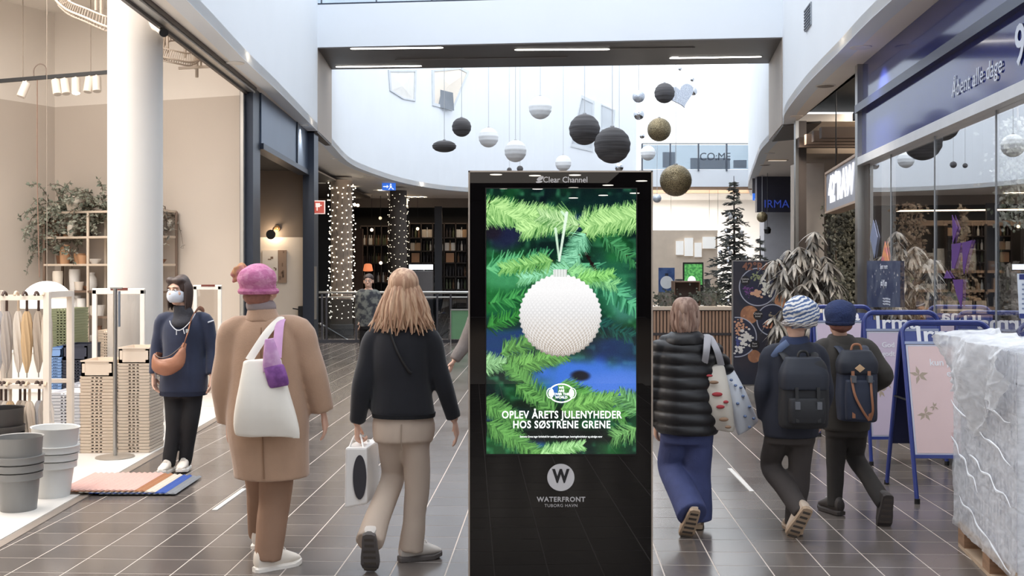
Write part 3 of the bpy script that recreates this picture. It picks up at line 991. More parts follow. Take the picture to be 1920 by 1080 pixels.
# ribbon
seg(.50 * NW, .085 * NH, .525 * NW, .10 * NH, 2, 2.4, (220, 255, 220), .9)
seg(.46 * NW, .15 * NH, .485 * NW, .27 * NH, 2.4, 1.6, (226, 255, 226), .9)
seg(.535 * NW, .09 * NH, .485 * NW, .27 * NH, 2.8, 1.8, (236, 255, 236), .95)
# bauble
bcx, bcy, br = (1050 - 912) / 280.5 * NW, (591 - 354) / 497.0 * NH, 77 / 280.5 * NW
dx, dy = (xx - bcx) / br, (yy - bcy) / br
rr = np.hypot(dx, dy)
ang = np.arctan2(dy, dx)
edge = 1 + .018 * np.cos(ang * 46)
nzv = np.sqrt(np.clip(1 - rr ** 2, 0, 1))
lat = np.arcsin(np.clip(dy, -1, 1)); lon = np.arctan2(dx, nzv + 1e-3)
k1, k2 = 15, 15
aa = (lon * k1 + lat * k2) / 2; bb = (lon * k1 - lat * k2) / 2
fa, fb = np.abs((aa % 1) - .5) * 2, np.abs((bb % 1) - .5) * 2
cone = 1 - np.maximum(fa, fb)
sa, sb = (aa % 1) - .5, (bb % 1) - .5
shade = .5 + (sb * .9 - sa * .9)
low = np.clip((dy + .1) * .9, 0, 1)
val = 248 - (1 - cone) * 26 * np.clip((dy + .6) / .5, 0, 1) - low * (1 - shade) * 130 * (1 - .55 * nzv) + low * 6
val = np.clip(val, 60, 255)
br_col = np.stack([val, val - low * 14 * (1.2 - shade) - 1, val - low * 30 * (1.2 - shade) - 1], -1)
br_col = np.clip(br_col + 4, 0, 255)
dark = np.clip((rr - .93) / .07, 0, 1) * low
br_col *= (1 - .25 * dark[..., None])
k = np.clip((edge - rr) * br, 0, 1)[..., None]
img = img * (1 - k) + br_col * k
cap = ((np.abs(xx - bcx) < 12) & (yy > bcy - br - 9) & (yy < bcy - br + 4))[..., None]
img = np.where(cap, np.array((236, 240, 236.)) - 26 * ((xx % 5) < 2)[..., None], img)
img = np.clip(img * .96 + (rs.rand(NH, NW, 1) - .5) * 8, 0, 255)
li = img / 255.0
li = np.where(li <= .04045, li / 12.92, ((li + .055) / 1.055) ** 2.4)
gx = np.linspace(sx0, sx1, NW + 1); gz = np.linspace(sz1, sz0, NH + 1)
vx, vz = np.meshgrid(gx, gz)
vv = np.stack([vx.ravel(), np.full(vx.size, KY - .003), vz.ravel()], -1) - np.array(WL[kiosk.name])
idx = np.arange((NW + 1) * (NH + 1)).reshape(NH + 1, NW + 1)
ff = np.stack([idx[1:, :-1], idx[1:, 1:], idx[:-1, 1:], idx[:-1, :-1]], -1).reshape(-1, 4)
me = bpy.data.meshes.new('screen')
me.vertices.add(len(vv)); me.vertices.foreach_set('co', vv.ravel())
me.loops.add(ff.size); me.loops.foreach_set('vertex_index', ff.ravel().astype(np.int32))
me.polygons.add(len(ff)); me.polygons.foreach_set('loop_start', np.arange(0, ff.size, 4, dtype=np.int32))
me.update(calc_edges=True)
ca = me.color_attributes.new('picture', 'FLOAT_COLOR', 'CORNER')
lc = np.repeat(np.concatenate([li.reshape(-1, 3), np.ones((NW * NH, 1))], 1), 4, axis=0)
ca.data.foreach_set('color', lc.ravel().astype(np.float32))
sm_ = bpy.data.materials.new('screen_picture')
sm_.use_nodes = True
nt = sm_.node_tree
b = nt.nodes['Principled BSDF']
b.inputs['Base Color'].default_value = (.004, .004, .005, 1)
b.inputs['Roughness'].default_value = .0
at = nt.nodes.new('ShaderNodeAttribute'); at.attribute_name = 'picture'
nt.links.new(at.outputs['Color'], b.inputs['Emission Color'])
b.inputs['Emission Strength'].default_value = 1.12
scr = link_mesh('screen', me, sm_, kiosk, WL[kiosk.name])
bz = MB()
for (a0, a1, c0, c1) in ((sx0 - .006, sx1 + .006, sz1, sz1 + .005), (sx0 - .006, sx1 + .006, sz0 - .007, sz0), (sx0 - .006, sx0, sz0, sz1), (sx1, sx1 + .006, sz0, sz1)):
    bz.box(a0, a1, KY - .006, KY, c0, c1)
bz.build('bezel', M('kiosk_bezel', (8, 8, 9), .3), kiosk)
WT = M('screen_white', (255, 255, 255), .5, emis=(246, 252, 248), es=.95)
PT = M('printed_white', (206, 200, 198), .5)
px_ = KY / FPX
text('lettering', 'OPLEV ÅRETS JULENYHEDER', 19.5 * px_, K(1053, 778, -.0045), WT, kiosk, bold=.018, extrude=.0003, sx=.84, space=1.09)
text('lettering', 'HOS SØSTRENE GRENE', 19.5 * px_, K(1053, 796.5, -.0045), WT, kiosk, bold=.018, extrude=.0003, sx=.84, space=1.09)
text('lettering', 'Søstrene Grene tager forbehold for tastefejl, prisændringer, leveringsforsinkelser og udsolgte varer', 5.2 * px_, K(1052, 818.5, -.0045), WT, kiosk, bold=.01, extrude=.0003, sx=.74)
# emblem: ring with two heads
em = MB()
ex, ez = K(1052.5, 737).x, K(1052.5, 737).z
def arc(cx, cz, rx, rz_, a0, a1, w, mb, y=KY - .0045, n=22):
    o, i_ = [], []
    for q in range(n + 1):
        a_ = a0 + (a1 - a0) * q / n
        o.append((cx + (rx + w / 2) * math.cos(a_), y, cz + (rz_ + w / 2) * math.sin(a_)))
        i_.append((cx + (rx - w / 2) * math.cos(a_), y, cz + (rz_ - w / 2) * math.sin(a_)))
    vs = o + i_
    fs = [(q, q + 1, n + 2 + q, n + 1 + q) for q in range(n)]
    mb.add(vs, fs)
arc(ex, ez, 23 * px_, 17 * px_, .52, math.pi - .52, 2.4 * px_, em)
arc(ex, ez, 23 * px_, 17 * px_, math.pi + .52, 2 * math.pi - .52, 2.4 * px_, em)
for s_ in (-1, 1):
    cx = ex + s_ * 21 * px_
    arc(cx, ez, 6.2 * px_, 9.2 * px_, 0, 2 * math.pi, 1.4 * px_, em)
    em.poly([(cx + 4.2 * px_ * math.cos(a_ / 10 * 2 * math.pi) - s_ * px_, KY - .0045, ez + 7.4 * px_ * math.sin(a_ / 10 * 2 * math.pi)) for a_ in range(10)])
em.build('emblem', WT, kiosk)
for q, w_ in enumerate(('WE', 'ARE', 'OVER THE', 'WORLD')):
    text('lettering', w_, 6.2 * px_, K(1052.5, 727 + q * 6, -.0045), WT, kiosk, bold=.03, extrude=.0003)
text('lettering', 'Clear Channel', 15.5 * px_, K(1060, 337.5, -.002), PT, kiosk, extrude=.0004, sx=.93, bold=.008)
lg = MB()
for (cx, cz, rx, rz_, tl) in ((1013, 334.5, 7, 3.4, .5), (1011, 341, 6.5, 2.0, .1)):
    c = K(cx, cz, -.002)
    lg.poly([(c.x + px_ * (rx * math.cos(a_) * math.cos(tl) - rz_ * math.sin(a_) * math.sin(tl)), KY - .002, c.z + px_ * (rx * math.cos(a_) * math.sin(tl) + rz_ * math.sin(a_) * math.cos(tl))) for a_ in [i * math.pi / 8 for i in range(16)]])
lg.build('emblem', PT, kiosk)
c = K(1051.5, 895, -.002)
mbd = MB(); mbd.poly([(c.x + 25.5 * px_ * math.cos(i * math.pi / 24), KY - .002, c.z + 25.5 * px_ * math.sin(i * math.pi / 24)) for i in range(48)])
mbd.build('emblem', M('printed_grey', (198, 194, 194), .5), kiosk)
text('lettering', 'W', 34 * px_, K(1051.5, 893.5, -.003), M('printed_black', (24, 22, 24), .5), kiosk, bold=.045, extrude=.0004, sx=.82)
PG2 = M('printed_grey2', (176, 172, 172), .5)
text('lettering', 'WATERFRONT', 12.5 * px_, K(1052, 936.5, -.002), PG2, kiosk, extrude=.0004, bold=.03, space=1.12)
text('lettering', 'TUBORG HAVN', 8.2 * px_, K(1052, 948, -.002), PG2, kiosk, extrude=.0004, space=1.1)
# ================================================================ LEFT SHOP FITTINGS
def wobble(seed):
    return random.Random(seed)

# ---- downlights in the soffits
def downlight(px, py, lab, z=CH, r=.075, grp='round downlights in the soffits'):
    Y = (z - CZ) * FPX / (HZ - py)
    x = (px - 960) / FPX * Y
    t = thing('downlight', (x, Y, z), lab, 'ceiling lamp', grp)
    MB().lathe([(r, -.004), (r, .004)], 18, (x, Y, z - .004)).build('diffuser', LAMP, t)
    MB().lathe([(r, -.012), (r + .02, -.012), (r + .022, 0), (r, 0)], 18, (x, Y, z)).build('rim', M('lamp_rim', (226, 222, 216), .4), t)
    if Y < 26 and r > .07:
        sl = bpy.data.lights.new('downlight_beam', 'SPOT'); sl.energy = 300; sl.color = (1, .9, .78); sl.spot_size = 1.9; sl.spot_blend = .9; sl.shadow_soft_size = .07
        so_ = bpy.data.objects.new('downlight_beam', sl); COL.objects.link(so_); so_.location = (x, Y, z - .03)
    return t
downlight(441, 117, 'downlight in the left soffit, nearest one, above the shop track', r=.085)
downlight(568, 234, 'downlight in the left soffit just before the bridge')
downlight(628, 297.5, 'downlight in the left soffit just past the dark beam', r=.08)
downlight(690, 329.5, 'downlight at the rim of the curved left soffit', r=.09)
downlight(785, 349.5, 'downlight at the rim of the curved soffit near the kiosk', r=.10)
downlight(603, 343, 'downlight in the dark ceiling beside the second left post', z=3.86, r=.09)
downlight(660, 351.5, 'downlight right above the column wrapped in fairy lights', z=3.97, r=.09)
downlight(715, 358.5, 'downlight below the left exit sign', z=3.97, r=.10)
downlight(1614, 88, 'downlight in the right soffit, nearest one', r=.09)
downlight(1493, 217, 'downlight in the right soffit just before the bridge')
downlight(1443, 287, 'downlight in the curved right soffit past the bridge', r=.085)
downlight(1425, 329, 'downlight in the curved right soffit, second past the bridge', r=.10)
downlight(1422, 357.5, 'downlight above the right exit sign', r=.12)
downlight(1528, 358, 'downlight inside the cafe left of the light box sign', z=3.5, r=.07)
for q in range(6):
    downlight(766 + q * 6, 370.0 + (q % 2) * .6, 'tiny downlight over the wine shop front, %s in its row' % 'first second third fourth fifth last'.split()[q], z=3.98, r=.06, grp='tiny downlights over the wine shop')
def slotlamp(px0, px1, py, z, lab):
    Y = (z - CZ) * FPX / (HZ - py)
    x0, x1 = (px0 - 960) / FPX * Y, (px1 - 960) / FPX * Y
    t = thing('slot_diffuser', ((x0 + x1) / 2, Y, z), lab, 'ceiling vent')
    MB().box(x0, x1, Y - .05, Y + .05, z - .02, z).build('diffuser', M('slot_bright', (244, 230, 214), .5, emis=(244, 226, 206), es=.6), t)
    MB().box(x0 - .03, x1 + .03, Y - .08, Y + .08, z - .012, z).build('frame', M('slot_frame', (190, 176, 162), .5), t)
slotlamp(1441, 1474, 300, CH - .005, 'pale slot diffuser in the right soffit between two downlights')
slotlamp(1440, 1466, 351, CH - .005, 'pale slot diffuser in the right soffit above the far shops')
for (px, py, lab) in ((1548, 160, 'round grey ceiling speaker in the right soffit before the bridge'), (1462, 260, 'round grey ceiling speaker in the right soffit under the bridge end'), (1434, 309, 'round grey ceiling speaker in the curved right soffit past the bridge')):
    Y = (CH - CZ) * FPX / (HZ - py)
    x = (px - 960) / FPX * Y
    t = thing('ceiling_speaker', (x, Y, CH), lab, 'speaker', 'ceiling speakers in the right soffit')
    MB().lathe([(.11, -.01), (.10, -.016), (.0, -.018)][::-1] + [(.11, 0)], 20, (x, Y, CH)).build('grille', M('speaker_grey', (140, 130, 122), .6), t)
    MB().lathe([(.11, -.012), (.125, -.012), (.125, 0), (.11, 0)], 20, (x, Y, CH)).build('rim', M('lamp_rim'), t)
# downlights of the hall behind (seen mirrored in the kiosk glass)
for q, (mx_, my_) in enumerate([(930, 327), (1003, 329), (1078, 328), (944, 353), (1008, 354), (1075, 352), (1140, 347), (1203, 339), (1131, 366), (1190, 362), (1075, 371), ]):
    D = (CH - CZ) * FPX / (HZ - my_)      # mirrored distance
    Yr = 2 * KY - D
    xr = (mx_ - 960) / FPX * D
    o = MB().lathe([(.15, -.01), (.15, .0)], 14, (xr, Yr, CH)).build('hall_downlight', M('hall_lamp', (255, 250, 240), .5, emis=(255, 247, 232), es=45), None, origin=(xr, Yr, CH))
    tag(o, 'hall downlight mirrored in the black kiosk glass, %s from the left on top' % 'first second third fourth fifth sixth seventh eighth ninth tenth eleventh'.split()[q], 'ceiling lamp', 'hall downlights mirrored in the kiosk')

# ---- exit signs, alarm sign
EXM = M('exit_blue', (40, 92, 190), .5, emis=(60, 120, 230), es=.8)
def exit_sign(px, py, Y, s, lab, flip=1):
    c = P(px, py, Y)
    t = thing('exit_sign', tuple(c), lab, 'sign')
    MB().box(c.x - .17 * s, c.x + .17 * s, Y, Y + .05, c.z - .09 * s, c.z + .09 * s).build('panel', EXM, t)
    MB().box(c.x - .18 * s, c.x + .18 * s, Y + .004, Y + .06, c.z + .09 * s, CH).build('bracket', M('exit_bracket', (96, 92, 96), .5), t)
    m = MB()
    y = Y - .004
    def r(a, b_, c_, d): m.poly([(c.x + a * s, y, c.z + b_ * s), (c.x + c_ * s, y, c.z + b_ * s), (c.x + c_ * s, y, c.z + d * s), (c.x + a * s, y, c.z + d * s)])
    f = flip
    r(-.14 * f, -.01, -.05 * f, .015)
    m.poly([(c.x - .05 * f * s, y, c.z - .04 * s), (c.x + .0 * f, y, c.z + .003 * s), (c.x - .05 * f * s, y, c.z + .045 * s)])
    m.poly([(c.x + .05 * f * s + .02 * s * math.cos(i), y, c.z + .055 * s + .02 * s * math.sin(i)) for i in [k_ * math.pi / 5 for k_ in range(10)]])
    m.poly([(c.x + .02 * f * s, y, c.z + .03 * s), (c.x + .08 * f * s, y, c.z + .02 * s), (c.x + .07 * f * s, y, c.z - .02 * s), (c.x + .03 * f * s, y, c.z - .02 * s)])
    m.poly([(c.x + .03 * f * s, y, c.z - .02 * s), (c.x + .05 * f * s, y, c.z - .02 * s), (c.x + .01 * f * s, y, c.z - .075 * s), (c.x - .01 * f * s, y, c.z - .07 * s)])
    m.poly([(c.x + .05 * f * s, y, c.z - .02 * s), (c.x + .07 * f * s, y, c.z - .02 * s), (c.x + .13 * f * s, y, c.z - .06 * s), (c.x + .11 * f * s, y, c.z - .075 * s)])
    m.build('pictogram', M('exit_white', (240, 244, 255), .5, emis=(240, 246, 255), es=1.0), t)
exit_sign(729, 350, 29.0, 1.08, 'blue lit exit sign hanging from the left gallery ceiling')
exit_sign(1424, 369, 27.5, 1.0, 'blue lit exit sign hanging at the rim of the right soffit', -1)
c = P(598, 388.5, 18.15)
t = thing('fire_alarm_sign', tuple(c), 'small red fire hose sign on the second left post', 'sign')
MB().box(c.x - .105, c.x + .105, c.y, c.y + .02, c.z - .115, c.z + .115).build('panel', M('sign_white', (232, 210, 208), .5), t)
MB().box(c.x - .088, c.x + .088, c.y - .004, c.y, c.z - .098, c.z + .098).build('face', M('alarm_red', (168, 72, 62), .5), t)
m = MB()
m.box(c.x - .055, c.x + .02, c.y - .008, c.y - .004, c.z + .0, c.z + .07)
m.box(c.x + .02, c.x + .05, c.y - .008, c.y - .004, c.z + .02, c.z + .04)
m.box(c.x - .04, c.x - .02, c.y - .008, c.y - .004, c.z - .06, c.z + .0)
m.build('pictogram', M('sign_white'), t)

# ---- recess behind second opening: wall lamp, pictures, dark tap-like fitting
c = P(510, 440, 18.1)
t = thing('wall_lamp', tuple(c), 'round black wall lamp with a brass arm in the left doorway', 'wall lamp')
MB().lathe([(.0, -.02), (.075, -.018), (.082, 0), (.075, .018), (0, .02)], 28, (c.x - .01, c.y - .05, c.z), axis=(0, 1, 0)).build('shade', BLACK, t)
MB().tube([(c.x, c.y - .02, c.z + .02), (c.x + .04, c.y - .02, c.z + .12), (c.x + .09, c.y, c.z + .13), (c.x + .06, c.y + .15, c.z + .11)], .012, 8, 4).build('arm', M('brass', (190, 150, 104), .3, metal=.9), t)
MB().lathe([(.05, 0), (.05, .02)], 20, (c.x + .05, 18.26, c.z + .11), axis=(0, 1, 0)).build('wall_plate', M('brass'), t)
lp = bpy.data.lights.new('wall_lamp_glow', 'POINT'); lp.energy = 7; lp.color = (1, .82, .6); lp.shadow_soft_size = .05
lo = bpy.data.objects.new('wall_lamp_glow', lp); COL.objects.link(lo); lo.location = (c.x, c.y + .06, c.z + .02)
def picture(px0, py0, px1, py1, Y, lab, base, bits, seed):
    a, b_ = P(px0, py1, Y), P(px1, py0, Y)
    t = thing('picture', ((a.x + b_.x) / 2, Y, (a.z + b_.z) / 2), lab, 'picture')
    MB().box(a.x, b_.x, Y, Y + .03, a.z, b_.z).build('panel', base, t)
    r = random.Random(seed)
    m = MB()
    for q in range(bits):
        w, h = (b_.x - a.x) * r.uniform(.08, .25), (b_.z - a.z) * r.uniform(.03, .12)
        x, z = r.uniform(a.x + .01, b_.x - w - .01), r.uniform(a.z + .01, b_.z - h - .01)
        m.box(x, x + w, Y - .004, Y, z, z + h)
    m.build('print', M('print_brown', (120, 96, 78), .6), t)
picture(492, 469, 521, 528, 18.268, 'pale framed print in the left doorway', M('print_pale', (222, 210, 196), .6), 6, 1)
picture(521.5, 469, 537, 530, 18.262, 'narrow brown framed print beside the pale one in the left doorway', M('print_mid', (150, 124, 104), .6), 9, 2)
c = P(562, 585, 18.2)
t = thing('door_closer', tuple(c), 'dark bracket fitting low in the left doorway', 'bracket')
MB().box(c.x - .03, c.x + .06, 18.2, 18.3, c.z - .13, c.z + .10).build('box', BLACK, t, bevel=.01)
MB().bar((c.x - .12, 18.2, c.z + .06), (c.x, 18.2, c.z + .04), .02, .02).build('arm', BLACK, t)

# ---- lighting track and spots inside the shop
ty = 13.2
def tk(px): return P(px, 152 - px * .082, ty)
t = thing('light_track', tuple(tk(100)), 'black lighting track hanging in the left shop', 'light track')
A, B = tk(-60), tk(206)
MB().bar(A, B, .035, .045).build('rail', BLACK, t)
WIRE = M('thin_wire', (150, 138, 126), .5)
for px in (43, 170):
    a = tk(px)
    MB().tube([a, (a.x, a.y, 5.25)], .006, 5).build('wire', WIRE, t)
a, b_ = tk(64), tk(86)
MB().tube([a, a + Vector((0, 0, .12)), (a + b_) / 2 + Vector((0, 0, .17)), b_ + Vector((0, 0, .12)), b_], .007, 6, 5).build('cable_loop', M('cable_grey', (120, 104, 94), .5), t)
a = tk(70)
MB().tube([a, P(70, 340, ty), P(74, 520, ty)], .006, 5, 3).build('hanging_cable', M('cable_brown', (138, 112, 98), .5), t)
SW = M('spot_white', (226, 216, 204), .4)
for px, lean, nm in ((50, -.3, 'at the far left'), (104, .25, 'third from the left'), (121, .22, 'beside the glowing one'), (142, .12, 'glowing towards the shelves'), (168, -.05, 'fifth from the left'), (181, .12, 'nearest the white column')):
    a = tk(px)
    t = thing('track_spotlight', tuple(a), 'white cylindrical track spotlight %s on the black track' % nm, 'spotlight', 'spotlights on the shop track')
    d = Vector((lean, -.25, -1)).normalized()
    s0 = a + Vector((0, 0, -.05))
    MB().tube([s0 + d * .0, s0 + d * .19], .052, 18).build('housing', SW, t)
    MB().tube([a, s0 + d * .05], .014, 8).build('stem', SW, t)
    MB().tube([s0 + d * .191, s0 + d * .194], .043, 18).build('lens', LAMP if px == 142 else M('spot_lens', (200, 190, 180), .2), t)

# ---- air ducts / suspended mesh trays under the shop ceiling
MT = M('mesh_tray', (158, 144, 130), .5)
def tray(pts, w, lab, drops):
    t = thing('ceiling_mesh_ring', tuple(pts[0]), lab, 'ceiling fixture')
    n = len(pts)
    inn = [Vector(p) for p in pts]
    MB().tube(inn, .012, 6, 4).build('outer_wire', MT, t)
    c = sum(inn, Vector()) / n
    MB().tube([c + (p - c) * .82 + Vector((0, 0, .08)) for p in inn], .010, 6, 4).build('inner_wire', MT, t)
    MB().tube([c + (p - c) * .92 + Vector((0, 0, -.05)) for p in inn], .010, 6, 4).build('lower_wire', MT, t)
    m = MB()
    pp, _ = catmull(inn, 7)
    for i in range(len(pp) - 1):
        p = pp[i]
        m.tube([p, c + (p - c) * .92 + Vector((0, 0, -.05)), c + (pp[i + 1] - c) * .82 + Vector((0, 0, .08))], .006, 4)
    m.build('mesh', MT, t)
    for p in drops:
        MB().tube([p, (p[0], p[1], 5.25)], .018, 6).build('hanger', MT, t)
pts = [P(104, 0, 11.8), P(125, 18, 11.6), P(160, 33, 11.2), P(205, 52, 10.8), P(245, 60, 11.2), P(240, 20, 12.4), P(180, -20, 12.8), P(104, 0, 11.8)]
tray(pts, .1, 'ring of pale wire mesh under the shop ceiling left of the column', [P(180, 20, 11.5), P(190, 30, 11.4)])
pts = [P(300, 105, 12.2), P(330, 112, 12.2), P(362, 116, 12.4), P(380, 98, 12.9), P(350, 70, 13.2), P(310, 70, 13.0), P(300, 105, 12.2)]
tray(pts, .1, 'ring of pale wire mesh under the shop ceiling right of the column', [P(314, 100, 12.4), P(347, 108, 12.6), P(378, 100, 12.9)])
c = P(372, 120, 12.6)
t = thing('ceiling_pipe_cluster', tuple(c), 'cluster of thin ceiling pipes beside the shop track', 'pipe')
for px, y0, w in ((369, 145, .02), (377, 127, .012), (392, 118, .018), (366, 130, .01)):
    p_ = P(px, y0, 12.7)
    MB().tube([p_, (p_.x, p_.y, 5.25)], w, 8).build('pipe', MT, t)
MB().bar(P(335, 128, 12.6), P(405, 124, 12.6), .03, .03).build('cross_bar', MT, t)

# ---- security camera on the column
c = P(307, 60, 10.5)
t = thing('security_camera', tuple(c), 'white bullet security camera with black front on the column top', 'camera')
MB().tube([P(284, 40, 10.35), P(290, 52, 10.3), P(300, 52, 10.25)], .03, 10, 4).build('bracket', SW, t)
MB().tube([P(292, 50, 10.3), P(306, 60, 9.98)], .036, 16).build('housing', SW, t)
MB().tube([P(306, 60, 9.98), P(307.5, 61.5, 9.955)], .041, 18).build('lens', BLACK, t)

# ---- shelf unit along the back wall
du = Vector((-2.93, 1.05, 0)).normalized()
dn = Vector((-1.05, -2.93, 0)).normalized()
o0 = Vector((-3.5, 13.95, 0)) + dn * .02
def su(u, w=0.0, z=0.0): return o0 + du * u + dn * w + Vector((0, 0, z))
shelf = thing('shelf_unit', tuple(su(1.9)), 'brown steel shelf unit with pottery against the shop back wall', 'shelf')
SHM = M('shelf_brown', (112, 92, 78), .5, var=.05)
SHW = M('shelf_board_pale', (206, 190, 172), .5)
us = [1.02, 1.38, 2.18, 2.92]
for u in us:
    for w in (.04, .38):
        p_ = su(u, w)
        MB().bar(p_, p_ + Vector((0, 0, 2.42)), .03, .03, up=(0, 1, 0)).build('upright', SHM if u < 2 or u > 2.5 else SHW, shelf)
sz = [.30, .66, 1.01, 1.35, 1.71, 2.08, 2.42]
for z in sz:
    a, b_ = su(us[0], .21, z), su(us[-1], .21, z)
    MB().bar(a, b_, .37, .028).build('shelf', SHW if z > 1.5 else SHM, shelf)
k_terr = M('pot_terracotta', (196, 152, 116), .7)
k_cream = M('pot_cream', (232, 222, 208), .5)
k_white = M('pot_white', (240, 238, 234), .4)
k_brown = M('pot_brown', (132, 96, 72), .7)
k_dark = M('pot_dark', (58, 46, 42), .6)
prof = {'vase': [(.0, 0), (.05, 0), (.07, .06), (.065, .16), (.035, .21), (.045, .24), (.038, .235), (.028, .2), (0, .19)],
        'pot': [(0, 0), (.055, 0), (.07, .12), (.075, .13), (.068, .13), (.05, .02), (0, .015)],
        'tall': [(0, 0), (.06, 0), (.07, .22), (.065, .26), (.055, .26), (.05, .2), (0, .02)],
        'bowl': [(0, 0), (.04, 0), (.085, .06), (.088, .068), (.078, .066), (.035, .012), (0, .01)]}
pot_name = {'vase': 'vase', 'pot': 'plant_pot', 'tall': 'tall_vase', 'bowl': 'bowl'}
shelfname = {2: 'fifth shelf from the top', 3: 'fourth shelf from the top', 4: 'third shelf from the top', 5: 'second shelf from the top', 1: 'sixth shelf from the top'}
layout = [
    (5, 2.86, 'tall', k_brown, 'brown'), (5, 2.72, 'pot', k_terr, 'tan'), (5, 2.56, 'vase', k_cream, 'cream'), (5, 2.38, 'pot', k_dark, 'dark'), (5, 1.28, 'tall', k_white, 'white'),
    (4, 2.84, 'pot', k_brown, 'brown'), (4, 2.68, 'tall', k_terr, 'tan'), (4, 2.52, 'pot', k_terr, 'sand'), (4, 2.38, 'pot', k_terr, 'ochre'), (4, 2.26, 'bowl', k_white, 'white'), (4, 1.30, 'pot', k_terr, 'tan'), (4, 1.18, 'bowl', k_brown, 'brown'),
    (3, 2.80, 'tall', k_cream, 'cream'), (3, 2.60, 'tall', k_white, 'white'), (3, 2.44, 'pot', k_cream, 'cream'), (3, 2.31, 'vase', k_white, 'white'), (3, 1.25, 'bowl', k_dark, 'dark'), (3, 2.38, 'bowl', k_brown, 'brown'),
    (2, 2.70, 'tall', k_white, 'white'), (2, 2.55, 'vase', k_white, 'white'), (2, 2.40, 'tall', k_white, 'chalk white'), (2, 2.27, 'pot', k_cream, 'cream'), (2, 2.1, 'pot', k_white, 'white'), (2, 1.95, 'vase', k_cream, 'cream'),
    (1, 2.5, 'pot', k_dark, 'dark'), (1, 2.3, 'bowl', k_white, 'white'), (1, 2.1, 'vase', k_brown, 'brown')]
where = lambda u: 'at the left end' if u > 2.75 else 'left of the middle' if u > 2.5 else 'near the right upright' if u > 2.05 else 'right of the column'
for i, (s_, u, kd, mt, cn) in enumerate(layout):
    p_ = su(u, .16 if i % 2 else .26, sz[s_] + .015)
    o = MB().lathe(prof[kd], 20, tuple(p_)).build(pot_name[kd], mt, None, origin=tuple(p_))
    sc = 1.0 + .12 * math.sin(i * 2.1)
    o.scale = (sc, sc, sc)
    tag(o, '%s %s %s on the %s' % (cn, {'vase': 'rounded vase', 'pot': 'flared pot', 'tall': 'tall vase', 'bowl': 'shallow bowl'}[kd], where(u), shelfname[s_]), 'pot', 'pottery on the shop shelf')

# ---- dried eucalyptus garlands on top of the shelf
def leaf_mass(name, centers, n, mat, lab, cat, drop=.3, size=.05, parent_loc=None, seed=1, stems=24, stem_mat=None, spread=(.15, .12, .12), clamp=None):
    r = random.Random(seed)
    loc = parent_loc or tuple(centers[0])
    t = thing(name, loc, lab, cat)
    ms, ml = MB(), MB()
    for k_ in range(stems):
        c = Vector(r.choice(centers))
        a = c + Vector((r.gauss(0, spread[0]) * .6, r.gauss(0, spread[1]) * .6, r.gauss(0, spread[2]) * .4))
        d = Vector((r.gauss(0, 1), r.gauss(0, .6), r.uniform(.0, .9))).normalized()
        pts = [a]
        L = r.uniform(.2, .5)
        for q in range(5):
            d = (d + Vector((0, 0, -.38 * (.4 + drop)))).normalized()
            pts.append(pts[-1] + d * L / 5 * (1 + drop))
        ms.tube(pts, [.006, .005, .005, .004, .003, .002], 5)
        nl = n // stems
        for q in range(nl):
            f = r.random() * 4.99
            i = int(f)
            p_ = pts[i].lerp(pts[i + 1], f - i)
            s_ = size * r.uniform(.6, 1.3)
            ax = Vector((r.gauss(0, 1), r.gauss(0, 1), r.gauss(-.3, .8))).normalized()
            sd = ax.cross(Vector((r.gauss(0, 1), r.gauss(0, 1), r.gauss(0, 1)))).normalized()
            up = ax.cross(sd) * s_ * .12
            ml.add([p_, p_ + ax * s_ * .5 + sd * s_ * .28 + up, p_ + ax * s_, p_ + ax * s_ * .5 - sd * s_ * .28 + up], [(0, 1, 2), (0, 2, 3)])
    if clamp:
        ms.v = [tuple(clamp(Vector(v))) for v in ms.v]; ml.v = [tuple(clamp(Vector(v))) for v in ml.v]
    ms.build('stem', stem_mat or M('stem_brown', (92, 76, 64), .7), t, props={'kind': 'stuff'})
    ml.build('foliage', mat, t, props={'kind': 'stuff'})
    return t
def keep_off(v):
    w = (v - o0).dot(dn)
    if w < .03: v = v + dn * (.03 - w + .1 * min(1, abs(w)))
    u = (v - o0).dot(du)
    if u > 3.02: v = v - du * (u - 3.02)
    return v
EUC = M('eucalyptus_leaf', (116, 124, 110), .7, rgb2=(150, 150, 136), scale=9)
cs = [su(2.95, .35, 2.25), su(2.9, .35, 1.95), su(2.8, .3, 2.45), su(2.6, .3, 2.5), su(2.45, .3, 2.5), su(2.3, .3, 2.52), su(2.1, .3, 2.55), su(2.85, .4, 2.2), su(2.3, .35, 2.3)]
leaf_mass('eucalyptus_garland', cs, 3600, EUC, 'grey-green dried eucalyptus garland spilling over the left end of the shelf', 'dried plant', drop=.35, size=.06, stems=110, seed=4, spread=(.16, .12, .14), clamp=keep_off)
cs = [su(1.5, .3, 2.5), su(1.3, .35, 2.5), su(1.15, .35, 2.45)]
leaf_mass('dried_plant_bunch', cs, 700, M('dried_leaf_dark', (104, 100, 92), .7, rgb2=(140, 134, 124), scale=9), 'dark dried plant bunch drooping over the shelf right of the column', 'dried plant', drop=.8, size=.07, stems=30, seed=9, spread=(.12, .1, .08), clamp=keep_off)
p_ = su(2.45, .3, 2.44)
tag(MB().lathe([(0, 0), (.11, 0), (.13, .1), (.12, .2), (.1, .2), (.1, .03), (0, .02)], 22, tuple(p_)).build('basket', M('basket_pale', (200, 190, 176), .8, bump=.4, bscale=60), None, origin=tuple(p_)), 'pale basket among the eucalyptus on top of the shelf', 'basket')

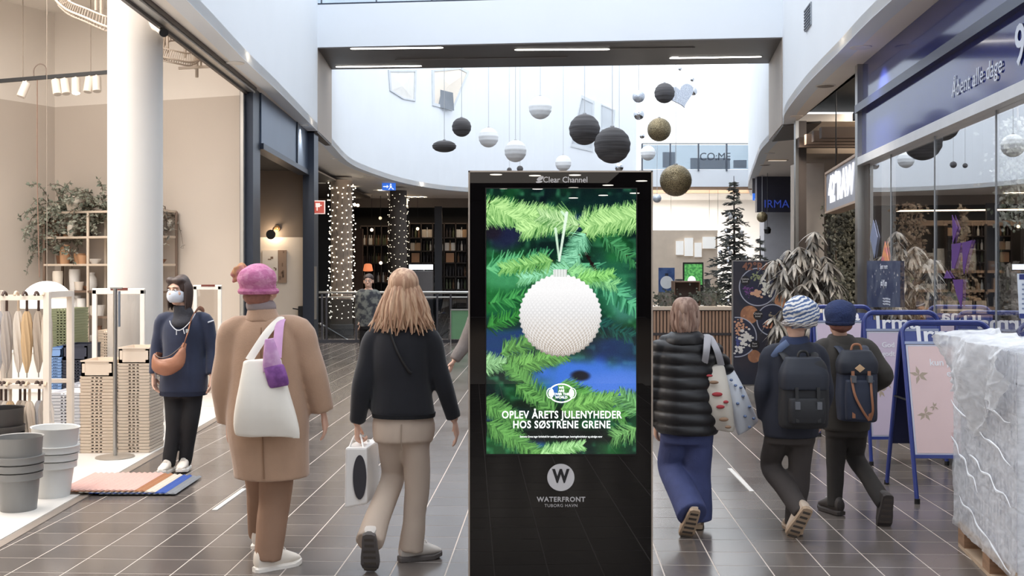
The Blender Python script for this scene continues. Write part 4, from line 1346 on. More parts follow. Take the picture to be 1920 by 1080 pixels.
# ---- stackable crates
def crate(w, d, h, mat, name='storage_crate', origin=(0, 0, 0), slots=True):
    """thin ventilated tray, front at -y"""
    t = thing(name, origin, '', 'crate')
    x, y, z = origin
    m = MB()
    th = .006
    m.box(x, x + w, y, y + d, z, z + th)
    m.box(x, x + th, y, y + d, z, z + h)
    m.box(x + w - th, x + w, y, y + d, z, z + h)
    m.box(x, x + w, y + d - th, y + d, z, z + h)
    # front wall with three columns of openings
    ho = h * .42
    xs = [0, .34, .41, .46, .54, .59, .66, 1.0] if slots else [0, 1.0]
    z0, z1 = z + h * .3, z + h * .3 + ho
    for i in range(0, len(xs) - 1, 2):
        m.box(x + w * xs[i], x + w * xs[i + 1], y, y + th, z, z + h)
    if slots:
        for i in (1, 3, 5):
            m.box(x + w * xs[i], x + w * xs[i + 1], y, y + th, z, z0)
            m.box(x + w * xs[i], x + w * xs[i + 1], y, y + th, z1, z + h)
    m.build('body', mat, t)
    r = MB()
    r.box(x - .003, x + w + .003, y - .004, y + .004, z + h - .006, z + h)
    r.box(x - .004, x + .004, y, y + d, z + h - .006, z + h)
    r.box(x + w - .004, x + w + .004, y, y + d, z + h - .006, z + h)
    r.build('rim', mat, t)
    return t
def stack(x, y, z0, w, d, pitch, n, mat, labfmt, grp, jit=.003, seed=0):
    r = random.Random(seed)
    root = crate(w, d, pitch * .9, mat, origin=(x, y, z0))
    ordn = 'first second third fourth fifth sixth seventh eighth ninth tenth eleventh twelfth thirteenth fourteenth fifteenth sixteenth'.split()
    for i in range(n):
        k_ = n - 1 - i
        pos = 'topmost' if k_ == 0 else 'lowest' if i == 0 else (ordn[i] + ' from below' if i < n / 2 else ordn[k_] + ' from the top')
        lab = labfmt % pos
        if i == 0:
            root['label'] = lab; root['group'] = grp
            continue
        dup(root, (x + r.uniform(-jit, jit), y + r.uniform(-jit, jit), z0 + i * pitch), lab, group=grp)
def open_crate(x, y, z, w, d, h, mat, lab):
    t = thing('open_crate', (x, y, z), lab, 'crate')
    m = MB(); th = .008
    m.box(x, x + w, y, y + d, z, z + th)
    for (a, b_, c_, d_) in ((x, x + th, y, y + d), (x + w - th, x + w, y, y + d), (x, x + w, y + d - th, y + d)):
        m.box(a, b_, c_, d_, z, z + h)
    m.box(x, x + w, y, y + th, z, z + h * .22); m.box(x, x + w, y, y + th, z + h * .8, z + h)
    m.box(x, x + w * .12, y, y + th, z, z + h); m.box(x + w * .88, x + w, y, y + th, z, z + h)
    m.box(x + w * .1, x + w * .9, y + .003, y + th, z + h * .1, z + h * .9)
    m.build('body', mat, t)
    r = MB(); r.box(x - .005, x + w + .005, y - .006, y + .004, z + h - .012, z + h); r.box(x - .006, x + .004, y, y + d, z + h - .012, z + h); r.box(x + w - .004, x + w + .006, y, y + d, z + h - .012, z + h)
    r.build('rim', mat, t)
BEI = M('crate_beige', (226, 210, 192), .5, var=.02)
GRY = M('crate_grey', (196, 198, 204), .5, var=.02)
LGR = M('crate_light_grey', (212, 214, 220), .5, var=.02)
OLV = M('crate_olive', (128, 134, 104), .5, var=.03)
BLU = M('crate_blue', (122, 156, 204), .5, var=.03)
DRK = M('crate_navy', (48, 52, 68), .5, var=.03)
ys = 9.5
x1 = (150 - 960) / FPX * ys
stack(x1, ys, .012, .298, .38, .0286, 24, BEI, 'beige crate, %s of the stack behind the pole stand', 'beige crates in the stack behind the pole stand', seed=1)
open_crate(x1 + .01, ys, .012 + 24 * .0286, .28, .37, .14, BEI, 'beige crate with raised sides topping the stack behind the pole stand')
x2 = (219 - 960) / FPX * ys
stack(x2, ys + .02, .012, .285, .38, .0286, 28, BEI, 'beige crate, %s of the taller stack by the woman in navy', 'beige crates in the taller stack by the woman in navy', seed=2)
open_crate(x2 + .01, ys + .02, .012 + 28 * .0286, .27, .37, .14, BEI, 'beige crate with raised sides topping the taller stack by the woman in navy')
x3 = (95 - 960) / FPX * ys
stack(x3, ys, .012, .262, .38, .0286, 19, LGR, 'pale grey crate, %s of the stack by the umbrella rack', 'pale grey crates in the stack by the umbrella rack', seed=3)
stack(x3 - .01, ys + .40, .012, .262, .38, .0286, 20, GRY, 'grey crate, %s of the stack behind the pale grey one', 'grey crates behind the pale grey stack', seed=4)
# second row stands behind on a plinth
tb = thing('display_plinth', (-4.5, 10.35, 0), 'white display plinth behind the crate stacks', 'plinth')
MB().box(-4.75, -4.14, 10.32, 10.8, .012, .46).build('body', M('plinth_white', (232, 228, 222), .5), tb, bevel=.006)
MB().box(-4.77, -4.12, 10.3, 10.82, .46, .485).build('top', M('plinth_white'), tb, bevel=.004)
x = (118 - 960) / FPX * 10.35
stack(x, 10.34, .486, .24, .34, .0286, 10, DRK, 'navy crate, %s of the dark stack on the plinth', 'navy crates on the plinth', seed=5)
open_crate(x + .005, 10.34, .486 + .286, .235, .33, .15, DRK, 'navy crate with raised sides topping the dark stack')
x = (92 - 960) / FPX * 10.34
stack(x, 10.34, .486, .12, .3, .0286, 11, BLU, 'light blue crate, %s of the narrow blue stack beside the rack', 'light blue crates beside the rack', seed=6)
open_crate(x + .002, 10.34, .486 + 11 * .0286, .115, .29, .09, BLU, 'light blue crate with raised sides topping the blue stack')
tb = thing('display_plinth', (-4.95, 10.9, 0), 'taller white display plinth behind the navy crates', 'plinth')
MB().box(-5.1, -4.5, 10.88, 11.35, .012, .80).build('body', M('plinth_white'), tb, bevel=.006)
MB().box(-5.12, -4.48, 10.86, 11.37, .80, .825).build('top', M('plinth_white'), tb, bevel=.004)
x = (90 - 960) / FPX * 10.9
stack(x, 10.9, .826, .27, .36, .0286, 15, OLV, 'olive crate, %s of the green stack beside the rack', 'olive crates on the taller plinth', seed=7)
tb = thing('display_table', (-4.2, 11.35, 0), 'low white table behind the tall beige stacks', 'table')
MB().box(-4.35, -3.72, 11.1, 11.5, .70, .73).build('tabletop', M('plinth_white'), tb)
for a in (-4.33, -3.76):
    for b_ in (11.12, 11.46):
        MB().box(a, a + .03, b_, b_ + .03, .012, .70).build('leg', M('plinth_white'), tb)
x = (184 - 960) / FPX * 11.12
stack(x, 11.12, .731, .18, .3, .0286, 10, BEI, 'small beige crate, %s of the short stack behind the gate', 'small beige crates seen through the gate', seed=8)
stack(x + .2, 11.14, .731, .16, .3, .0286, 11, LGR, 'small grey crate, %s of the short stack behind the gate', 'small grey crates seen through the gate', seed=9)

# ---- security gates, pole stand
GW = M('gate_white', (236, 230, 222), .35)
def gate(x0, x1, Y, ztop, lab):
    t = thing('security_gate', ((x0 + x1) / 2, Y, .012), lab, 'security gate')
    w = .045
    m = MB(); m.box(x0, x0 + w, Y, Y + .03, .03, ztop); m.build('post', GW, t, bevel=.006)
    m = MB(); m.box(x1 - w, x1, Y, Y + .03, .03, ztop); m.build('post', GW, t, bevel=.006)
    MB().box(x0, x1, Y, Y + .03, ztop - w, ztop + .012).build('top_bar', GW, t, bevel=.006)
    MB().box(x0 + .03, x1 - .03, Y, Y + .03, .46, .50).build('cross_bar', GW, t, bevel=.004)
    MB().box(x0 + w, x1 - w, Y + .012, Y + .018, .5, ztop - w).build('clear_panel', glass_mat('gate_acrylic', (244, 242, 240), .03), t)
    MB().box((x0 + x1) / 2 - .07, (x0 + x1) / 2 + .09, Y - .004, Y + .034, ztop - .006, ztop + .016).build('status_strip', M('gate_strip', (112, 56, 48), .4), t)
    MB().box(x0 - .01, x1 + .01, Y - .04, Y + .07, .012, .03).build('foot', GW, t)
gate((172 - 960) / FPX * 10.02, (271 - 960) / FPX * 10.02, 10.02, 1.46, 'white security gate frame in front of the round column')
gate((362 - 960) / FPX * 12.5, (415 - 960) / FPX * 12.5, 12.5, 1.455, 'white security gate frame behind the woman in navy')
t = thing('pole_stand', (-3.46, 9.3, .012), 'slim steel pole stand on a round base in front of the crates', 'stand')
MB().lathe([(.0, 0), (.165, 0), (.163, .008), (.03, .016), (0, .016)], 36, (-3.46, 9.3, .012)).build('base', M('stand_base_grey', (186, 178, 168), .35, metal=.6), t)
MB().tube([(-3.46, 9.3, .02), (-3.46, 9.3, 1.485)], .018, 14).build('pole', STEEL, t)
MB().tube([(-3.425, 9.3, 1.15), (-3.425, 9.3, 1.46)], .011, 10).build('sleeve', M('sleeve_blue_grey', (140, 148, 160), .3, metal=.5), t)
MB().box(-3.5, -3.4, 9.285, 9.315, 1.48, 1.492).build('top_plate', STEEL, t)

# ---- glowing dome lamp
c = P(88, 575, 10.4)
t = thing('dome_lamp', tuple(c), 'large glowing white dome lamp behind the umbrella rack', 'lamp')
MB().lathe([(.25 * math.cos(a_), .25 * math.sin(a_)) for a_ in [i * math.pi / 24 for i in range(13)]], 36, (c.x, c.y, c.z)).build('shade', M('dome_white', (250, 248, 244), .5, emis=(255, 250, 242), es=.75), t)
MB().lathe([(.25, -.012), (.25, 0)], 36, (c.x, c.y, c.z)).build('rim', k_white, t)
MB().tube([(c.x, c.y, c.z + .25), (c.x, c.y, 5.25)], .003, 5).build('cord', WIRE, t)

# ---- umbrella rack
ry = 8.6
rack = thing('umbrella_rack', ((20 - 960) / FPX * ry, ry, .012), 'cream umbrella display rack at the left edge', 'rack')
RK = M('rack_cream', (232, 220, 206), .5)
rx0, rx1 = (-60 - 960) / FPX * ry, (92 - 960) / FPX * ry
for x in (rx0, rx1 - .05):
    MB().box(x, x + .05, ry, ry + .05, .012, 1.47).build('post', RK, rack, bevel=.004)
    MB().box(x, x + .05, ry + .45, ry + .5, .012, 1.47).build('post', RK, rack, bevel=.004)
    MB().box(x, x + .05, ry + .05, ry + .45, 1.42, 1.47).build('side_rail', RK, rack)
for z in (1.40, .685, .655 - .42):
    MB().box(rx0 + .05, rx1 - .05, ry + .01, ry + .035, z, z + .035).build('rail', RK, rack)
    MB().box(rx0 + .05, rx1 - .05, ry + .46, ry + .485, z, z + .035).build('rail', RK, rack)
ucols = [((196, 182, 166), 'pale beige'), ((178, 164, 150), 'greige'), ((196, 166, 128), 'tan'), ((214, 204, 192), 'cream'), ((170, 160, 152), 'stone grey'), ((188, 186, 188), 'light grey'), ((206, 190, 172), 'sand')]
def umbrella(x, y, ztop, L, ci, lab, clear=False):
    rgb, cn = ucols[ci % len(ucols)]
    t = thing('folded_umbrella', (x, y, ztop), lab, 'umbrella', 'folded umbrellas on the rack')
    hd = M('umbrella_handle_dark', (70, 50, 42), .4) if ci % 3 else M('umbrella_handle_pale', (206, 184, 160), .4)
    MB().tube([(x, y - .0, ztop - .12), (x, y, ztop), (x + .0, y - .02, ztop + .03), (x, y - .05, ztop + .035), (x, y - .07, ztop + .01)], .011, 8, 3).build('handle', hd, t)
    m = MB()
    mt = M('umbrella_%s' % cn.replace(' ', '_'), rgb, .75, var=.08, scale=30, stretch=(1, 1, .1))
    rings = []
    n = 16
    for q, (f, r_) in enumerate(((0, .014), (.06, .024), (.2, .034), (.5, .036), (.8, .026), (1, .008))):
        rings.append([(x + r_ * (1 + .3 * (i % 2)) * math.cos(2 * math.pi * i / n + f * 1.2), y + r_ * (1 + .3 * (i % 2)) * math.sin(2 * math.pi * i / n + f * 1.2), ztop - .12 - L * f) for i in range(n)])
    m.ring_loft(rings[::-1], True, True)
    m.build('canopy', mt, t)
    MB().tube([(x, y, ztop - .12 - L), (x, y, ztop - .16 - L)], .005, 6).build('tip', STEEL, t)
for i in range(7):
    px = 90 - 19 * i - 8
    x = (px - 960) / FPX * ry
    umbrella(x, ry + .06 + .03 * (i % 2), 1.43, .50, i, '%s folded umbrella in the upper row, %s' % (ucols[i % 7][1], 'nearest the crates' if i == 0 else 'at the picture edge' if i > 3 else ['', 'second from the right post', 'third from the right post', 'fourth from the right post'][i]))
for i in range(9):
    px = 86 - 12 * i
    x = (px - 960) / FPX * ry
    umbrella(x, ry + .05 + .03 * (i % 3), .70, .40, i + 3, 'folded umbrella in the lower row of the rack, %s' % ('nearest the right post' if i == 0 else '%s from the right post' % 'first second third fourth fifth sixth seventh eighth ninth tenth eleventh twelfth'.split()[i]))
t0 = None

# ---- buckets
def bucket(cx, cy_, z, r0, r1, h, mat, lab, tilt=(0, 0), n_nest=0, name='laundry_tub'):
    t = thing(name, (cx, cy_, z), lab, 'bucket')
    def fw(z_, a_): return 1
    m = MB()
    m.lathe([(0, .004), (r0, 0), (r0 + (r1 - r0) * .62, h * .62), (r0 + (r1 - r0) * .7, h * .7), (r1 - .004, h - .01), (r1 + .004, h), (r1 - .008, h - .004), (r0 + (r1 - r0) * .6, h * .6), (r0 - .01, .02), (0, .02)], 40, (cx, cy_, z))
    m.build('body', mat, t)
    for q in range(n_nest):
        zz = h * .74 - q * .055
        m = MB()
        rr_ = r0 + (r1 - r0) * zz / h + .003
        m.lathe([(rr_, z + zz - .05), (rr_ + .012, z + zz - .045), (rr_ + .01, z + zz - .01), (rr_ + .016, z + zz), (rr_, z + zz + .002)], 40, (cx, cy_, 0))
        m.build('lower_rim', mat, t)
    t.rotation_euler = (tilt[0], tilt[1], 0)
    return t
c = G(35, 955, .012)
bucket(c.x, c.y, .012, .115, .158, .50, M('tub_grey', (128, 127, 125), .45, var=.03), 'stack of grey plastic tubs at the bottom left', n_nest=3)
c = G(88, 935, .012)
bucket(c.x, c.y + .1, .012, .115, .165, .50, M('tub_white', (206, 206, 204), .45, var=.03), 'stack of white plastic tubs behind the grey ones', n_nest=3, tilt=(0, math.radians(2)))
c = G(2, 893, .012)
bucket(c.x, c.y, .012, .13, .17, .545, M('tub_black', (44, 41, 40), .5, var=.03), 'black plastic tub partly cut by the left edge', n_nest=2)

# ---- doormats
cols_ = [('mat_grey', (120, 122, 126), 'grey'), ('mat_blue', (50, 78, 150), 'blue'), ('mat_cream', (196, 186, 172), 'cream'), ('mat_brown', (158, 108, 74), 'brown'), ('mat_pink', (208, 168, 158), 'pink')]
a, b_, c_, d_ = G(108, 929), G(1, 1), None, None
nl, nr, fr_, fl = G(108, 930), G(292, 930), G(332, 897), G(182, 897)
for q, (mn, rgb, cn) in enumerate(cols_):
    sh = (4 - q) * .075
    z0 = .013 + q * .0065
    L, R_, FR, FL = nl.copy(), G(292, 930), fr_.copy(), fl.copy()
    W_ = R_.x - sh * 0 - (4 - 4) * 0
    xr = nl.x + .56 + sh
    pts = [(nl.x + sh, nl.y), (xr, nl.y), (xr - .0, fl.y), (nl.x + sh, fl.y)]
    m = MB()
    n = 26
    vs = []
    for iy in range(2):
        for ix in range(n + 1):
            x = pts[0][0] + (pts[1][0] - pts[0][0]) * ix / n
            zz = z0 + .012 * (1 if ix % 2 else .2)
            y = pts[0][1] + (pts[3][1] - pts[0][1]) * iy
            vs += [(x, y - (0.006 if iy == 0 and ix % 2 else 0), z0), (x, y, zz)]
    fs = []
    for ix in range(n):
        for_ = 2 * ix
        o1, o2 = 2 * ix, 2 * (ix + 1)
        p1, p2 = 2 * (n + 1) + o1, 2 * (n + 1) + o2
        fs += [(o1, o2, o2 + 1, o1 + 1), (o1 + 1, o2 + 1, p2 + 1, p1 + 1), (p1, p1 + 1, p2 + 1, p2), (o1, p1, p2, o2)]
    fs += [(0, 1, 2 * (n + 1) + 1, 2 * (n + 1)), (2 * n, 2 * (n + 1) + 2 * n, 2 * (n + 1) + 2 * n + 1, 2 * n + 1)]
    m.add(vs, fs)
    o = m.build('doormat', M(mn, rgb, .9, var=.06, scale=60, bump=.5, bscale=200), None, origin=(pts[0][0], pts[0][1], z0))
    tag(o, '%s ribbed doormat, %s of the fanned pile on the shop threshold' % (cn, ['lowest', 'second from below', 'middle one', 'second from the top', 'topmost'][q]), 'doormat', 'doormats fanned on the threshold')
# ================================================================ PEOPLE
SKIN = M('skin', (214, 172, 150), .55, var=.03, scale=20)
def q2(px, py, Y, dy=0.0):
    return P(px, py, Y) + Vector((0, dy, 0))          # keeps the real size taken at depth Y

def head_shapes(mb, c, s, yaw, tilt=0.0):
    """skull, jaw, nose, ears; face looks along local -y turned by yaw"""
    R = Matrix.Rotation(yaw, 3, 'Z') @ Matrix.Rotation(tilt, 3, 'X')
    m4 = R.to_4x4()
    def at(x, y, z): return Vector(c) + R @ Vector((x * s, y * s, z * s))
    mb.sphere(at(0, .012, .03), (.073 * s, .092 * s, .088 * s), 20, 14, m4)
    mb.sphere(at(0, -.022, -.045), (.056 * s, .062 * s, .068 * s), 18, 12, m4)
    mb.sphere(at(0, -.04, -.085), (.030 * s, .034 * s, .026 * s), 12, 8, m4)
    mb.tube([at(0, -.082, .018), at(0, -.10, -.012), at(0, -.108, -.028)], [.009 * s, .013 * s, .016 * s], 8)
    mb.sphere(at(0, -.085, -.058), (.026 * s, .012 * s, .008 * s), 10, 6, m4)
    mb.sphere(at(0, -.082, -.070), (.022 * s, .012 * s, .008 * s), 10, 6, m4)
    mb.sphere(at(0, -.072, .032), (.055 * s, .018 * s, .012 * s), 12, 6, m4)
    for q in (-1, 1):
        mb.sphere(at(q * .076, .01, -.005), (.010 * s, .020 * s, .032 * s), 10, 8, m4)
        mb.sphere(at(q * .045, -.06, -.02), (.022 * s, .02 * s, .022 * s), 10, 8, m4)
    return at

def hand_shapes(mb, wr, d, side, palm_n, s=1.0, curl=.5):
    """palm, four unequal bent fingers, thumb off the side; d = pointing direction, palm_n = palm facing"""
    d = Vector(d).normalized()
    n = Vector(palm_n); n = (n - d * n.dot(d)).normalized()
    w = d.cross(n) * side                         # towards the thumb
    if True:
        pc = [wr, wr + d * .03 * s, wr + d * .085 * s]
        mb.tube(pc, [.024 * s, .034 * s, .038 * s], 12, 0, .45, ref=w)
    for i, (off, L) in enumerate(((.028, .072), (.0095, .080), (-.0095, .074), (-.028, .058))):
        b0 = wr + d * .06 * s + w * off * .9 * s
        p = [b0]
        dd = (d + w * off * 4).normalized()
        b1 = wr + d * .088 * s + w * off * 1.06 * s
        p.append(b1)
        c = 0
        cur = b1
        for sg in (.42, .32, .26):
            c += curl * .8
            v = dd * math.cos(c) + n * math.sin(c)
            cur = cur + v * L * sg * s
            p.append(cur)
        mb.tube(p, [.0095 * s, .0092 * s, .0085 * s, .0078 * s, .0062 * s], 8)
    t0 = wr + d * .02 * s + w * .018 * s
    t1 = t0 + (d * .55 + w * .75 + n * .15).normalized() * .036 * s
    t2 = t1 + (d * .85 + w * .35 + n * .35).normalized() * .030 * s
    t3 = t2 + (d * .9 + w * .05 + n * .45).normalized() * .024 * s
    mb.tube([t0, t1, t2, t3], [.014 * s, .0125 * s, .0105 * s, .008 * s], 8)

def shoe(parent, an, toe_dir, up, s, mat, sole_mat, name='shoe', lab=None):
    """an = ankle joint; toe_dir along the foot; up = from sole to ankle"""
    f = Vector(toe_dir).normalized()
    u = Vector(up); u = (u - f * u.dot(f)).normalized()
    r = f.cross(u)
    def at(a, b, c): return an + (f * a + r * b + u * c) * s
    rings = []
    sp = [(-.075, .020, -.045, .02), (-.068, .032, -.035, .045), (-.03, .036, -.028, .075), (.02, .038, -.030, .062), (.07, .043, -.040, .042), (.12, .046, -.050, .028), (.155, .038, -.056, .018), (.175, .018, -.062, .010)]
    n = 16
    for (a, w, zc, h) in sp:
        ring = []
        for i in range(n):
            t = 2 * math.pi * i / n
            zz = zc + math.sin(t) * h
            zz = max(zz, -.082)
            ring.append(at(a, math.cos(t) * w, zz))
        rings.append(ring)
    m = MB()
    m.ring_loft(rings, True, True)
    o = m.build(name, mat, parent)
    if lab: o['label'] = lab
    m = MB()
    rings = []
    for (a, w) in ((-.082, .016), (-.072, .034), (-.03, .040), (.02, .042), (.07, .049), (.12, .051), (.155, .044), (.178, .022)):
        lift = .010 if a > .14 else 0
        rings.append([at(a, -w, -.100 + lift), at(a, w, -.100 + lift), at(a, w * 1.04, -.078 + lift), at(a, w * .6, -.070 + lift), at(a, -w * .6, -.070 + lift), at(a, -w * 1.04, -.078 + lift)])
    m.ring_loft(rings, True, False)
    m.build('sole', sole_mat, o)
    m = MB()
    for q in range(6):
        a = -.055 + q * .04
        w = .026 if q in (0, 1) else .034
        m.add([tuple(at(a, -w, -.1035)), tuple(at(a + .016, -w, -.1035)), tuple(at(a + .016, w, -.1035)), tuple(at(a, w, -.1035)),
               tuple(at(a, -w, -.099)), tuple(at(a + .016, -w, -.099)), tuple(at(a + .016, w, -.099)), tuple(at(a, w, -.099))],
              [(0, 1, 2, 3), (4, 7, 6, 5), (0, 4, 5, 1), (1, 5, 6, 2), (2, 6, 7, 3), (3, 7, 4, 0)])
    m.build('tread', M('tread_dark', (74, 66, 60), .7), o)
    m = MB()
    for q in range(4):
        a = .03 + q * .018
        m.tube([at(a, -.02, .012 - q * .009 + .012), at(a + .004, 0, .026 - q * .011 + .008), at(a, .02, .012 - q * .009 + .012)], .0035, 6, 3)
    m.build('lace', M('lace_pale', (222, 218, 212), .7), o)
    return o

def locks(mb, at, n, seed, top, bottom, rad, L, outw=.01, w=.012, back=True, arc=(0, 2 * math.pi)):
    pass

def make_person(label, J, s, spec, Yp):
    """J: joints in world space. spec: garment shapes and materials."""
    g = spec['ground']
    root = thing('person', (g[0], g[1], 0), label, 'person')
    f = Vector(spec.get('front', (0, 1, 0))).normalized()      # the way the chest faces
    yw = math.atan2(f.y, f.x) + math.pi / 2                     # 0 when facing -y
    vox = spec.get('voxel', .0065)
    torso_yaw = math.atan2(f.y, f.x) - math.pi / 2
    # ---------------- body
    mb = MB()
    pel, ch, nk, hd = J['pelvis'], J['chest'], J['neck'], J['head']
    bw = spec.get('bulk', 1.0)
    mb.hrings([(pel + Vector((0, 0, -.10 * s)), .135 * s * bw, .095 * s * bw, torso_yaw), (pel, .155 * s * bw, .105 * s * bw, torso_yaw), (pel.lerp(ch, .45), .125 * s * bw, .088 * s * bw, torso_yaw), (ch, .15 * s * bw, .10 * s * bw, torso_yaw), (ch.lerp(nk, .7), .12 * s, .075 * s, torso_yaw), (nk, .055 * s, .055 * s, torso_yaw)], 20, 3)
    mb.tube([nk - Vector((0, 0, .05 * s)), nk, hd + Vector((0, 0, -.05 * s))], [.055 * s, .052 * s, .05 * s], 12)
    at = head_shapes(mb, hd, s * spec.get('head_scale', 1.0), spec.get('head_yaw', yw), spec.get('tilt', 0))
    for sd in ('L', 'R'):
        sh, el, wr = J['sh' + sd], J['el' + sd], J['wr' + sd]
        mb.tube([nk.lerp(sh, .4) - Vector((0, 0, .03)), sh, el, wr], [.05 * s, .047 * s, .037 * s, .024 * s], 12, 4)
        hd_ = J['ha' + sd] - wr
        # the two hands mirror each other: inner side of the palm turned to the thigh
        rt = f.cross(Vector((0, 0, 1)))
        pn = spec.get('palm' + sd, rt if sd == 'L' else -rt)
        side = spec.get('thumb' + sd, 1 if sd == 'R' else -1)
        hand_shapes(mb, wr, hd_, side, pn, s * spec.get('hand_scale', 1.0), spec.get('curl' + sd, .35))
        hp, kn, an = J['hip' + sd], J['kn' + sd], J['an' + sd]
        mb.tube([hp, hp.lerp(kn, .5), kn, kn.lerp(an, .35), an], [.08 * s, .068 * s, .05 * s, .048 * s, .034 * s], 12, 3)
        mb.tube([an, an + Vector(J['to' + sd]).normalized() * .07 * s - Vector(J['up' + sd]).normalized() * .05 * s], [.034 * s, .024 * s], 8)
    body = union('body', mb, vox, SKIN, root, 3)
    # eyes
    for q in (-1, 1):
        e = MB(); e.sphere(at(q * .031, -.083, .008), .0115 * s, 12, 8)
        e.build('eye', M('eye_white', (236, 232, 228), .2), root)
        e = MB(); e.sphere(at(q * .031, -.091, .008), (.0055 * s, .0055 * s, .0055 * s), 10, 6)
        e.build('iris', M('iris_brown', (60, 42, 34), .2), root)
        e = MB(); e.tube([at(q * .016, -.094, .028), at(q * .032, -.094, .033), at(q * .05, -.082, .028)], .004 * s, 6, 3)
        e.build('eyebrow', M('brow', (92, 70, 56), .8), root)
    # ---------------- trousers
    tr = spec['trousers']
    mb = MB()
    mb.hrings([(pel + Vector((0, 0, -.13 * s)), tr.get('hipw', .165) * s * .96, .125 * s, torso_yaw), (pel + Vector((0, 0, -.02 * s)), tr.get('hipw', .165) * s, .125 * s, torso_yaw), (pel + Vector((0, 0, .10 * s)), .14 * s * bw, .105 * s, torso_yaw)], 20, 3)
    for sd in ('L', 'R'):
        hp, kn, an = J['hip' + sd], J['kn' + sd], J['an' + sd]
        r0, r1, r2, r3 = tr['r']
        end = an + (an - kn).normalized() * max(.05, tr.get('over', .05))
        mb.tube([hp + Vector((0, 0, .02)), hp.lerp(kn, .45), kn, kn.lerp(an, .45), end], [r0 * s, (r0 + r1) / 2 * s, r1 * s, r2 * s, r3 * s], 16, 4)
    union('trousers', mb, .011, tr['mat'], root, 3, folds(.0035, 14, 20, seed=int(Yp * 10)))
    # ---------------- top
    tp_ = spec['top']
    mb = MB()
    mb.hrings([(Vector(c), rx, ry, torso_yaw) for c, rx, ry in tp_['rings']], 26, 3, tp_.get('e', 2.2))
    for sd in ('L', 'R'):
        sh, el, wr = J['sh' + sd], J['el' + sd], J['wr' + sd]
        a0, a1, a2 = tp_['arm']
        mb.tube([nk.lerp(sh, .35) - Vector((0, 0, .045 * s)), sh, sh.lerp(el, .5), el, el.lerp(wr, .55), el.lerp(wr, tp_.get('cuff', .97))], [a0 * .95 * s, a0 * s, (a0 + a1) / 2 * s, a1 * s, (a1 + a2) / 2 * s, a2 * s], 16, 4)
    if 'extra' in tp_:
        tp_['extra'](mb)
    union(tp_['name'], mb, .011, tp_['mat'], root, 4, tp_.get('disp', folds(.004, 12, 12, seed=int(Yp * 7))))
    # ---------------- shoes
    for sd in ('L', 'R'):
        shoe(root, J['an' + sd], J['to' + sd], J['up' + sd], s * spec.get('shoe_s', 1.0), spec['shoe'], spec['sole'])
    return root, at

def joints(Y, s, d):
    """d: name -> (px, py, dy) measured in the photograph at depth Y"""
    return {k: (q2(v[0], v[1], Y, v[2]) if k[:2] not in ('to', 'up') else Vector(v)) for k, v in d.items()}

def hair_shell(name, root, at, s, mat, shapes, strands, seed=1, vox=.010):
    """cap volume plus separate locks that follow it"""
    mb = MB()
    for (c, r) in shapes:
        mb.sphere(at(*c), (r[0] * s, r[1] * s, r[2] * s), 18, 12)
    cap = union(name, mb, vox, mat, root, 3, folds(.004, 90, 12, seed=seed))
    r_ = random.Random(seed)
    m = MB()
    for (p0, p1, p2, p3) in strands:
        m.tube([at(*p0), at(*p1), at(*p2), at(*p3)], [.010 * s, .013 * s, .011 * s, .003 * s], 6, 3)
    if strands:
        m.build('hair_lock', mat, cap)
    return cap

def strap(root, pts, w, th, mat, name='strap', k=5, ref=(0, 1, 0)):
    m = MB()
    m.tube(pts, w / 2, 8, k, th / w, ref=None)
    return m

# ---------------------------------------------------------------- woman in navy, facing us, mask
Y = 8.7
d = dict(head=(335, 546, 0), neck=(345, 584, .03), chest=(343, 640, .03), pelvis=(343, 716, .03),
         shL=(382, 600, .03), elL=(396, 655, .04), wrL=(398, 704, -.02), haL=(398, 726, -.05),
         shR=(304, 600, .03), elR=(291, 655, .04), wrR=(290, 704, -.02), haR=(294, 727, -.05),
         hipL=(361, 730, .03), knL=(357, 790, .0), anL=(345, 858, .04), toL=(.02, -1, 0), upL=(0, 0, 1),
         hipR=(325, 730, .03), knR=(327, 790, .0), anR=(320, 861, -.04), toR=(-.12, -1, 0), upR=(0, 0, 1))
J = joints(Y, 1, d)
J['anL'].z = .102; J['anR'].z = .102
NAVY = M('navy_jacket', (34, 42, 66), .85, var=.12, scale=14, sheen=.2)
BLKT = M('black_trousers', (24, 23, 26), .85, var=.1, scale=14)
WSH = M('white_sneaker', (226, 216, 204), .55, var=.04)
WSO = M('white_sole', (236, 230, 222), .55)
C_ = J['chest']; PE = J['pelvis']
rings = [(q2(342, 739, Y, .03), .185, .145), (q2(342, 728, Y, .03), .195, .15), (q2(343, 700, Y, .03), .19, .15), (q2(343, 660, Y, .03), .165, .135), (q2(343, 620, Y, .03), .18, .125), (q2(344, 599, Y, .03), .155, .10), (q2(345, 586, Y, .03), .075, .07)]
navy, at = make_person('woman in navy sweater dress jacket and face mask, standing by the crates', J, .96,
    dict(ground=(J['pelvis'].x, Y), front=(0, -1, 0), head_yaw=-.35, bulk=1.05, head_scale=1.05, palmL=(-.9, -.2, 0), palmR=(.9, -.2, 0), thumbL=1, thumbR=-1, hand_scale=1.0,
         trousers=dict(r=(.095, .07, .062, .05), mat=BLKT, hipw=.17, over=.05),
         top=dict(name='jacket', rings=rings, arm=(.066, .056, .046), mat=NAVY, cuff=.95),
         shoe=WSH, sole=WSO, shoe_s=.95), Y)
s_ = 1.0
HB = M('hair_dark_brown', (62, 48, 44), .55, var=.2, scale=60, stretch=(1, 1, .15))
st = []
r_ = random.Random(2)
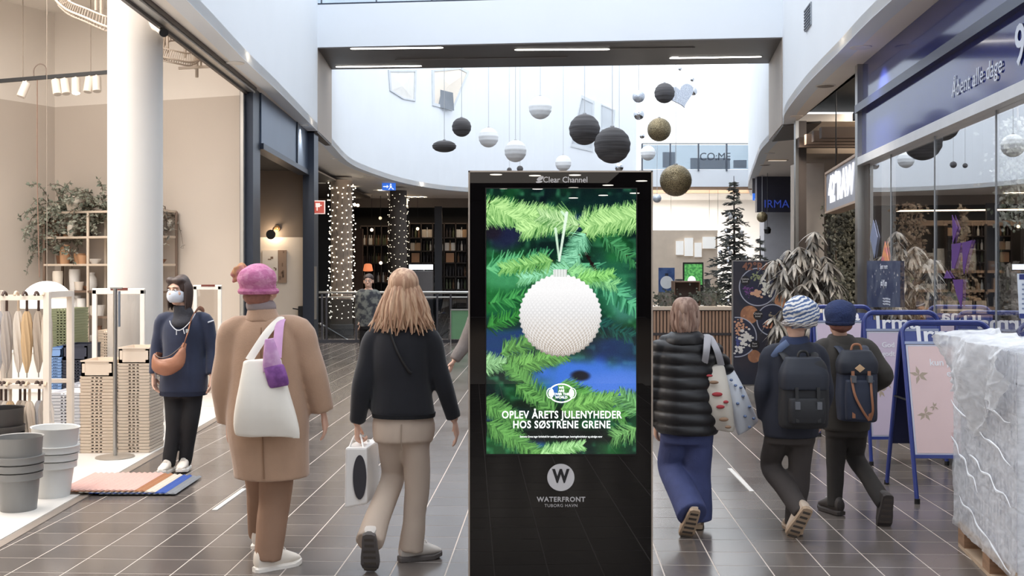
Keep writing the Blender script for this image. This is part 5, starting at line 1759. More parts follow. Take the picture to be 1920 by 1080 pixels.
for i in range(46):
    a = math.pi * (-.12 + 1.24 * i / 45)
    cx, cy_ = math.cos(a) * .083, math.sin(a) * .095 + .012
    L = .20 if .0 < a < math.pi else .17
    st.append(((cx * .7, cy_ * .7, .09), (cx * 1.05, cy_ * 1.05, .03), (cx * 1.08, cy_ * 1.05, -.07), (cx * 1.0 + r_.uniform(-.01, .01), cy_ * 1.0, -.13 - r_.random() * .03)))
hair_shell('hair', navy, at, 1.0, HB, [((0, .025, .045), (.086, .098, .088)), ((0, .055, -.04), (.08, .06, .09)), ((.03, -.045, .085), (.05, .045, .028)), ((-.03, -.045, .085), (.05, .045, .028))], st, 2)
# mask
m = MB()
rings = []
for (zz, hw, bulge) in ((.004, .050, .096), (-.016, .062, .106), (-.042, .064, .110), (-.068, .058, .102), (-.088, .042, .084)):
    ring = []
    for i in range(13):
        a = -math.pi * .5 + math.pi * i / 12
        ring.append(at(math.sin(a) * hw * 1.12, -.005 - math.cos(a) * bulge, zz))
    rings.append(ring)
vs = [p for r in rings for p in r]; n = 13
fs = [(k * n + i, k * n + i + 1, (k + 1) * n + i + 1, (k + 1) * n + i) for k in range(4) for i in range(12)]
m.add(vs, fs, True)
mk = m.build('face_mask', M('mask_pale_blue', (206, 212, 222), .8), navy)
so = mk.modifiers.new('solid', 'SOLIDIFY'); so.thickness = .003
m = MB()
for q in (-1, 1):
    m.tube([at(q * .072, -.01, 0), at(q * .085, .02, .01), at(q * .084, .02, -.03), at(q * .07, -.01, -.06)], .002, 5, 3)
m.build('ear_loop', M('mask_pale_blue'), navy)
# dark snood, cords, shoulder print
mb = MB()
mb.hrings([(q2(345, 612, Y, -.08), .05, .035), (q2(345, 604, Y, -.04), .09, .085), (q2(344, 592, Y, .01), .088, .085), (q2(342, 580, Y, .01), .075, .078), (q2(340, 573, Y, .01), .066, .07)], 20, 3)
union('snood', mb, .011, M('snood_charcoal', (48, 48, 54), .95, bump=.4, bscale=80), navy, 3, folds(.005, 30, 40, 3))
CORD = M('cord_white', (206, 208, 214), .7)
MB().tube([q2(372, 587, Y, -.085), q2(365, 602, Y, -.122), q2(352, 615, Y, -.135), q2(341, 617, Y, -.137), q2(331, 608, Y, -.132), q2(327, 600, Y, -.12)], .004, 6, 4).build('neck_cord', CORD, navy)
MB().tube([q2(341, 617, Y, -.138), q2(341, 626, Y, -.14)], .004, 6).build('cord_end', CORD, navy)
MB().tube([q2(353, 614, Y, -.136), q2(356, 624, Y, -.14)], .004, 6).build('cord_end', CORD, navy)
MB().tube([q2(393, 604, Y, -.045), q2(401, 601, Y, -.005)], .006, 6).build('shoulder_print', CORD, navy)
MB().hrings([(q2(342, 741, Y, .03), .188, .148), (q2(342, 733, Y, .03), .192, .152)], 26, 1, 2.2).build('hem_band', M('navy_rib', (28, 35, 56), .9, bump=.5, bscale=60, stretch=(8, 8, .5)), navy)
# crossbody bag
BRN = M('tan_leather', (160, 108, 82), .5, var=.12, scale=12, bump=.2)
c = q2(327, 672, Y, -.17)
bag = thing('crossbody_bag', tuple(c), 'brown crescent crossbody bag worn by the woman in navy', 'bag')
mb = MB()
pp = [q2(301, 664, Y, -.13), q2(305, 678, Y, -.17), q2(322, 685, Y, -.19), q2(343, 678, Y, -.185), q2(353, 660, Y, -.17), q2(357, 648, Y, -.15)]
mb.tube(pp, [.03, .055, .066, .062, .04, .015], 14, 5, .55, ref=(0, 0, 1))
union('body', mb, .008, BRN, bag, 2, folds(.004, 50, 40, 8))
MB().tube([q2(301, 661, Y, -.155), q2(318, 667, Y, -.215), q2(336, 662, Y, -.215), q2(352, 647, Y, -.17)], .004, 6, 4).build('zip', M('zip_dark', (70, 48, 40), .4), bag)
m = MB(); m.tube([q2(352, 656, Y, -.16), q2(359, 630, Y, -.135), q2(366, 600, Y, -.115), q2(371, 583, Y, -.05), q2(372, 578, Y, .04), q2(372, 590, Y, .14), q2(350, 630, Y, .17), q2(310, 665, Y, .12), q2(300, 662, Y, -.1)], .018, 8, 5, .25, ref=(0.3, 0, 1))
m.tube([q2(352, 656, Y, -.16), q2(357, 641, Y, -.145)], [.028, .016], 8, 0, .3)
m.build('strap', BRN, bag)
m = MB(); m.box(-.012, .012, -.012, .012, 0, .03, Matrix.Translation(q2(361, 622, Y, -.13))); m.build('buckle', STEEL, bag)
MB().tube([q2(303, 668, Y, -.165), q2(304, 690, Y, -.175), q2(306, 706, Y, -.17)], .007, 6, 3, .4).build('tag_cord', M('cord_grey', (120, 116, 120), .6), bag)

# ---------------------------------------------------------------- camel coat walker
Y = 5.85
d = dict(head=(488, 545, 0), neck=(492, 592, .0), chest=(500, 660, .0), pelvis=(503, 800, .0),
         shL=(437, 622, .0), elL=(420, 715, .0), wrL=(424, 795, .05), haL=(424, 825, .08),
         shR=(560, 622, .0), elR=(588, 700, .0), wrR=(604, 775, .04), haR=(607, 806, .06),
         hipL=(478, 815, .0), knL=(466, 932, .30), anL=(446, 1048, .52), toL=(0, 1, 0), upL=(0, 0, 1),
         hipR=(520, 815, .0), knR=(512, 940, .05), anR=(502, 1048, .02), toR=(.75, .65, 0), upR=(0, 0, 1))
J = joints(Y, 1, d)
J['anR'].z = J['anL'].z = .102
CAM = M('camel_wool', (168, 136, 112), .95, var=.06, scale=10, bump=.15, bscale=120, sheen=.3)
TANT = M('tan_trousers', (150, 118, 97), .9, var=.07, scale=10)
rings = [(q2(510, 893, Y), .205, .17), (q2(508, 850, Y), .215, .175), (q2(503, 790, Y), .225, .175), (q2(500, 715, Y), .205, .16), (q2(500, 650, Y), .195, .145), (q2(497, 615, Y), .17, .115), (q2(494, 596, Y), .085, .08)]
coat, at = make_person('walker seen from behind in a long camel coat and mauve beanie', J, 1.04,
    dict(ground=(J['pelvis'].x, Y), front=(0, 1, 0), head_yaw=math.pi - .25, bulk=1.1,
         trousers=dict(r=(.105, .085, .08, .072), mat=TANT, hipw=.18, over=.05),
         top=dict(name='coat', rings=rings, arm=(.078, .07, .062), mat=CAM, cuff=.96),
         shoe=WSH, sole=WSO, shoe_s=1.05), Y)
# collar
mb = MB()
mb.hrings([(q2(493, 602, Y), .10, .10), (q2(492, 588, Y), .085, .088), (q2(491, 575, Y), .072, .078)], 22, 3)
union('collar', mb, .010, CAM, coat, 3)
mb = MB(); mb.hrings([(q2(492, 582, Y), .078, .085), (q2(490, 572, Y), .082, .09), (q2(488, 563, Y), .072, .08)], 22, 3)
union('scarf', mb, .010, M('scarf_blue_grey', (140, 128, 128), .9), coat, 3, folds(.005, 30, 50, 2))
MAUVE = M('mauve_knit', (190, 112, 152), .95, var=.15, scale=30, bump=.6, bscale=90, rgb2=(206, 140, 172))
mb = MB(); mb.sphere(at(0, .035, .065), (.104, .118, .080), 24, 14); mb.sphere(at(0, .025, .02), (.098, .108, .06), 24, 12)
union('beanie', mb, .009, MAUVE, coat, 3, folds(.003, 60, 60, 5))
mb = MB()
mb.tube([at(.088 * math.cos(a), .02 + .100 * math.sin(a), -.002) for a in [i * math.pi / 12 for i in range(25)]], .017, 8)
mb.build('beanie_cuff', M('mauve_knit_dark', (176, 100, 140), .95, bump=.6, bscale=90, rgb2=(196, 124, 158), scale=30), coat)
mb = MB(); mb.sphere(q2(452, 512, Y), .05, 14, 10)
union('pompom', mb, .008, M('pompom_rust', (184, 120, 130), .95, rgb2=(190, 140, 104), scale=20), coat, 1, folds(.012, 150, 150, 7))
hair_shell('hair', coat, at, 1.0, M('hair_auburn', (136, 88, 74), .6, var=.2, scale=60), [((0, .045, -.03), (.078, .06, .055))], [], 3)
# coat details: back seam, hem vent, sleeve cuffs
m = MB(); m.tube([q2(499, 612, Y, -.118), q2(501, 660, Y, -.150), q2(502, 715, Y, -.166), q2(506, 790, Y, -.181), q2(509, 886, Y, -.176)], .0035, 6, 4)
m.build('back_seam', M('seam_brown', (140, 108, 84), .9), coat)
# tote
TOT = M('tote_white', (232, 226, 216), .85, var=.03, scale=6)
c = q2(520, 735, Y, -.26)
tote = thing('tote_bag', tuple(c), 'white cloth tote bag on the shoulder of the camel coat walker', 'bag')
def soft_bag(parent, pts_top, pts_bot, depth, mat, seed, yoff, Y, name='body', vox=.011, amp=.008):
    """cloth bag: rounded quad (pixel corners) with a belly"""
    (tl, tr_), (bl, br_) = pts_top, pts_bot
    TL, TR, BL, BR = [q2(p[0], p[1], Y, yoff) for p in (tl, tr_, bl, br_)]
    rings = []
    for q in range(9):
        f_ = q / 8
        L_, R_ = BL.lerp(TL, f_), BR.lerp(TR, f_)
        c_ = (L_ + R_) / 2; h = (R_ - L_) / 2
        dp = depth * (math.sin(math.pi * min(1, max(0, .12 + .8 * (1 - f_)))) * .85 + .15)
        shrink = .94 if q == 0 else 1
        rings.append([c_ + h * shrink * math.copysign(abs(math.cos(a)) ** .7, math.cos(a)) + Vector((0, dp / 2 * math.copysign(abs(math.sin(a)) ** .8, math.sin(a)), 0)) for a in [2 * math.pi * i / 24 for i in range(24)]])
    mb = MB(); mb.ring_loft(rings, True, True)
    return union(name, mb, vox, mat, parent, 3, folds(amp, 16, 10, seed))
soft_bag(tote, ((478, 668), (545, 662)), ((462, 800), (585, 812)), .16, TOT, 11, -.25, Y)
LIL = M('lilac_strap', (196, 152, 190), .85, var=.06, scale=20)
m = MB(); m.tube([q2(488, 668, Y, -.25), q2(513, 622, Y, -.17), q2(528, 599, Y, -.08), q2(531, 596, Y, .02), q2(534, 625, Y, .12)], .021, 8, 5, .22, ref=(1, .2, 0)); m.build('strap', TOT, tote)
m = MB(); m.tube([q2(538, 664, Y, -.25), q2(535, 622, Y, -.17), q2(532, 600, Y, -.08), q2(533, 598, Y, .02)], .024, 8, 5, .22, ref=(1, .2, 0)); m.build('strap', LIL, tote)
scf = thing('scarf', tuple(q2(540, 680, Y, -.2)), 'mauve and plum scarf hanging over the white tote bag', 'scarf')
soft_bag(scf, ((519, 628), (538, 625)), ((516, 690), (556, 684)), .05, M('scarf_lilac', (188, 140, 186), .9, rgb2=(204, 164, 200), scale=20), 4, -.31, Y, 'upper_fold', .008, .005)
soft_bag(scf, ((520, 680), (555, 672)), ((530, 716), (566, 710)), .06, M('scarf_plum', (108, 62, 124), .9, rgb2=(134, 84, 150), scale=20), 5, -.315, Y, 'lower_fold', .008, .005)

# ---------------------------------------------------------------- blonde woman, black jacket
Y = 6.05
d = dict(head=(757, 548, 0), neck=(756, 594, .0), chest=(752, 665, .0), pelvis=(757, 785, .0),
         shL=(702, 636, .0), elL=(680, 725, -.02), wrL=(668, 797, .03), haL=(668, 826, .05),
         shR=(806, 636, .0), elR=(832, 722, .0), wrR=(852, 790, .03), haR=(856, 820, .05),
         hipL=(735, 800, .0), knL=(733, 900, .12), anL=(706, 985, -.22), toL=(-.02, .42, -.9), upL=(0, .9, .42),
         hipR=(779, 800, .0), knR=(782, 915, .02), anR=(772, 1028, .0), toR=(.8, .35, 0), upR=(0, 0, 1))
J = joints(Y, 1, d)
J['anR'].z = .102
BJ = M('black_knit_jacket', (24, 25, 32), .9, var=.1, scale=14, sheen=.15)
BEIT = M('beige_trousers', (190, 172, 156), .85, var=.04, scale=8)
rings = [(q2(757, 778, Y), .175, .13), (q2(756, 768, Y), .18, .132), (q2(754, 720, Y), .165, .125), (q2(753, 670, Y), .172, .125), (q2(754, 630, Y), .165, .11), (q2(756, 600, Y), .07, .065)]
blond, at = make_person('blonde woman from behind in black jacket and beige trousers', J, .99,
    dict(ground=(J['pelvis'].x, Y), front=(0, 1, 0), head_yaw=math.pi, voxel=.0065, curlL=1.25,
         trousers=dict(r=(.09, .072, .07, .075), mat=BEIT, hipw=.178, over=.045),
         top=dict(name='jacket', rings=rings, arm=(.066, .055, .046), mat=BJ, cuff=.94),
         shoe=M('grey_sneaker', (206, 198, 190), .55), sole=M('dark_sole', (92, 86, 84), .7), shoe_s=1.0), Y)
BLO = M('hair_blonde', (206, 172, 142), .55, scale=50, stretch=(1, 1, .12), rgb2=(168, 128, 102))
r_ = random.Random(5)
st = []
for i in range(150):
    a = math.pi * (-.22 + 1.44 * r_.random()) 
    k_ = r_.uniform(.75, 1.0)
    cx, cy_ = math.cos(a), math.sin(a)
    zl = -.17 - r_.random() * .075
    st.append(((cx * .05 * k_, cy_ * .06 * k_ + .01, .115 * (1 - .2 * k_)), (cx * .088 * k_, cy_ * .105 * k_ + .012, .02), (cx * .135 * k_ + r_.uniform(-.015, .015), cy_ * .115 * k_ + .02, -.10), (cx * .165 * k_ + r_.uniform(-.04, .04), cy_ * .10 * k_ + .02 + r_.uniform(0, .02), zl)))
hair_shell('hair', blond, at, 1.0, BLO, [((0, .02, .05), (.09, .105, .09)), ((0, .045, -.06), (.115, .085, .12)), ((0, .045, -.13), (.132, .075, .075))], st, 6)
MB().tube([q2(735, 615, Y, -.11), q2(750, 655, Y, -.135), q2(770, 690, Y, -.135), q2(776, 695, Y, -.13)], .008, 6, 4, .5).build('back_strap', M('thin_black_strap', (16, 16, 18), .4), blond)
MB().tube([q2(757, 790, Y, -.128), q2(757, 815, Y, -.14), q2(757, 838, Y, -.125)], .003, 6, 4).build('back_seam', M('trouser_seam', (150, 134, 118), .8), blond)
MB().hrings([(q2(757, 781, Y), .178, .134), (q2(757, 773, Y), .182, .136)], 26, 1, 2.2).build('hem_band', M('black_rib', (18, 19, 24), .9, bump=.4, bscale=60), blond)
bag = thing('shopping_bag', tuple(q2(669, 890, Y, .05)), 'white carrier bag with a dark oval held by the blonde woman', 'bag')
m = MB()
A = [q2(650, 836, Y, -.06), q2(691, 836, Y, -.06), q2(691, 942, Y, -.05), q2(648, 950, Y, -.05)]
B = [p + Vector((.03, .30, 0)) for p in A]
m.add([tuple(p) for p in A + B], [(0, 3, 2, 1), (4, 5, 6, 7), (0, 1, 5, 4), (1, 2, 6, 5), (2, 3, 7, 6), (3, 0, 4, 7)])
m.build('body', M('bag_white_gloss', (230, 226, 222), .35, var=.02), bag, bevel=.012)
m = MB()
ce = (A[0] + A[1] + A[2] + A[3]) / 4 + Vector((.022, -.008, .0))
m.add([(ce.x + .038 * math.cos(i * math.pi / 16), ce.y, ce.z + .125 * math.sin(i * math.pi / 16)) for i in range(32)] + [(ce.x + .038 * math.cos(i * math.pi / 16), ce.y + .006, ce.z + .125 * math.sin(i * math.pi / 16)) for i in range(32)],
      [tuple(range(32))] + [(i, 32 + i, 32 + (i + 1) % 32, (i + 1) % 32) for i in range(32)])
m.build('print', M('bag_print_dark', (48, 46, 52), .4), bag)
for o_ in (.0, .26):
    MB().tube([A[0] + Vector((.02, o_ + .01, -.01)), q2(662, 822, Y, .02 + o_ * .15), q2(668, 816, Y, .05), q2(676, 822, Y, .02 + o_ * .15), A[1] + Vector((-.02, o_ + .01, -.01))], .006, 6, 4).build('handle', M('bag_white_gloss'), bag)

# ---------------------------------------------------------------- puffer jacket walker
Y = 6.8
d = dict(head=(1284, 592, 0), neck=(1284, 628, .0), chest=(1284, 690, .0), pelvis=(1288, 795, .0),
         shL=(1243, 655, .0), elL=(1232, 735, .0), wrL=(1232, 798, .05), haL=(1233, 822, .08),
         shR=(1327, 655, .0), elR=(1362, 700, .10), wrR=(1338, 748, .22), haR=(1318, 752, .25),
         hipL=(1268, 805, .0), knL=(1262, 880, .10), anL=(1283, 940, -.22), toL=(-.2, .50, -.85), upL=(0, .85, .5),
         hipR=(1308, 805, .0), knR=(1308, 885, .02), anR=(1308, 968, .02), toR=(.15, 1, 0), upR=(0, 0, 1))
J = joints(Y, 1, d)
J['anR'].z = .100
PUF = M('puffer_black', (26, 25, 28), .45, var=.1, scale=10)
JEA = M('jeans_blue', (62, 70, 112), .85, var=.12, scale=16, bump=.2, bscale=120)
def quilt(amp, pitch):
    def f_(c):
        return amp * (np.abs(np.sin(c[:, 2] * math.pi / pitch + .35 * np.sin(c[:, 0] * 6))) ** .6 - .5) + folds(.003, 30, 8, 9)(c)
    return f_
rings = [(q2(1288, 812, Y), .185, .155), (q2(1287, 780, Y), .20, .165), (q2(1285, 720, Y), .19, .155), (q2(1284, 670, Y), .185, .145), (q2(1284, 645, Y), .16, .12), (q2(1284, 624, Y), .085, .085)]
puf, at = make_person('walker from behind in black quilted jacket and wide blue jeans', J, .93,
    dict(ground=(J['pelvis'].x, Y), front=(0, 1, 0), head_yaw=math.pi, bulk=1.1, curlL=.9, curlR=1.1,
         trousers=dict(r=(.105, .095, .10, .105), mat=JEA, hipw=.185, over=.0),
         top=dict(name='puffer_jacket', rings=rings, arm=(.082, .072, .058), mat=PUF, disp=quilt(.020, .075), cuff=.95),
         shoe=M('cream_sneaker', (196, 178, 160), .6), sole=M('gum_sole', (170, 146, 122), .7)), Y)
GH = M('hair_ash_blonde', (166, 138, 122), .6, rgb2=(128, 98, 84), scale=40, stretch=(1, 1, .2))
r_ = random.Random(8)
st = []
for i in range(80):
    a = math.pi * (-.2 + 1.4 * r_.random()); k_ = r_.uniform(.8, 1)
    cx, cy_ = math.cos(a), math.sin(a)
    st.append(((cx * .05, cy_ * .06 + .01, .105), (cx * .088 * k_, cy_ * .10 * k_ + .012, .03), (cx * .09 * k_, cy_ * .10 * k_ + .015, -.06), (cx * .07 + r_.uniform(-.015, .015), cy_ * .08 + .02, -.12 - r_.random() * .03)))
hair_shell('hair', puf, at, .95, GH, [((0, .02, .045), (.09, .104, .09)), ((0, .045, -.05), (.085, .075, .08))], st, 7)
mb = MB(); mb.hrings([(q2(1284, 645, Y, -.02), .14, .12), (q2(1284, 630, Y, -.02), .12, .12), (q2(1284, 620, Y, 0), .085, .09)], 22, 3)
union('hood_collar', mb, .011, PUF, puf, 3, folds(.006, 20, 30, 4))
# patterned totes
bag = thing('tote_bag', tuple(q2(1340, 750, Y, -.1)), 'cream tote bag with red print carried by the puffer jacket walker', 'bag')
soft_bag(bag, ((1308, 690), (1352, 682)), ((1326, 800), (1374, 808)), .17, M('tote_cream', (214, 206, 194), .85), 21, -.06, Y)
m = MB(); m.tube([q2(1314, 690, Y, -.1), q2(1316, 655, Y, -.16), q2(1322, 632, Y, -.08), q2(1326, 628, Y, .02)], .022, 8, 5, .2, ref=(1, .2, 0)); m.build('strap', M('strap_grey', (166, 164, 168), .8), bag)
m = MB(); m.tube([q2(1348, 684, Y, -.08), q2(1338, 655, Y, -.12), q2(1330, 632, Y, -.04), q2(1328, 630, Y, .04)], .022, 8, 5, .2, ref=(1, .2, 0)); m.build('strap', M('strap_grey'), bag)
RED = M('tote_red_print', (168, 60, 66), .85)
for q, (px, py, w, h) in enumerate(((1330, 712, 9, 3.2), (1336, 734, 10, 4), (1342, 757, 8, 3.5), (1348, 780, 9, 4), (1322, 700, 6, 2.5), (1352, 748, 5, 3), (1356, 794, 6, 3))):
    c = q2(px, py, Y, -.155)
    k_ = Y / FPX
    MB().sphere(tuple(c), (w * k_, .012, h * k_), 12, 6).build('print', RED if q % 3 else M('tote_brown_print', (150, 120, 96), .85), bag)
bag = thing('shopping_bag', tuple(q2(1395, 760, Y, .1)), 'pale plastic bag with blue dots swinging behind the cream tote', 'bag')
soft_bag(bag, ((1352, 700), (1382, 690)), ((1386, 820), (1428, 792)), .15, M('plastic_pale', (214, 218, 226), .35), 22, .06, Y, amp=.012)
for q, (px, py) in enumerate(((1378, 722), (1392, 742), (1382, 756), (1404, 762), (1396, 780), (1412, 784), (1370, 712), (1388, 726), (1404, 800))):
    c = q2(px, py, Y, -.018)
    MB().sphere(tuple(c), (.011, .014, .009), 10, 6).build('print', M('dot_blue', (110, 128, 166), .6), bag)
m = MB(); m.tube([q2(1356, 702, Y, .08), q2(1345, 730, Y, .16), q2(1338, 750, Y, .24), q2(1352, 735, Y, .2), q2(1378, 692, Y, .08)], .008, 6, 4); m.build('handle', M('plastic_pale'), bag)

# ---------------------------------------------------------------- knit hat walker with black backpack
Y = 6.65
d = dict(head=(1496, 605, 0), neck=(1492, 640, .02), chest=(1487, 700, .02), pelvis=(1482, 795, .0),
         shL=(1445, 665, .0), elL=(1428, 730, -.03), wrL=(1440, 785, .06), haL=(1446, 806, .09),
         shR=(1533, 665, .02), elR=(1546, 735, .0), wrR=(1545, 785, .10), haR=(1546, 808, .13),
         hipL=(1460, 805, .0), knL=(1456, 880, .14), anL=(1482, 940, -.2), toL=(-.35, .42, -.85), upL=(.0, .85, .5),
         hipR=(1502, 805, .0), knR=(1500, 895, .02), anR=(1492, 978, .02), toR=(-.05, 1, 0), upR=(0, 0, 1))
J = joints(Y, 1, d)
J['anR'].z = .100
DN = M('dark_navy_parka', (34, 37, 50), .8, var=.12, scale=12)
DG = M('dark_grey_trousers', (64, 58, 56), .85, var=.1, scale=12)
rings = [(q2(1484, 818, Y), .165, .135), (q2(1484, 780, Y), .175, .14), (q2(1486, 720, Y), .17, .135), (q2(1488, 680, Y), .17, .125), (q2(1490, 655, Y), .14, .105), (q2(1492, 638, Y), .075, .075)]
kn_, at = make_person('walker from behind in dark parka and striped blue and white knit hat', J, .92,
    dict(ground=(J['pelvis'].x, Y), front=(-.05, 1, 0), head_yaw=math.pi + .5, curlL=.7, curlR=.7,
         trousers=dict(r=(.09, .075, .07, .062), mat=DG, hipw=.165, over=.02),
         top=dict(name='parka', rings=rings, arm=(.07, .062, .052), mat=DN),
         shoe=M('cream_sneaker'), sole=M('gum_sole')), Y)
def stripe_mat(name, a, b, sc):
    m_ = bpy.data.materials.new(name); m_.use_nodes = True
    nt = m_.node_tree; b_ = nt.nodes['Principled BSDF']; b_.inputs['Roughness'].default_value = .95
    tc = nt.nodes.new('ShaderNodeTexCoord'); mp = nt.nodes.new('ShaderNodeMapping'); mp.inputs['Rotation'].default_value = (0, .35, 0)
    wv = nt.nodes.new('ShaderNodeTexWave'); wv.bands_direction = 'Z'; wv.inputs['Scale'].default_value = sc; wv.inputs['Distortion'].default_value = 5; wv.inputs['Detail'].default_value = 2; wv.inputs['Detail Scale'].default_value = 1.6
    nt.links.new(tc.outputs['Object'], mp.inputs[0]); nt.links.new(mp.outputs[0], wv.inputs[0])
    cr = nt.nodes.new('ShaderNodeValToRGB'); nt.links.new(wv.outputs[0], cr.inputs[0])
    cr.color_ramp.elements[0].position = .25; cr.color_ramp.elements[0].color = lin(a)
    cr.color_ramp.elements[1].position = .7; cr.color_ramp.elements[1].color = lin(b)
    e_ = cr.color_ramp.elements.new(.45); e_.color = lin((150, 162, 180))
    nt.links.new(cr.outputs[0], b_.inputs[0])
    return m_
KNIT = stripe_mat('striped_knit', (84, 104, 146), (226, 224, 222), 14)
mb = MB(); mb.sphere(at(0, .03, .075), (.112, .122, .10), 24, 14); mb.sphere(at(0, .02, .03), (.104, .115, .065), 24, 12)
union('knit_hat', mb, .009, KNIT, kn_, 3, folds(.006, 50, 50, 5))
mb = MB(); mb.tube([at(.095 * math.cos(a), .016 + .106 * math.sin(a), -.004) for a in [i * math.pi / 12 for i in range(25)]], .018, 8)
mb.build('hat_cuff', stripe_mat('striped_knit_cuff', (120, 110, 104), (214, 206, 198), 20), kn_)
mb = MB(); mb.hrings([(q2(1492, 655, Y), .11, .10), (q2(1491, 643, Y), .092, .095), (q2(1491, 630, Y), .075, .08)], 22, 3)
union('hood_collar', mb, .011, M('scarf_navy', (44, 54, 84), .9), kn_, 3, folds(.006, 30, 40, 2))
MB().tube([q2(1470, 640, Y, -.09), q2(1455, 652, Y, -.09), q2(1446, 668, Y, -.06), q2(1440, 690, Y, .05)], .022, 8, 4, .3).build('shoulder_band', M('band_blue_grey', (108, 124, 158), .8), kn_)
# ---- backpack builder
def backpack(Y, x0, x1, y0, y1, yoff, dep, mat, lab, pocket_y, flap_y, buckles, bmat, seed):
    c = q2((x0 + x1) / 2, y1, Y, yoff)
    t = thing('backpack', tuple(c), lab, 'backpack')
    hw = (x1 - x0) / 2 * Y / FPX
    def rg(py, w, d_): return (q2((x0 + x1) / 2, py, Y, yoff), hw * w, dep * d_)
    mb = MB()
    mb.hrings([rg(y1, .86, .75), rg(y1 - 6, .97, .95), rg(y1 - 40, 1.0, 1.0), rg((y0 + y1) / 2, .98, 1.0), rg(y0 + 26, .93, .9), rg(y0 + 8, .8, .7), rg(y0, .55, .4)], 28, 3, 3.6)
    union('body', mb, .009, mat, t, 3, folds(.004, 14, 14, seed))
    mb = MB()
    mb.hrings([(q2((x0 + x1) / 2, pocket_y[1], Y, yoff - dep * .95), hw * .72, dep * .45), (q2((x0 + x1) / 2, (pocket_y[0] + pocket_y[1]) / 2, Y, yoff - dep * .98), hw * .76, dep * .5), (q2((x0 + x1) / 2, pocket_y[0], Y, yoff - dep * .92), hw * .72, dep * .35)], 24, 3, 3.6)
    union('pocket', mb, .008, mat, t, 3)
    mb = MB()
    mb.hrings([(q2((x0 + x1) / 2, flap_y[1], Y, yoff - dep * .18), hw * .98, dep * .96), (q2((x0 + x1) / 2, (flap_y[0] + flap_y[1]) / 2, Y, yoff - dep * .1), hw * 1.0, dep * 1.0), (q2((x0 + x1) / 2, flap_y[0], Y, yoff), hw * .7, dep * .6)], 26, 3, 3.4)
    union('flap', mb, .009, M(mat.name + '_flap', (30, 34, 46), .6), t, 3)
    m = MB(); m.tube([q2((x0 + x1) / 2 - 10, y0 + 3, Y, yoff), q2((x0 + x1) / 2 - 6, y0 - 9, Y, yoff), q2((x0 + x1) / 2 + 6, y0 - 9, Y, yoff), q2((x0 + x1) / 2 + 10, y0 + 3, Y, yoff)], .008, 6, 4); m.build('top_handle', bmat, t)
    for sg in (-1, 1):
        m = MB(); xx = (x0 + x1) / 2 + sg * (x1 - x0) * .28
        m.tube([q2(xx, y0 + 10, Y, yoff + dep * .3), q2(xx + sg * 4, y0 - 3, Y, yoff + dep * .8 + .03), q2(xx + sg * 7, y0 + 2, Y, yoff + dep + .13), q2(xx + sg * 8, y0 + 40, Y, yoff + dep + .27), q2(xx + sg * 9, y0 + 80, Y, yoff + dep + .22)], .024, 8, 5, .35, ref=(1, 0, 0))
        m.build('shoulder_strap', mat, t)
        m = MB(); xx = (x0 + x1) / 2 + sg * (x1 - x0) * buckles[0]
        c_ = q2(xx, buckles[1], Y, yoff - dep * 1.42)
        m.box(c_.x - .014, c_.x + .014, c_.y - .01, c_.y + .03, c_.z - .022, c_.z + .022); m.build('buckle', M('buckle_grey', (96, 98, 104), .4), t)
        m = MB(); m.bar(q2(xx, flap_y[1] - 6, Y, yoff - dep * 1.16), q2(xx, pocket_y[1] - 4, Y, yoff - dep * 1.42), .02, .005, up=(0, 1, 0)); m.build('front_strap', bmat, t)
    return t
backpack(Y, 1444, 1532, 664, 792, -.215, .085, M('backpack_black', (27, 27, 31), .65, var=.08, scale=20), 'black backpack on the knit hat walker', (735, 782), (664, 722), (.22, 748), M('strap_black', (18, 18, 20), .5), 31)

# ---------------------------------------------------------------- navy beanie walker with tan-strapped backpack
Y = 7.15
d = dict(head=(1573, 602, 0), neck=(1578, 634, .02), chest=(1582, 690, .02), pelvis=(1586, 785, .0),
         shL=(1541, 655, .0), elL=(1533, 715, -.03), wrL=(1540, 768, .06), haL=(1546, 790, .10),
         shR=(1625, 655, .02), elR=(1655, 705, -.04), wrR=(1634, 736, .12), haR=(1616, 740, .15),
         hipL=(1567, 795, .0), knL=(1571, 868, .05), anL=(1570, 936, .05), toL=(-.3, .9, 0), upL=(0, 0, 1),
         hipR=(1605, 795, .0), knR=(1612, 862, .10), anR=(1630, 922, -.25), toR=(-.05, .25, -1), upR=(0, 1, .25))
J = joints(Y, 1, d)
J['anL'].z = .100
OL = M('dark_olive_parka', (58, 54, 50), .85, var=.12, scale=12)
rings = [(q2(1586, 806, Y), .155, .13), (q2(1586, 770, Y), .165, .135), (q2(1583, 715, Y), .165, .13), (q2(1582, 675, Y), .17, .125), (q2(1580, 650, Y), .14, .105), (q2(1578, 632, Y), .075, .075)]
nb, at = make_person('walker from behind in olive parka and navy beanie, right elbow bent', J, .90,
    dict(ground=(J['pelvis'].x, Y), front=(.05, 1, 0), head_yaw=math.pi + .1, curlR=1.0,
         trousers=dict(r=(.085, .07, .066, .06), mat=M('black_olive_trousers', (50, 46, 44), .85, var=.1, scale=12), hipw=.16, over=.02),
         top=dict(name='parka', rings=rings, arm=(.076, .07, .058), mat=OL),
         shoe=M('dark_sneaker', (62, 56, 54), .6), sole=M('dark_sole2', (66, 60, 58), .7), shoe_s=1.05), Y)
NB = M('navy_beanie_knit', (42, 54, 92), .95, var=.12, scale=30, bump=.6, bscale=90)
mb = MB(); mb.sphere(at(0, .02, .055), (.103, .113, .10), 24, 14); mb.sphere(at(0, .02, .02), (.098, .108, .06), 24, 12)
union('beanie', mb, .009, NB, nb, 3, folds(.003, 60, 60, 5))
mb = MB(); mb.tube([at(.088 * math.cos(a), .018 + .100 * math.sin(a), -.012) for a in [i * math.pi / 12 for i in range(25)]], .016, 8)
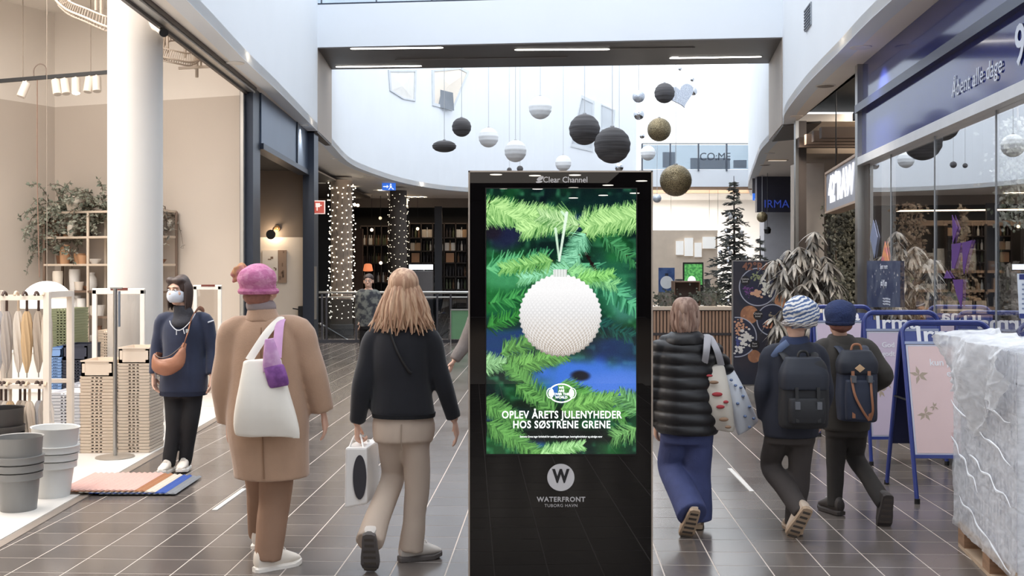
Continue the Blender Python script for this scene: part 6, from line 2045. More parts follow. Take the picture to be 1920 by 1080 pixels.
mb.build('beanie_cuff', M('navy_beanie_cuff', (36, 46, 80), .95, bump=.6, bscale=90), nb)
hair_shell('hair', nb, at, .95, M('hair_auburn'), [((0, .045, -.03), (.075, .06, .05))], [], 3)
mb = MB(); mb.hrings([(q2(1578, 655, Y), .125, .11), (q2(1577, 643, Y), .11, .105), (q2(1576, 628, Y), .08, .085)], 22, 3)
union('hood', mb, .011, OL, nb, 3, folds(.008, 30, 40, 2))
TAN = M('tan_strap', (158, 106, 76), .6)
bp_ = backpack(Y, 1551, 1624, 652, 782, -.20, .08, M('backpack_blue', (42, 48, 66), .65, var=.08, scale=20), 'navy backpack with tan straps on the olive parka walker', (704, 776), (652, 694), (.2, 702), TAN, 32)
c = q2(1585, 683, Y, -.20 - .10)
m = MB(); m.prism([(-.032, 0), (0, -.026), (.032, 0), (0, .026)], -.004, .004, Matrix.Translation(c) @ Matrix.Rotation(math.pi / 2, 4, 'X')); m.build('diamond_patch', M('patch_tan', (206, 170, 132), .7), bp_)
for sg in (-1, 1):
    m = MB(); m.tube([q2(1587 + sg * 17, 700, Y, -.20 - .10), q2(1588 + sg * 15, 730, Y, -.335), q2(1596 + sg * 9, 758, Y, -.335), q2(1602 + sg * 1, 776, Y, -.31)], .008, 6, 5, .4); m.build('lashing_cord', TAN, bp_)

# ---------------------------------------------------------------- man far behind the blonde woman
Y = 17.0
d = dict(head=(691, 528, 0), neck=(691, 541, .0), chest=(691, 562, .0), pelvis=(691, 602, .0),
         shL=(676, 552, .0), elL=(672, 580, .0), wrL=(675, 602, -.05), haL=(676, 611, -.08),
         shR=(706, 552, .0), elR=(711, 580, .0), wrR=(708, 602, -.05), haR=(707, 611, -.08),
         hipL=(684, 608, .0), knL=(682, 652, .0), anL=(680, 690, .1), toL=(-.1, -1, 0), upL=(0, 0, 1),
         hipR=(698, 608, .0), knR=(699, 652, .0), anR=(701, 690, -.1), toR=(.1, -1, 0), upR=(0, 0, 1))
J = joints(Y, 1, d); J['anL'].z = .102; J['anR'].z = .102
rings = [(q2(691, 612, Y), .19, .14), (q2(691, 590, Y), .19, .14), (q2(691, 565, Y), .2, .14), (q2(691, 550, Y), .17, .12), (q2(691, 543, Y), .08, .08)]
man, at = make_person('small distant man in dark camouflage jacket left of the blonde woman', J, 1.0,
    dict(ground=(J['pelvis'].x, Y), front=(0, -1, 0), voxel=.009, trousers=dict(r=(.09, .07, .065, .055), mat=BLKT),
         top=dict(name='jacket', rings=rings, arm=(.07, .06, .05), mat=M('camouflage', (58, 60, 66), .9, rgb2=(120, 122, 116), scale=14)), shoe=BLACK, sole=BLACK), Y)
hair_shell('hair', man, at, 1.0, HB, [((0, .02, .05), (.082, .098, .08))], [], 2)

# ---------------------------------------------------------------- walker mostly hidden behind the kiosk
Y = 8.0
d = dict(head=(950, 538, 0), neck=(948, 566, .0), chest=(946, 615, .0), pelvis=(946, 690, .0),
         shL=(899, 586, .0), elL=(872, 645, .02), wrL=(851, 676, -.02), haL=(845, 690, -.04),
         shR=(990, 586, .0), elR=(1000, 650, .0), wrR=(1002, 700, .03), haR=(1002, 722, .05),
         hipL=(930, 700, .0), knL=(930, 800, .05), anL=(930, 885, -.05), toL=(0, -1, 0), upL=(0, 0, 1),
         hipR=(965, 700, .0), knR=(966, 800, .05), anR=(966, 885, .05), toR=(0, -1, 0), upR=(0, 0, 1))
J = joints(Y, 1, d); J['anL'].z = .102; J['anR'].z = .102
rings = [(q2(946, 712, Y), .18, .14), (q2(946, 670, Y), .18, .14), (q2(946, 610, Y), .185, .13), (q2(946, 584, Y), .16, .11), (q2(948, 570, Y), .075, .075)]
hid, at = make_person('walker hidden behind the kiosk, only a grey sleeve and hand showing', J, .98,
    dict(ground=(J['pelvis'].x, Y), front=(0, -1, 0), voxel=.008, curlL=.6, trousers=dict(r=(.09, .075, .07, .06), mat=BLKT),
         top=dict(name='sweater', rings=rings, arm=(.062, .052, .042), mat=M('grey_sweater', (128, 120, 116), .95, bump=.3, bscale=80)), shoe=WSH, sole=WSO), Y)
hair_shell('hair', hid, at, 1.0, HB, [((0, .02, .05), (.085, .1, .085)), ((0, .05, -.03), (.08, .06, .08))], [], 2)
# ================================================================ RIGHT SIDE
SB = M('sign_blue_paint', (40, 56, 128), .3, var=.04, coat=.3)
PINK = M('poster_pink', (226, 198, 196), .45, var=.02)
PINK2 = M('poster_pink_cool', (206, 190, 208), .45, var=.02)
def rrect(x0, x1, z0, z1, r, open_bottom=True, n=6):
    """inverted-U path in the xz plane"""
    pts = [Vector((x0, 0, z0))]
    for i in range(n + 1):
        a = math.pi - math.pi / 2 * i / n
        pts.append(Vector((x0 + r + r * math.cos(a), 0, z1 - r + r * math.sin(a))))
    for i in range(n + 1):
        a = math.pi / 2 - math.pi / 2 * i / n
        pts.append(Vector((x1 - r + r * math.cos(a), 0, z1 - r + r * math.sin(a))))
    pts.append(Vector((x1, 0, z0)))
    return pts
def aframe(x0, x1, y, yb, ztop, lab, rz, words, pink, floor_gap=.28, seed=0, word_x=.55):
    """pavement sign: front leaf leans back to the hinge line at ztop"""
    t = thing('pavement_sign', ((x0 + x1) / 2, (y + yb) / 2, 0), lab, 'sign', 'blue pavement signs in front of the supermarket')
    cx = (x0 + x1) / 2
    ym = (y + yb) / 2
    tilt = math.atan2(ym - y, ztop)
    def T(p):   # leaf coordinates (x, outwards, height along the leaf) to world
        q = Vector((p[0] - cx, p[1], p[2]))
        q = Matrix.Rotation(-tilt, 3, 'X') @ q
        q = q + Vector((0, y - ym, 0))
        q = Matrix.Rotation(rz, 3, 'Z') @ q
        return q + Vector((cx, ym, 0))
    H = ztop / math.cos(tilt)
    m = MB(); m.tube([T(p) for p in rrect(x0, x1, .012, H, .09)], .016, 10); m.build('frame_tube', SB, t)
    def leafbox(a0, a1, z0, z1, d0, d1, mat, name, bev=0):
        m = MB()
        vs = [T((a0, d0, z0)), T((a1, d0, z0)), T((a1, d1, z0)), T((a0, d1, z0)), T((a0, d0, z1)), T((a1, d0, z1)), T((a1, d1, z1)), T((a0, d1, z1))]
        m.add([tuple(v) for v in vs], [(0, 3, 2, 1), (4, 5, 6, 7), (0, 1, 5, 4), (1, 2, 6, 5), (2, 3, 7, 6), (3, 0, 4, 7)])
        return m.build(name, mat, t, bevel=bev)
    hz = H - .155
    leafbox(x0, x1, hz, H - .07, -.006, .006, SB, 'header')
    leafbox(x0 + .0, x1, hz - .012, hz + .008, -.014, .014, M('sign_rail_alu', (150, 156, 178), .3, metal=.6), 'header_rail')
    leafbox(x0 + .015, x1 - .015, floor_gap, hz - .015, -.008, .004, M('sign_face_frame', (206, 204, 214), .4, metal=.3), 'poster_frame')
    leafbox(x0 + .028, x1 - .028, floor_gap + .012, hz - .028, -.011, -.007, pink, 'poster')
    leafbox(x0, x1, floor_gap - .025, floor_gap, -.014, .014, SB, 'bottom_rail')
    leafbox(x0 + .02, x1 - .02, floor_gap, hz, .006, .010, SB, 'back_panel')
    # rear leaf
    tl = math.atan2(yb - ym, ztop)
    def TB(p):
        q = Vector((p[0] - cx, p[1], p[2]))
        q = Matrix.Rotation(tl, 3, 'X') @ q
        q = q + Vector((0, yb - ym, 0))
        q = Matrix.Rotation(rz, 3, 'Z') @ q
        return q + Vector((cx, ym, 0))
    m = MB(); m.tube([TB(p) for p in rrect(x0, x1, .012, H - .012, .09)], .016, 10); m.build('rear_tube', SB, t)
    m = MB()
    vs = [TB((x0 + .01, 0, floor_gap)), TB((x1 - .01, 0, floor_gap)), TB((x1 - .01, .01, floor_gap)), TB((x0 + .01, .01, floor_gap)), TB((x0 + .01, 0, H - .1)), TB((x1 - .01, 0, H - .1)), TB((x1 - .01, .01, H - .1)), TB((x0 + .01, .01, H - .1))]
    m.add([tuple(v) for v in vs], [(0, 3, 2, 1), (4, 5, 6, 7), (0, 1, 5, 4), (1, 2, 6, 5), (2, 3, 7, 6), (3, 0, 4, 7)])
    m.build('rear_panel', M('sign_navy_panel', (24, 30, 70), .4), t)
    m = MB(); m.bar(T((x0, .01, H * .56)), TB((x0, -.01, H * .56)), .02, .008); m.build('spreader', BLACK, t)
    for f_ in (T((x0, 0, 0)), T((x1, 0, 0)), TB((x0, 0, 0)), TB((x1, 0, 0))):
        MB().tube([f_ + Vector((0, 0, .0)), f_ + Vector((0, 0, .035))], .02, 10).build('rubber_foot', BLACK, t)
    # lettering on the leaf plane
    def tx(s_, size, px, pz, mat, bold=.0, al='LEFT', sx=1.0, d=-.0125, nm='lettering'):
        cu = bpy.data.curves.new('t', 'FONT'); cu.body = s_; cu.size = size; cu.align_x = al; cu.extrude = .001; cu.offset = bold * size; cu.resolution_u = 3
        o_ = bpy.data.objects.new('t', cu); COL.objects.link(o_)
        dg = bpy.context.evaluated_depsgraph_get()
        me_ = bpy.data.meshes.new_from_object(o_.evaluated_get(dg), depsgraph=dg)
        bpy.data.objects.remove(o_)
        for v in me_.vertices:
            v.co = T((px + v.co.x * sx, d - v.co.z, pz + v.co.y)) - WL[t.name]
        me_.materials.clear()
        return link_mesh(nm, me_, mat, t, WL[t.name])
    LW = M('sign_white_letters', (236, 236, 240), .4)
    w_ = x1 - x0
    tx('Irma', .155, x0 + w_ * .14, hz + .012, LW, .02, sx=1.35, d=-.009)
    for (s_, sz_, fx_, fz_) in words:
        tx(s_, sz_, x0 + w_ * fx_, hz - fz_, LW, .006, 'CENTER')
    # printed bottle
    PB = M('print_bottle', (150, 134, 124), .5); PL = M('print_label', (236, 226, 214), .5)
    bx = x0 + w_ * .62; bz = hz - .62
    prof_ = [(-.042, 0), (.042, 0), (.042, .22), (.035, .26), (.016, .30), (.016, .40), (-.016, .40), (-.016, .30), (-.035, .26), (-.042, .22)]
    m = MB(); m.add([tuple(T((bx + a, -.0122, bz + b_))) for a, b_ in prof_], [tuple(range(10))]); m.build('print', PB, t)
    m = MB(); m.add([tuple(T((bx + a, -.0128, bz + b_))) for a, b_ in ((-.044, .06), (.044, .06), (.044, .19), (-.044, .19))], [(0, 1, 2, 3)]); m.build('print', PL, t)
    m = MB(); m.add([tuple(T((bx + a, -.0128, bz + b_))) for a, b_ in ((-.018, .32), (.018, .32), (.018, .405), (-.018, .405))], [(0, 1, 2, 3)]); m.build('print', M('print_capsule', (128, 92, 60), .5), t)
    r = random.Random(seed)
    m = MB()
    for (fx_, fz_, R_) in ((.14, .24, .07), (.17, .52, .06), (.28, .47, .035), (.85, .30, .05)):
        c0, c1 = x0 + w_ * fx_, hz - fz_
        for q in range(5):
            a = q * 2 * math.pi / 5 + r.random()
            tip = (c0 + R_ * math.cos(a), c1 + R_ * math.sin(a))
            l_ = (c0 + R_ * .45 * math.cos(a + .45), c1 + R_ * .45 * math.sin(a + .45))
            r__ = (c0 + R_ * .45 * math.cos(a - .45), c1 + R_ * .45 * math.sin(a - .45))
            m.add([tuple(T((p[0], -.0122, p[1]))) for p in ((c0, c1), r__, tip, l_)], [(0, 1, 2, 3)])
    m.build('flower_print', M('print_leaf', (178, 160, 142), .5), t, props={'kind': 'stuff'})
    m = MB()
    for q in range(6):
        z_ = hz - .66 - q * .012
        m.add([tuple(T((x0 + w_ * a, -.0122, b_))) for a, b_ in ((.44, z_), (.60, z_), (.60, z_ + .005), (.44, z_ + .005))], [(0, 1, 2, 3)])
    m.build('print', M('print_small_rose', (204, 168, 166), .5), t)
    return t
aframe(2.865, 3.50, 7.50, 8.18, 1.262, 'front blue pavement sign beside the wrapped pallet, back leaf in shadow', math.radians(-2), [('kun jul', .07, .42, .17), ('en gang', .07, .62, .25)], PINK, .34, 3)
aframe(3.02, 3.66, 8.98, 9.35, 1.285, 'second blue pavement sign with a pale pink poster, behind the front one', math.radians(1), [('God jul og', .062, .42, .15), ('godt sylte', .062, .40, .225)], PINK2, .24, 4)
aframe(3.03, 3.62, 10.55, 10.95, 1.28, 'third blue pavement sign, only its top rail showing behind the second', math.radians(2), [], PINK2, .3, 5)

# ---- pallet with shrink-wrapped cartons
ang = math.atan2(2.57 - 2.67, 5.74 - 6.35)
pd = Vector((-.10, -.61, 0)).normalized()     # along the near-going long side
pr = Vector((pd.y, -pd.x, 0)) * -1            # towards +x
if pr.x < 0: pr = -pr
o1 = Vector((2.66, 6.36, 0))
def pp_(u, v, z): return o1 + pd * u + pr * v + Vector((0, 0, z))
def pbox(mb, u0, u1, v0, v1, z0, z1):
    vs = [pp_(u0, v0, z0), pp_(u1, v0, z0), pp_(u1, v1, z0), pp_(u0, v1, z0), pp_(u0, v0, z1), pp_(u1, v0, z1), pp_(u1, v1, z1), pp_(u0, v1, z1)]
    return mb.add([tuple(v) for v in vs], [(0, 1, 2, 3), (4, 7, 6, 5), (0, 4, 5, 1), (1, 5, 6, 2), (2, 6, 7, 3), (3, 7, 4, 0)])
WD = M('pallet_wood', (168, 132, 104), .85, var=.2, scale=6, stretch=(1, 1, 8), bump=.4, bscale=30)
WD2 = M('pallet_wood_pale', (196, 170, 144), .85, var=.15, scale=6, bump=.4, bscale=30)
pal = thing('wooden_pallet', tuple(pp_(.6, .4, 0)), 'wooden pallet under the wrapped cartons at the bottom right', 'pallet')
for u in (0, .22, .45, .67, .90, 1.08):
    pass
for v in (0, .32, .64):
    m = MB(); pbox(m, 0, 1.2, v, v + .14 if v else .12, 0, .022); m.build('bottom_board', WD2, pal)
    for u in (0, .53, 1.06):
        m = MB(); pbox(m, u, u + .14, v, v + .12, .022, .10); m.build('block', WD, pal)
for u in (0, .53, 1.06):
    m = MB(); pbox(m, u, u + .14, 0, .80, .10, .122); m.build('stringer_board', WD, pal)
for v in (0, .17, .34, .51, .68):
    m = MB(); pbox(m, 0, 1.2, v, v + .125, .122, .144); m.build('deck_board', WD2, pal)
load = thing('wrapped_carton_load', tuple(pp_(.6, .4, .144)), 'shrink-wrapped stack of pale cartons on the wooden pallet', 'wrapped goods')
CT = M('carton_pale', (222, 221, 226), .5, rgb2=(226, 226, 230), scale=7, stretch=(1, 1, .3))
CT2 = M('carton_grey', (216, 216, 222), .5, rgb2=(224, 224, 230), scale=9, stretch=(1, 1, .25))
LB = M('carton_label', (160, 164, 176), .6)
r = random.Random(12)
hl = .152
for k_ in range(7):
    for i in range(4):
        for j in range(2):
            u0 = .015 + i * .293; v0 = .012 + j * .39
            z0 = .146 + k_ * (hl + .004)
            m = MB()
            pbox(m, u0, u0 + .285, v0, v0 + .38, z0, z0 + hl)
            m.build('carton', CT if (i + k_) % 2 else CT2, load, bevel=.008)
            if j == 0:
                m = MB()
                for q in range(5):
                    if r.random() < .8:
                        a = u0 + .02 + q * .052
                        pbox(m, a, a + .012, v0 - .002, v0, z0 + .03 + r.random() * .04, z0 + .07 + r.random() * .04)
                pbox(m, u0 + .01, u0 + .014, v0 - .0015, v0, z0, z0 + hl)
                for q in range(1, 5):
                    pbox(m, u0 + .057 * q, u0 + .057 * q + .003, v0 - .002, v0, z0 + .01, z0 + hl - .01)
                m.build('carton_print', LB, load)
# shrink film: wrinkled translucent skin
film = bpy.data.materials.new('shrink_film'); film.use_nodes = True
nt = film.node_tree; nt.nodes.remove(nt.nodes['Principled BSDF'])
o_ = nt.nodes['Material Output']
tr_ = nt.nodes.new('ShaderNodeBsdfTransparent'); gl = nt.nodes.new('ShaderNodeBsdfGlossy'); gl.inputs['Roughness'].default_value = .22; gl.inputs[0].default_value = (.9, .92, .95, 1)
df = nt.nodes.new('ShaderNodeBsdfDiffuse'); df.inputs[0].default_value = (.97, .98, 1, 1)
tl_ = nt.nodes.new('ShaderNodeBsdfTranslucent'); tl_.inputs[0].default_value = (.97, .98, 1, 1); m0 = nt.nodes.new('ShaderNodeMixShader'); m0.inputs[0].default_value = .4; nt.links.new(df.outputs[0], m0.inputs[1]); nt.links.new(tl_.outputs[0], m0.inputs[2])
m1 = nt.nodes.new('ShaderNodeMixShader'); m1.inputs[0].default_value = .10; nt.links.new(m0.outputs[0], m1.inputs[1]); nt.links.new(gl.outputs[0], m1.inputs[2])
m2 = nt.nodes.new('ShaderNodeMixShader')
nz = nt.nodes.new('ShaderNodeTexNoise'); nz.inputs['Scale'].default_value = 7; nz.inputs['Detail'].default_value = 6; nz.inputs['Distortion'].default_value = 1.2
tc = nt.nodes.new('ShaderNodeTexCoord'); mp = nt.nodes.new('ShaderNodeMapping'); mp.inputs['Scale'].default_value = (1, 1, 2.2); mp.inputs['Rotation'].default_value = (.5, 0, 0)
nt.links.new(tc.outputs['Object'], mp.inputs[0]); nt.links.new(mp.outputs[0], nz.inputs['Vector'])
mr = nt.nodes.new('ShaderNodeMapRange'); mr.inputs[1].default_value = .35; mr.inputs[2].default_value = .7; mr.inputs[3].default_value = .34; mr.inputs[4].default_value = .8
nt.links.new(nz.outputs[0], mr.inputs[0]); nt.links.new(mr.outputs[0], m2.inputs[0]); nt.links.new(tr_.outputs[0], m2.inputs[1]); nt.links.new(m1.outputs[0], m2.inputs[2]); nt.links.new(m2.outputs[0], o_.inputs[0])
def film_sheet(name, grid, nu, nv, amp, seed, mat, thick=0):
    vs = []
    for j in range(nv + 1):
        for i in range(nu + 1):
            p, n = grid(i / nu, j / nv)
            w = (mnoise.noise(Vector((p.x * 9 + seed, p.y * 9, p.z * 6))) + .7 * mnoise.noise(Vector((p.x * 20, p.y * 22 + seed, p.z * 26 + p.y * 14))))
            rd = abs(mnoise.noise(Vector((p.x * 6, p.y * 5 + p.z * 8, seed + p.z * 4))))
            w += max(0, .12 - rd) * 7
            vs.append(tuple(p + n * (amp * w)))
    fs = [(j * (nu + 1) + i, j * (nu + 1) + i + 1, (j + 1) * (nu + 1) + i + 1, (j + 1) * (nu + 1) + i) for j in range(nv) for i in range(nu)]
    m = MB(); m.add(vs, fs, True)
    return m.build(name, mat, load, sharp=80)
HT_ = .146 + 7 * (hl + .004)
film_sheet('shrink_film', lambda u, v: (pp_(-.02 + 1.24 * u, -.022, .13 + (HT_ - .12) * v), -pr), 90, 80, .006, 1.0, film)
film_sheet('shrink_film', lambda u, v: (pp_(-.022, -.02 + .86 * u, .13 + (HT_ - .12) * v), -pd), 40, 60, .006, 5.0, film)
film_sheet('shrink_film', lambda u, v: (pp_(1.222, -.02 + .86 * u, .13 + (HT_ - .12) * v), pd), 40, 60, .006, 7.0, film)
film_sheet('shrink_film', lambda u, v: (pp_(-.03 + 1.26 * u, -.03 + .88 * v, HT_ + .01), Vector((0, 0, 1))), 50, 40, .016, 9.0, film)
FW = M('film_bunched_white', (240, 242, 246), .3, var=.02, coat=.3)
# bunched white film hanging over the top edge
def drape(u, v):
    L = .22 + .26 * math.sin(math.pi * u) ** 1.5 * (1 if u < .65 else .6) + .05 * math.sin(u * 17)
    out = .03 + .05 * math.sin(math.pi * min(1, v * 1.1)) + .03 * math.sin(u * 11 + v * 5)
    if v < .25:
        k = v / .25
        return pp_(-.04 + 1.28 * u, .20 * (1 - k) - .03 * k, HT_ + .035 + .015 * math.sin(u * 20)), (Vector((0, 0, 1)) * (1 - k) - pr * k)
    k = (v - .25) / .75
    return pp_(-.04 + 1.28 * u, -.03 - out * .9, HT_ + .03 - L * k), -pr
film2 = film.copy(); film2.name = 'shrink_film_dense'
for n_ in film2.node_tree.nodes:
    if n_.type == 'MAP_RANGE': n_.inputs[3].default_value = .62; n_.inputs[4].default_value = .97
film_sheet('bunched_film', drape, 90, 50, .017, 3.0, film2)
# stretched film bands
for (z0, z1_, u0, u1) in ((.86, .70, 0, 1.2), (.66, .45, 0, .6), (.62, .50, .4, 1.2), (.34, .16, .2, 1.2), (.95, .9, .1, 1.2)):
    m = MB()
    pts = [pp_(u0 + (u1 - u0) * q / 10, -.04 - .006 * math.sin(q * 2.1), z0 + (z1_ - z0) * q / 10 + .012 * math.sin(q * 1.7 + z0 * 9)) for q in range(11)]
    m.tube(pts, [.002] + [.006 + .003 * math.sin(q * 2.3) for q in range(9)] + [.002], 6, 3, .6)
    m.build('film_fold', FW, load)

# ---- light box sign of the cafe
A = Vector((4.42, 15.0, 0)); B = Vector((4.035, 12.42, 0))
lz0, lz1 = 2.44, 3.0
dl = (B - A).normalized(); nl_ = Vector((dl.y, -dl.x, 0))
if nl_.x > 0: nl_ = -nl_
lb = thing('light_box_sign', tuple((A + B) / 2 + Vector((0, 0, lz0))), 'hanging light box sign lettered 42°RAW beside the facade post', 'sign')
Lb = (B - A).length
m4 = Matrix((dl, -nl_, Vector((0, 0, 1)))).transposed().to_4x4(); m4.translation = A
MB().box(0, Lb, .0, .16, lz0 + .02, lz1 - .02, m4).build('body', M('lightbox_grey', (160, 162, 172), .5), lb)
fr = MB(); fr.box(-.02, Lb + .02, -.02, .18, lz0 - .01, lz0 + .02, m4); fr.box(-.02, Lb + .02, -.02, .18, lz1 - .02, lz1 + .01, m4); fr.box(-.02, .01, -.02, .18, lz0, lz1, m4); fr.box(Lb - .01, Lb + .02, -.02, .18, lz0, lz1, m4)
fr.build('frame', M('lightbox_oak', (186, 160, 138), .5), lb)
text('lettering', '42°RAW', .50, A + dl * (Lb * .5) + nl_ * .012 + Vector((0, 0, (lz0 + lz1) / 2 - .0)), M('lightbox_letters', (255, 255, 255), .5, emis=(255, 255, 255), es=1.6), lb, rz=math.atan2(dl.y, dl.x), bold=.03, sx=1.1)
for u in (.35, Lb - .35):
    p_ = A + dl * u - nl_ * .08
    MB().tube([(p_.x, p_.y, lz1), (p_.x, p_.y, 4.45)], .008, 6).build('hanger', BLACK, lb)

# ---- leafy wall inside the cafe, climbing plant beside it
def leaf_patch(name, lab, cat, origin, fn, n, size, mat, seed, stem=None, kind='stuff'):
    r = random.Random(seed)
    t = thing(name, origin, lab, cat)
    m = MB()
    for q in range(n):
        p_, nn = fn(r)
        ax = Vector((r.gauss(0, 1), r.gauss(0, 1), r.gauss(-.4, .8))).normalized()
        ax = (ax - nn * ax.dot(nn) * .6 + nn * .25).normalized()
        sd = ax.cross(nn).normalized() if ax.cross(nn).length > .05 else ax.orthogonal()
        s_ = size * r.uniform(.6, 1.3)
        m.add([p_, p_ + ax * s_ * .5 + sd * s_ * .3, p_ + ax * s_ + nn * s_ * .1, p_ + ax * s_ * .5 - sd * s_ * .3], [(0, 1, 2), (0, 2, 3)])
    m.build('foliage', mat, t, props={'kind': 'stuff'})
    return t, m
GW1 = M('green_wall_leaf', (96, 98, 84), .6, rgb2=(150, 148, 132), scale=11)
t, _ = leaf_patch('plant_wall', 'grey-green leafy plant wall inside the cafe under the light box', 'plants', (5.6, 17.2, .9), lambda r: (Vector((5.19 + r.random() * 1.1, 17.25 - r.random() * .12, .9 + r.random() * 1.85)), Vector((0, -1, 0))), 3200, .065, GW1, 3)
MB().box(5.19, 6.4, 17.27, 17.38, .85, 2.8).build('backing', M('plant_backing', (52, 52, 44), .9), t)
MB().box(5.19, 6.4, 17.1, 17.38, .0, .85).build('planter', M('planter_brown', (120, 98, 80), .7), t)
t, _ = leaf_patch('climbing_plant', 'dark climbing plant hanging at the left end of the light box', 'plant', (5.15, 16.9, 2.5), lambda r: (Vector((5.15 + r.gauss(0, .10), 16.9 + r.gauss(0, .08), 2.45 + r.gauss(0, .22))), Vector((0, -1, 0))), 420, .07, M('dark_leaf', (46, 46, 40), .7, rgb2=(80, 80, 70), scale=9), 5)
MB().tube([(5.15, 16.95, 1.8), (5.13, 16.95, 2.4), (5.16, 16.95, 2.9), (5.16, 16.95, 3.6)], .012, 6, 3).build('stem', M('stem_brown'), t)

# ---- big drooping umbrella plant in a pot
PX, PY = 3.52, 12.9
pl = thing('umbrella_plant', (PX, PY, 0), 'big drooping umbrella plant with long pale leaves before the cafe opening', 'plant')
MB().lathe([(.0, 0), (.19, 0), (.24, .42), (.25, .45), (.23, .45), (.19, .06), (0, .05)], 30, (PX, PY, 0)).build('pot', M('plant_pot_dark', (70, 66, 64), .6), pl)
MB().lathe([(.0, .38), (.21, .38), (.2, .36)], 24, (PX, PY, 0)).build('soil', M('soil', (60, 48, 40), .95), pl)
LF = M('umbrella_leaf', (84, 79, 73), .4, rgb2=(164, 157, 147), scale=6)
r = random.Random(21)
msm, leafc = MB(), 0
stems_ = []
for q in range(84):
    a = r.uniform(0, 2 * math.pi); rad = .44 * r.random() ** .6
    top = Vector((PX + math.cos(a) * rad, PY + math.sin(a) * rad * .9, r.uniform(.95, 2.05) - rad * .7))
    if top.x > 3.95: top.x = 3.95 - r.random() * .1
    stems_.append(top)
    msm.tube([(PX + r.gauss(0, .03), PY + r.gauss(0, .03), .4), Vector((PX, PY, 1.0)) .lerp(top, .5) + Vector((0, 0, .1)), top], [.012, .008, .004], 6, 4)
stems_ += [Vector((3.62, 12.75, 2.1)), Vector((3.6, 12.8, 1.98)), Vector((3.42, 12.7, 1.92))]
msm.build('stem', M('stem_brown'), pl)
lmesh = {}
def leaflet(L, w, droop, seed):
    m = MB()
    n = 5
    vs = []
    for i in range(n + 1):
        f = i / n
        x = L * f
        z = -droop * L * f * f
        ww = w * math.sin(math.pi * min(1, f * .92 + .06)) ** .7
        vs += [(x, -ww, z - ww * .35), (x, 0, z), (x, ww, z - ww * .35)]
    fs = []
    for i in range(n):
        o = 3 * i
        fs += [(o, o + 3, o + 4, o + 1), (o + 1, o + 4, o + 5, o + 2)]
    m.add(vs, fs, True)
    me_ = m.mesh('leaf'); me_.materials.append(LF)
    return me_
lvar = [leaflet(.24, .020, .45, 0), leaflet(.20, .020, .7, 1), leaflet(.17, .018, .3, 2)]
cnt = 0
rest_ = MB()
for top in stems_:
    nn = r.randint(8, 11)
    base = r.random() * 6.28
    for q in range(nn):
        a = base + q * 2 * math.pi / nn
        lm = r.choice(lvar)
        m4_ = Matrix.Translation(top) @ Matrix.Rotation(a, 4, 'Z') @ Matrix.Rotation(r.uniform(.15, .75), 4, 'Y') @ Matrix.Rotation(r.uniform(-.4, .4), 4, 'X')
        if cnt < 290:
            o = bpy.data.objects.new('leaf', lm); COL.objects.link(o)
            o.parent = pl
            o.matrix_local = Matrix.Translation(-Vector(pl.location)) @ m4_
            cnt += 1
        else:
            rest_.add([tuple(m4_ @ v.co) for v in lm.vertices], [tuple(p.vertices) for p in lm.polygons], True)
if rest_.v:
    rest_.build('leaf_rest', LF, pl, props={'kind': 'stuff'})

# ---- food poster stand
ps = thing('food_poster_stand', (3.36, 14.0, 0), 'dark food poster stand with bowls lettered 42°RAW', 'poster')
fx0, fx1 = P(1373, 0, 14).x, P(1488, 0, 14).x
fz1 = P(0, 488, 14).z
MB().box(fx0, fx1, 14.0, 14.05, .12, fz1).build('frame', M('poster_frame_grey', (150, 146, 142), .4, metal=.5), ps)
MB().box(fx0 + .012, fx1 - .012, 13.994, 14.0, .14, fz1 - .014).build('panel', M('poster_slate', (44, 46, 58), .5, rgb2=(56, 52, 60), scale=3), ps)
for x in (fx0 + .1, fx1 - .15):
    MB().box(x, x + .05, 13.9, 14.15, 0, .12).build('foot', BLACK, ps)
def disc(cx, cy_, R_, y, mat, name, ring=None, clipx=(1375, 1486), yb=None):
    c = P(cx, cy_, 14)
    k_ = 14 / FPX
    xa, xb = P(clipx[0], 0, 14).x, P(clipx[1], 0, 14).x
    m = MB()
    if ring is None:
        pts = [(min(max(c.x + R_ * k_ * math.cos(i * math.pi / 20), xa), xb), y, c.z + R_ * k_ * math.sin(i * math.pi / 20)) for i in range(40)]
        m.poly(pts)
    else:
        for i in range(60):
            a0, a1 = i * math.pi / 30, (i + 1) * math.pi / 30
            q_ = [(c.x + rr_ * k_ * math.cos(a), y, c.z + rr_ * k_ * math.sin(a)) for rr_, a in ((R_, a0), (R_ + ring, a0), (R_ + ring, a1), (R_, a1))]
            if all(xa <= p[0] <= xb for p in q_): m.poly(q_)
    m.build(name, mat, ps)
OR = M('poster_orange', (186, 132, 96), .6, rgb2=(150, 104, 78), scale=8)
disc(1405, 590, 17, 13.992, OR, 'print'); disc(1466, 560, 16, 13.9925, OR, 'print'); disc(1414, 668, 12, 13.992, OR, 'print')
PLT = M('poster_plate', (46, 48, 66), .5); RIM = M('poster_rim', (168, 170, 184), .5)
for (cx, cy_, R_) in ((1421, 538, 34), (1381, 632, 36), (1448, 600, 28)):
    disc(cx, cy_, R_, 13.991, PLT, 'print'); disc(cx, cy_, R_, 13.9905, RIM, 'print', ring=2)
r = random.Random(31)
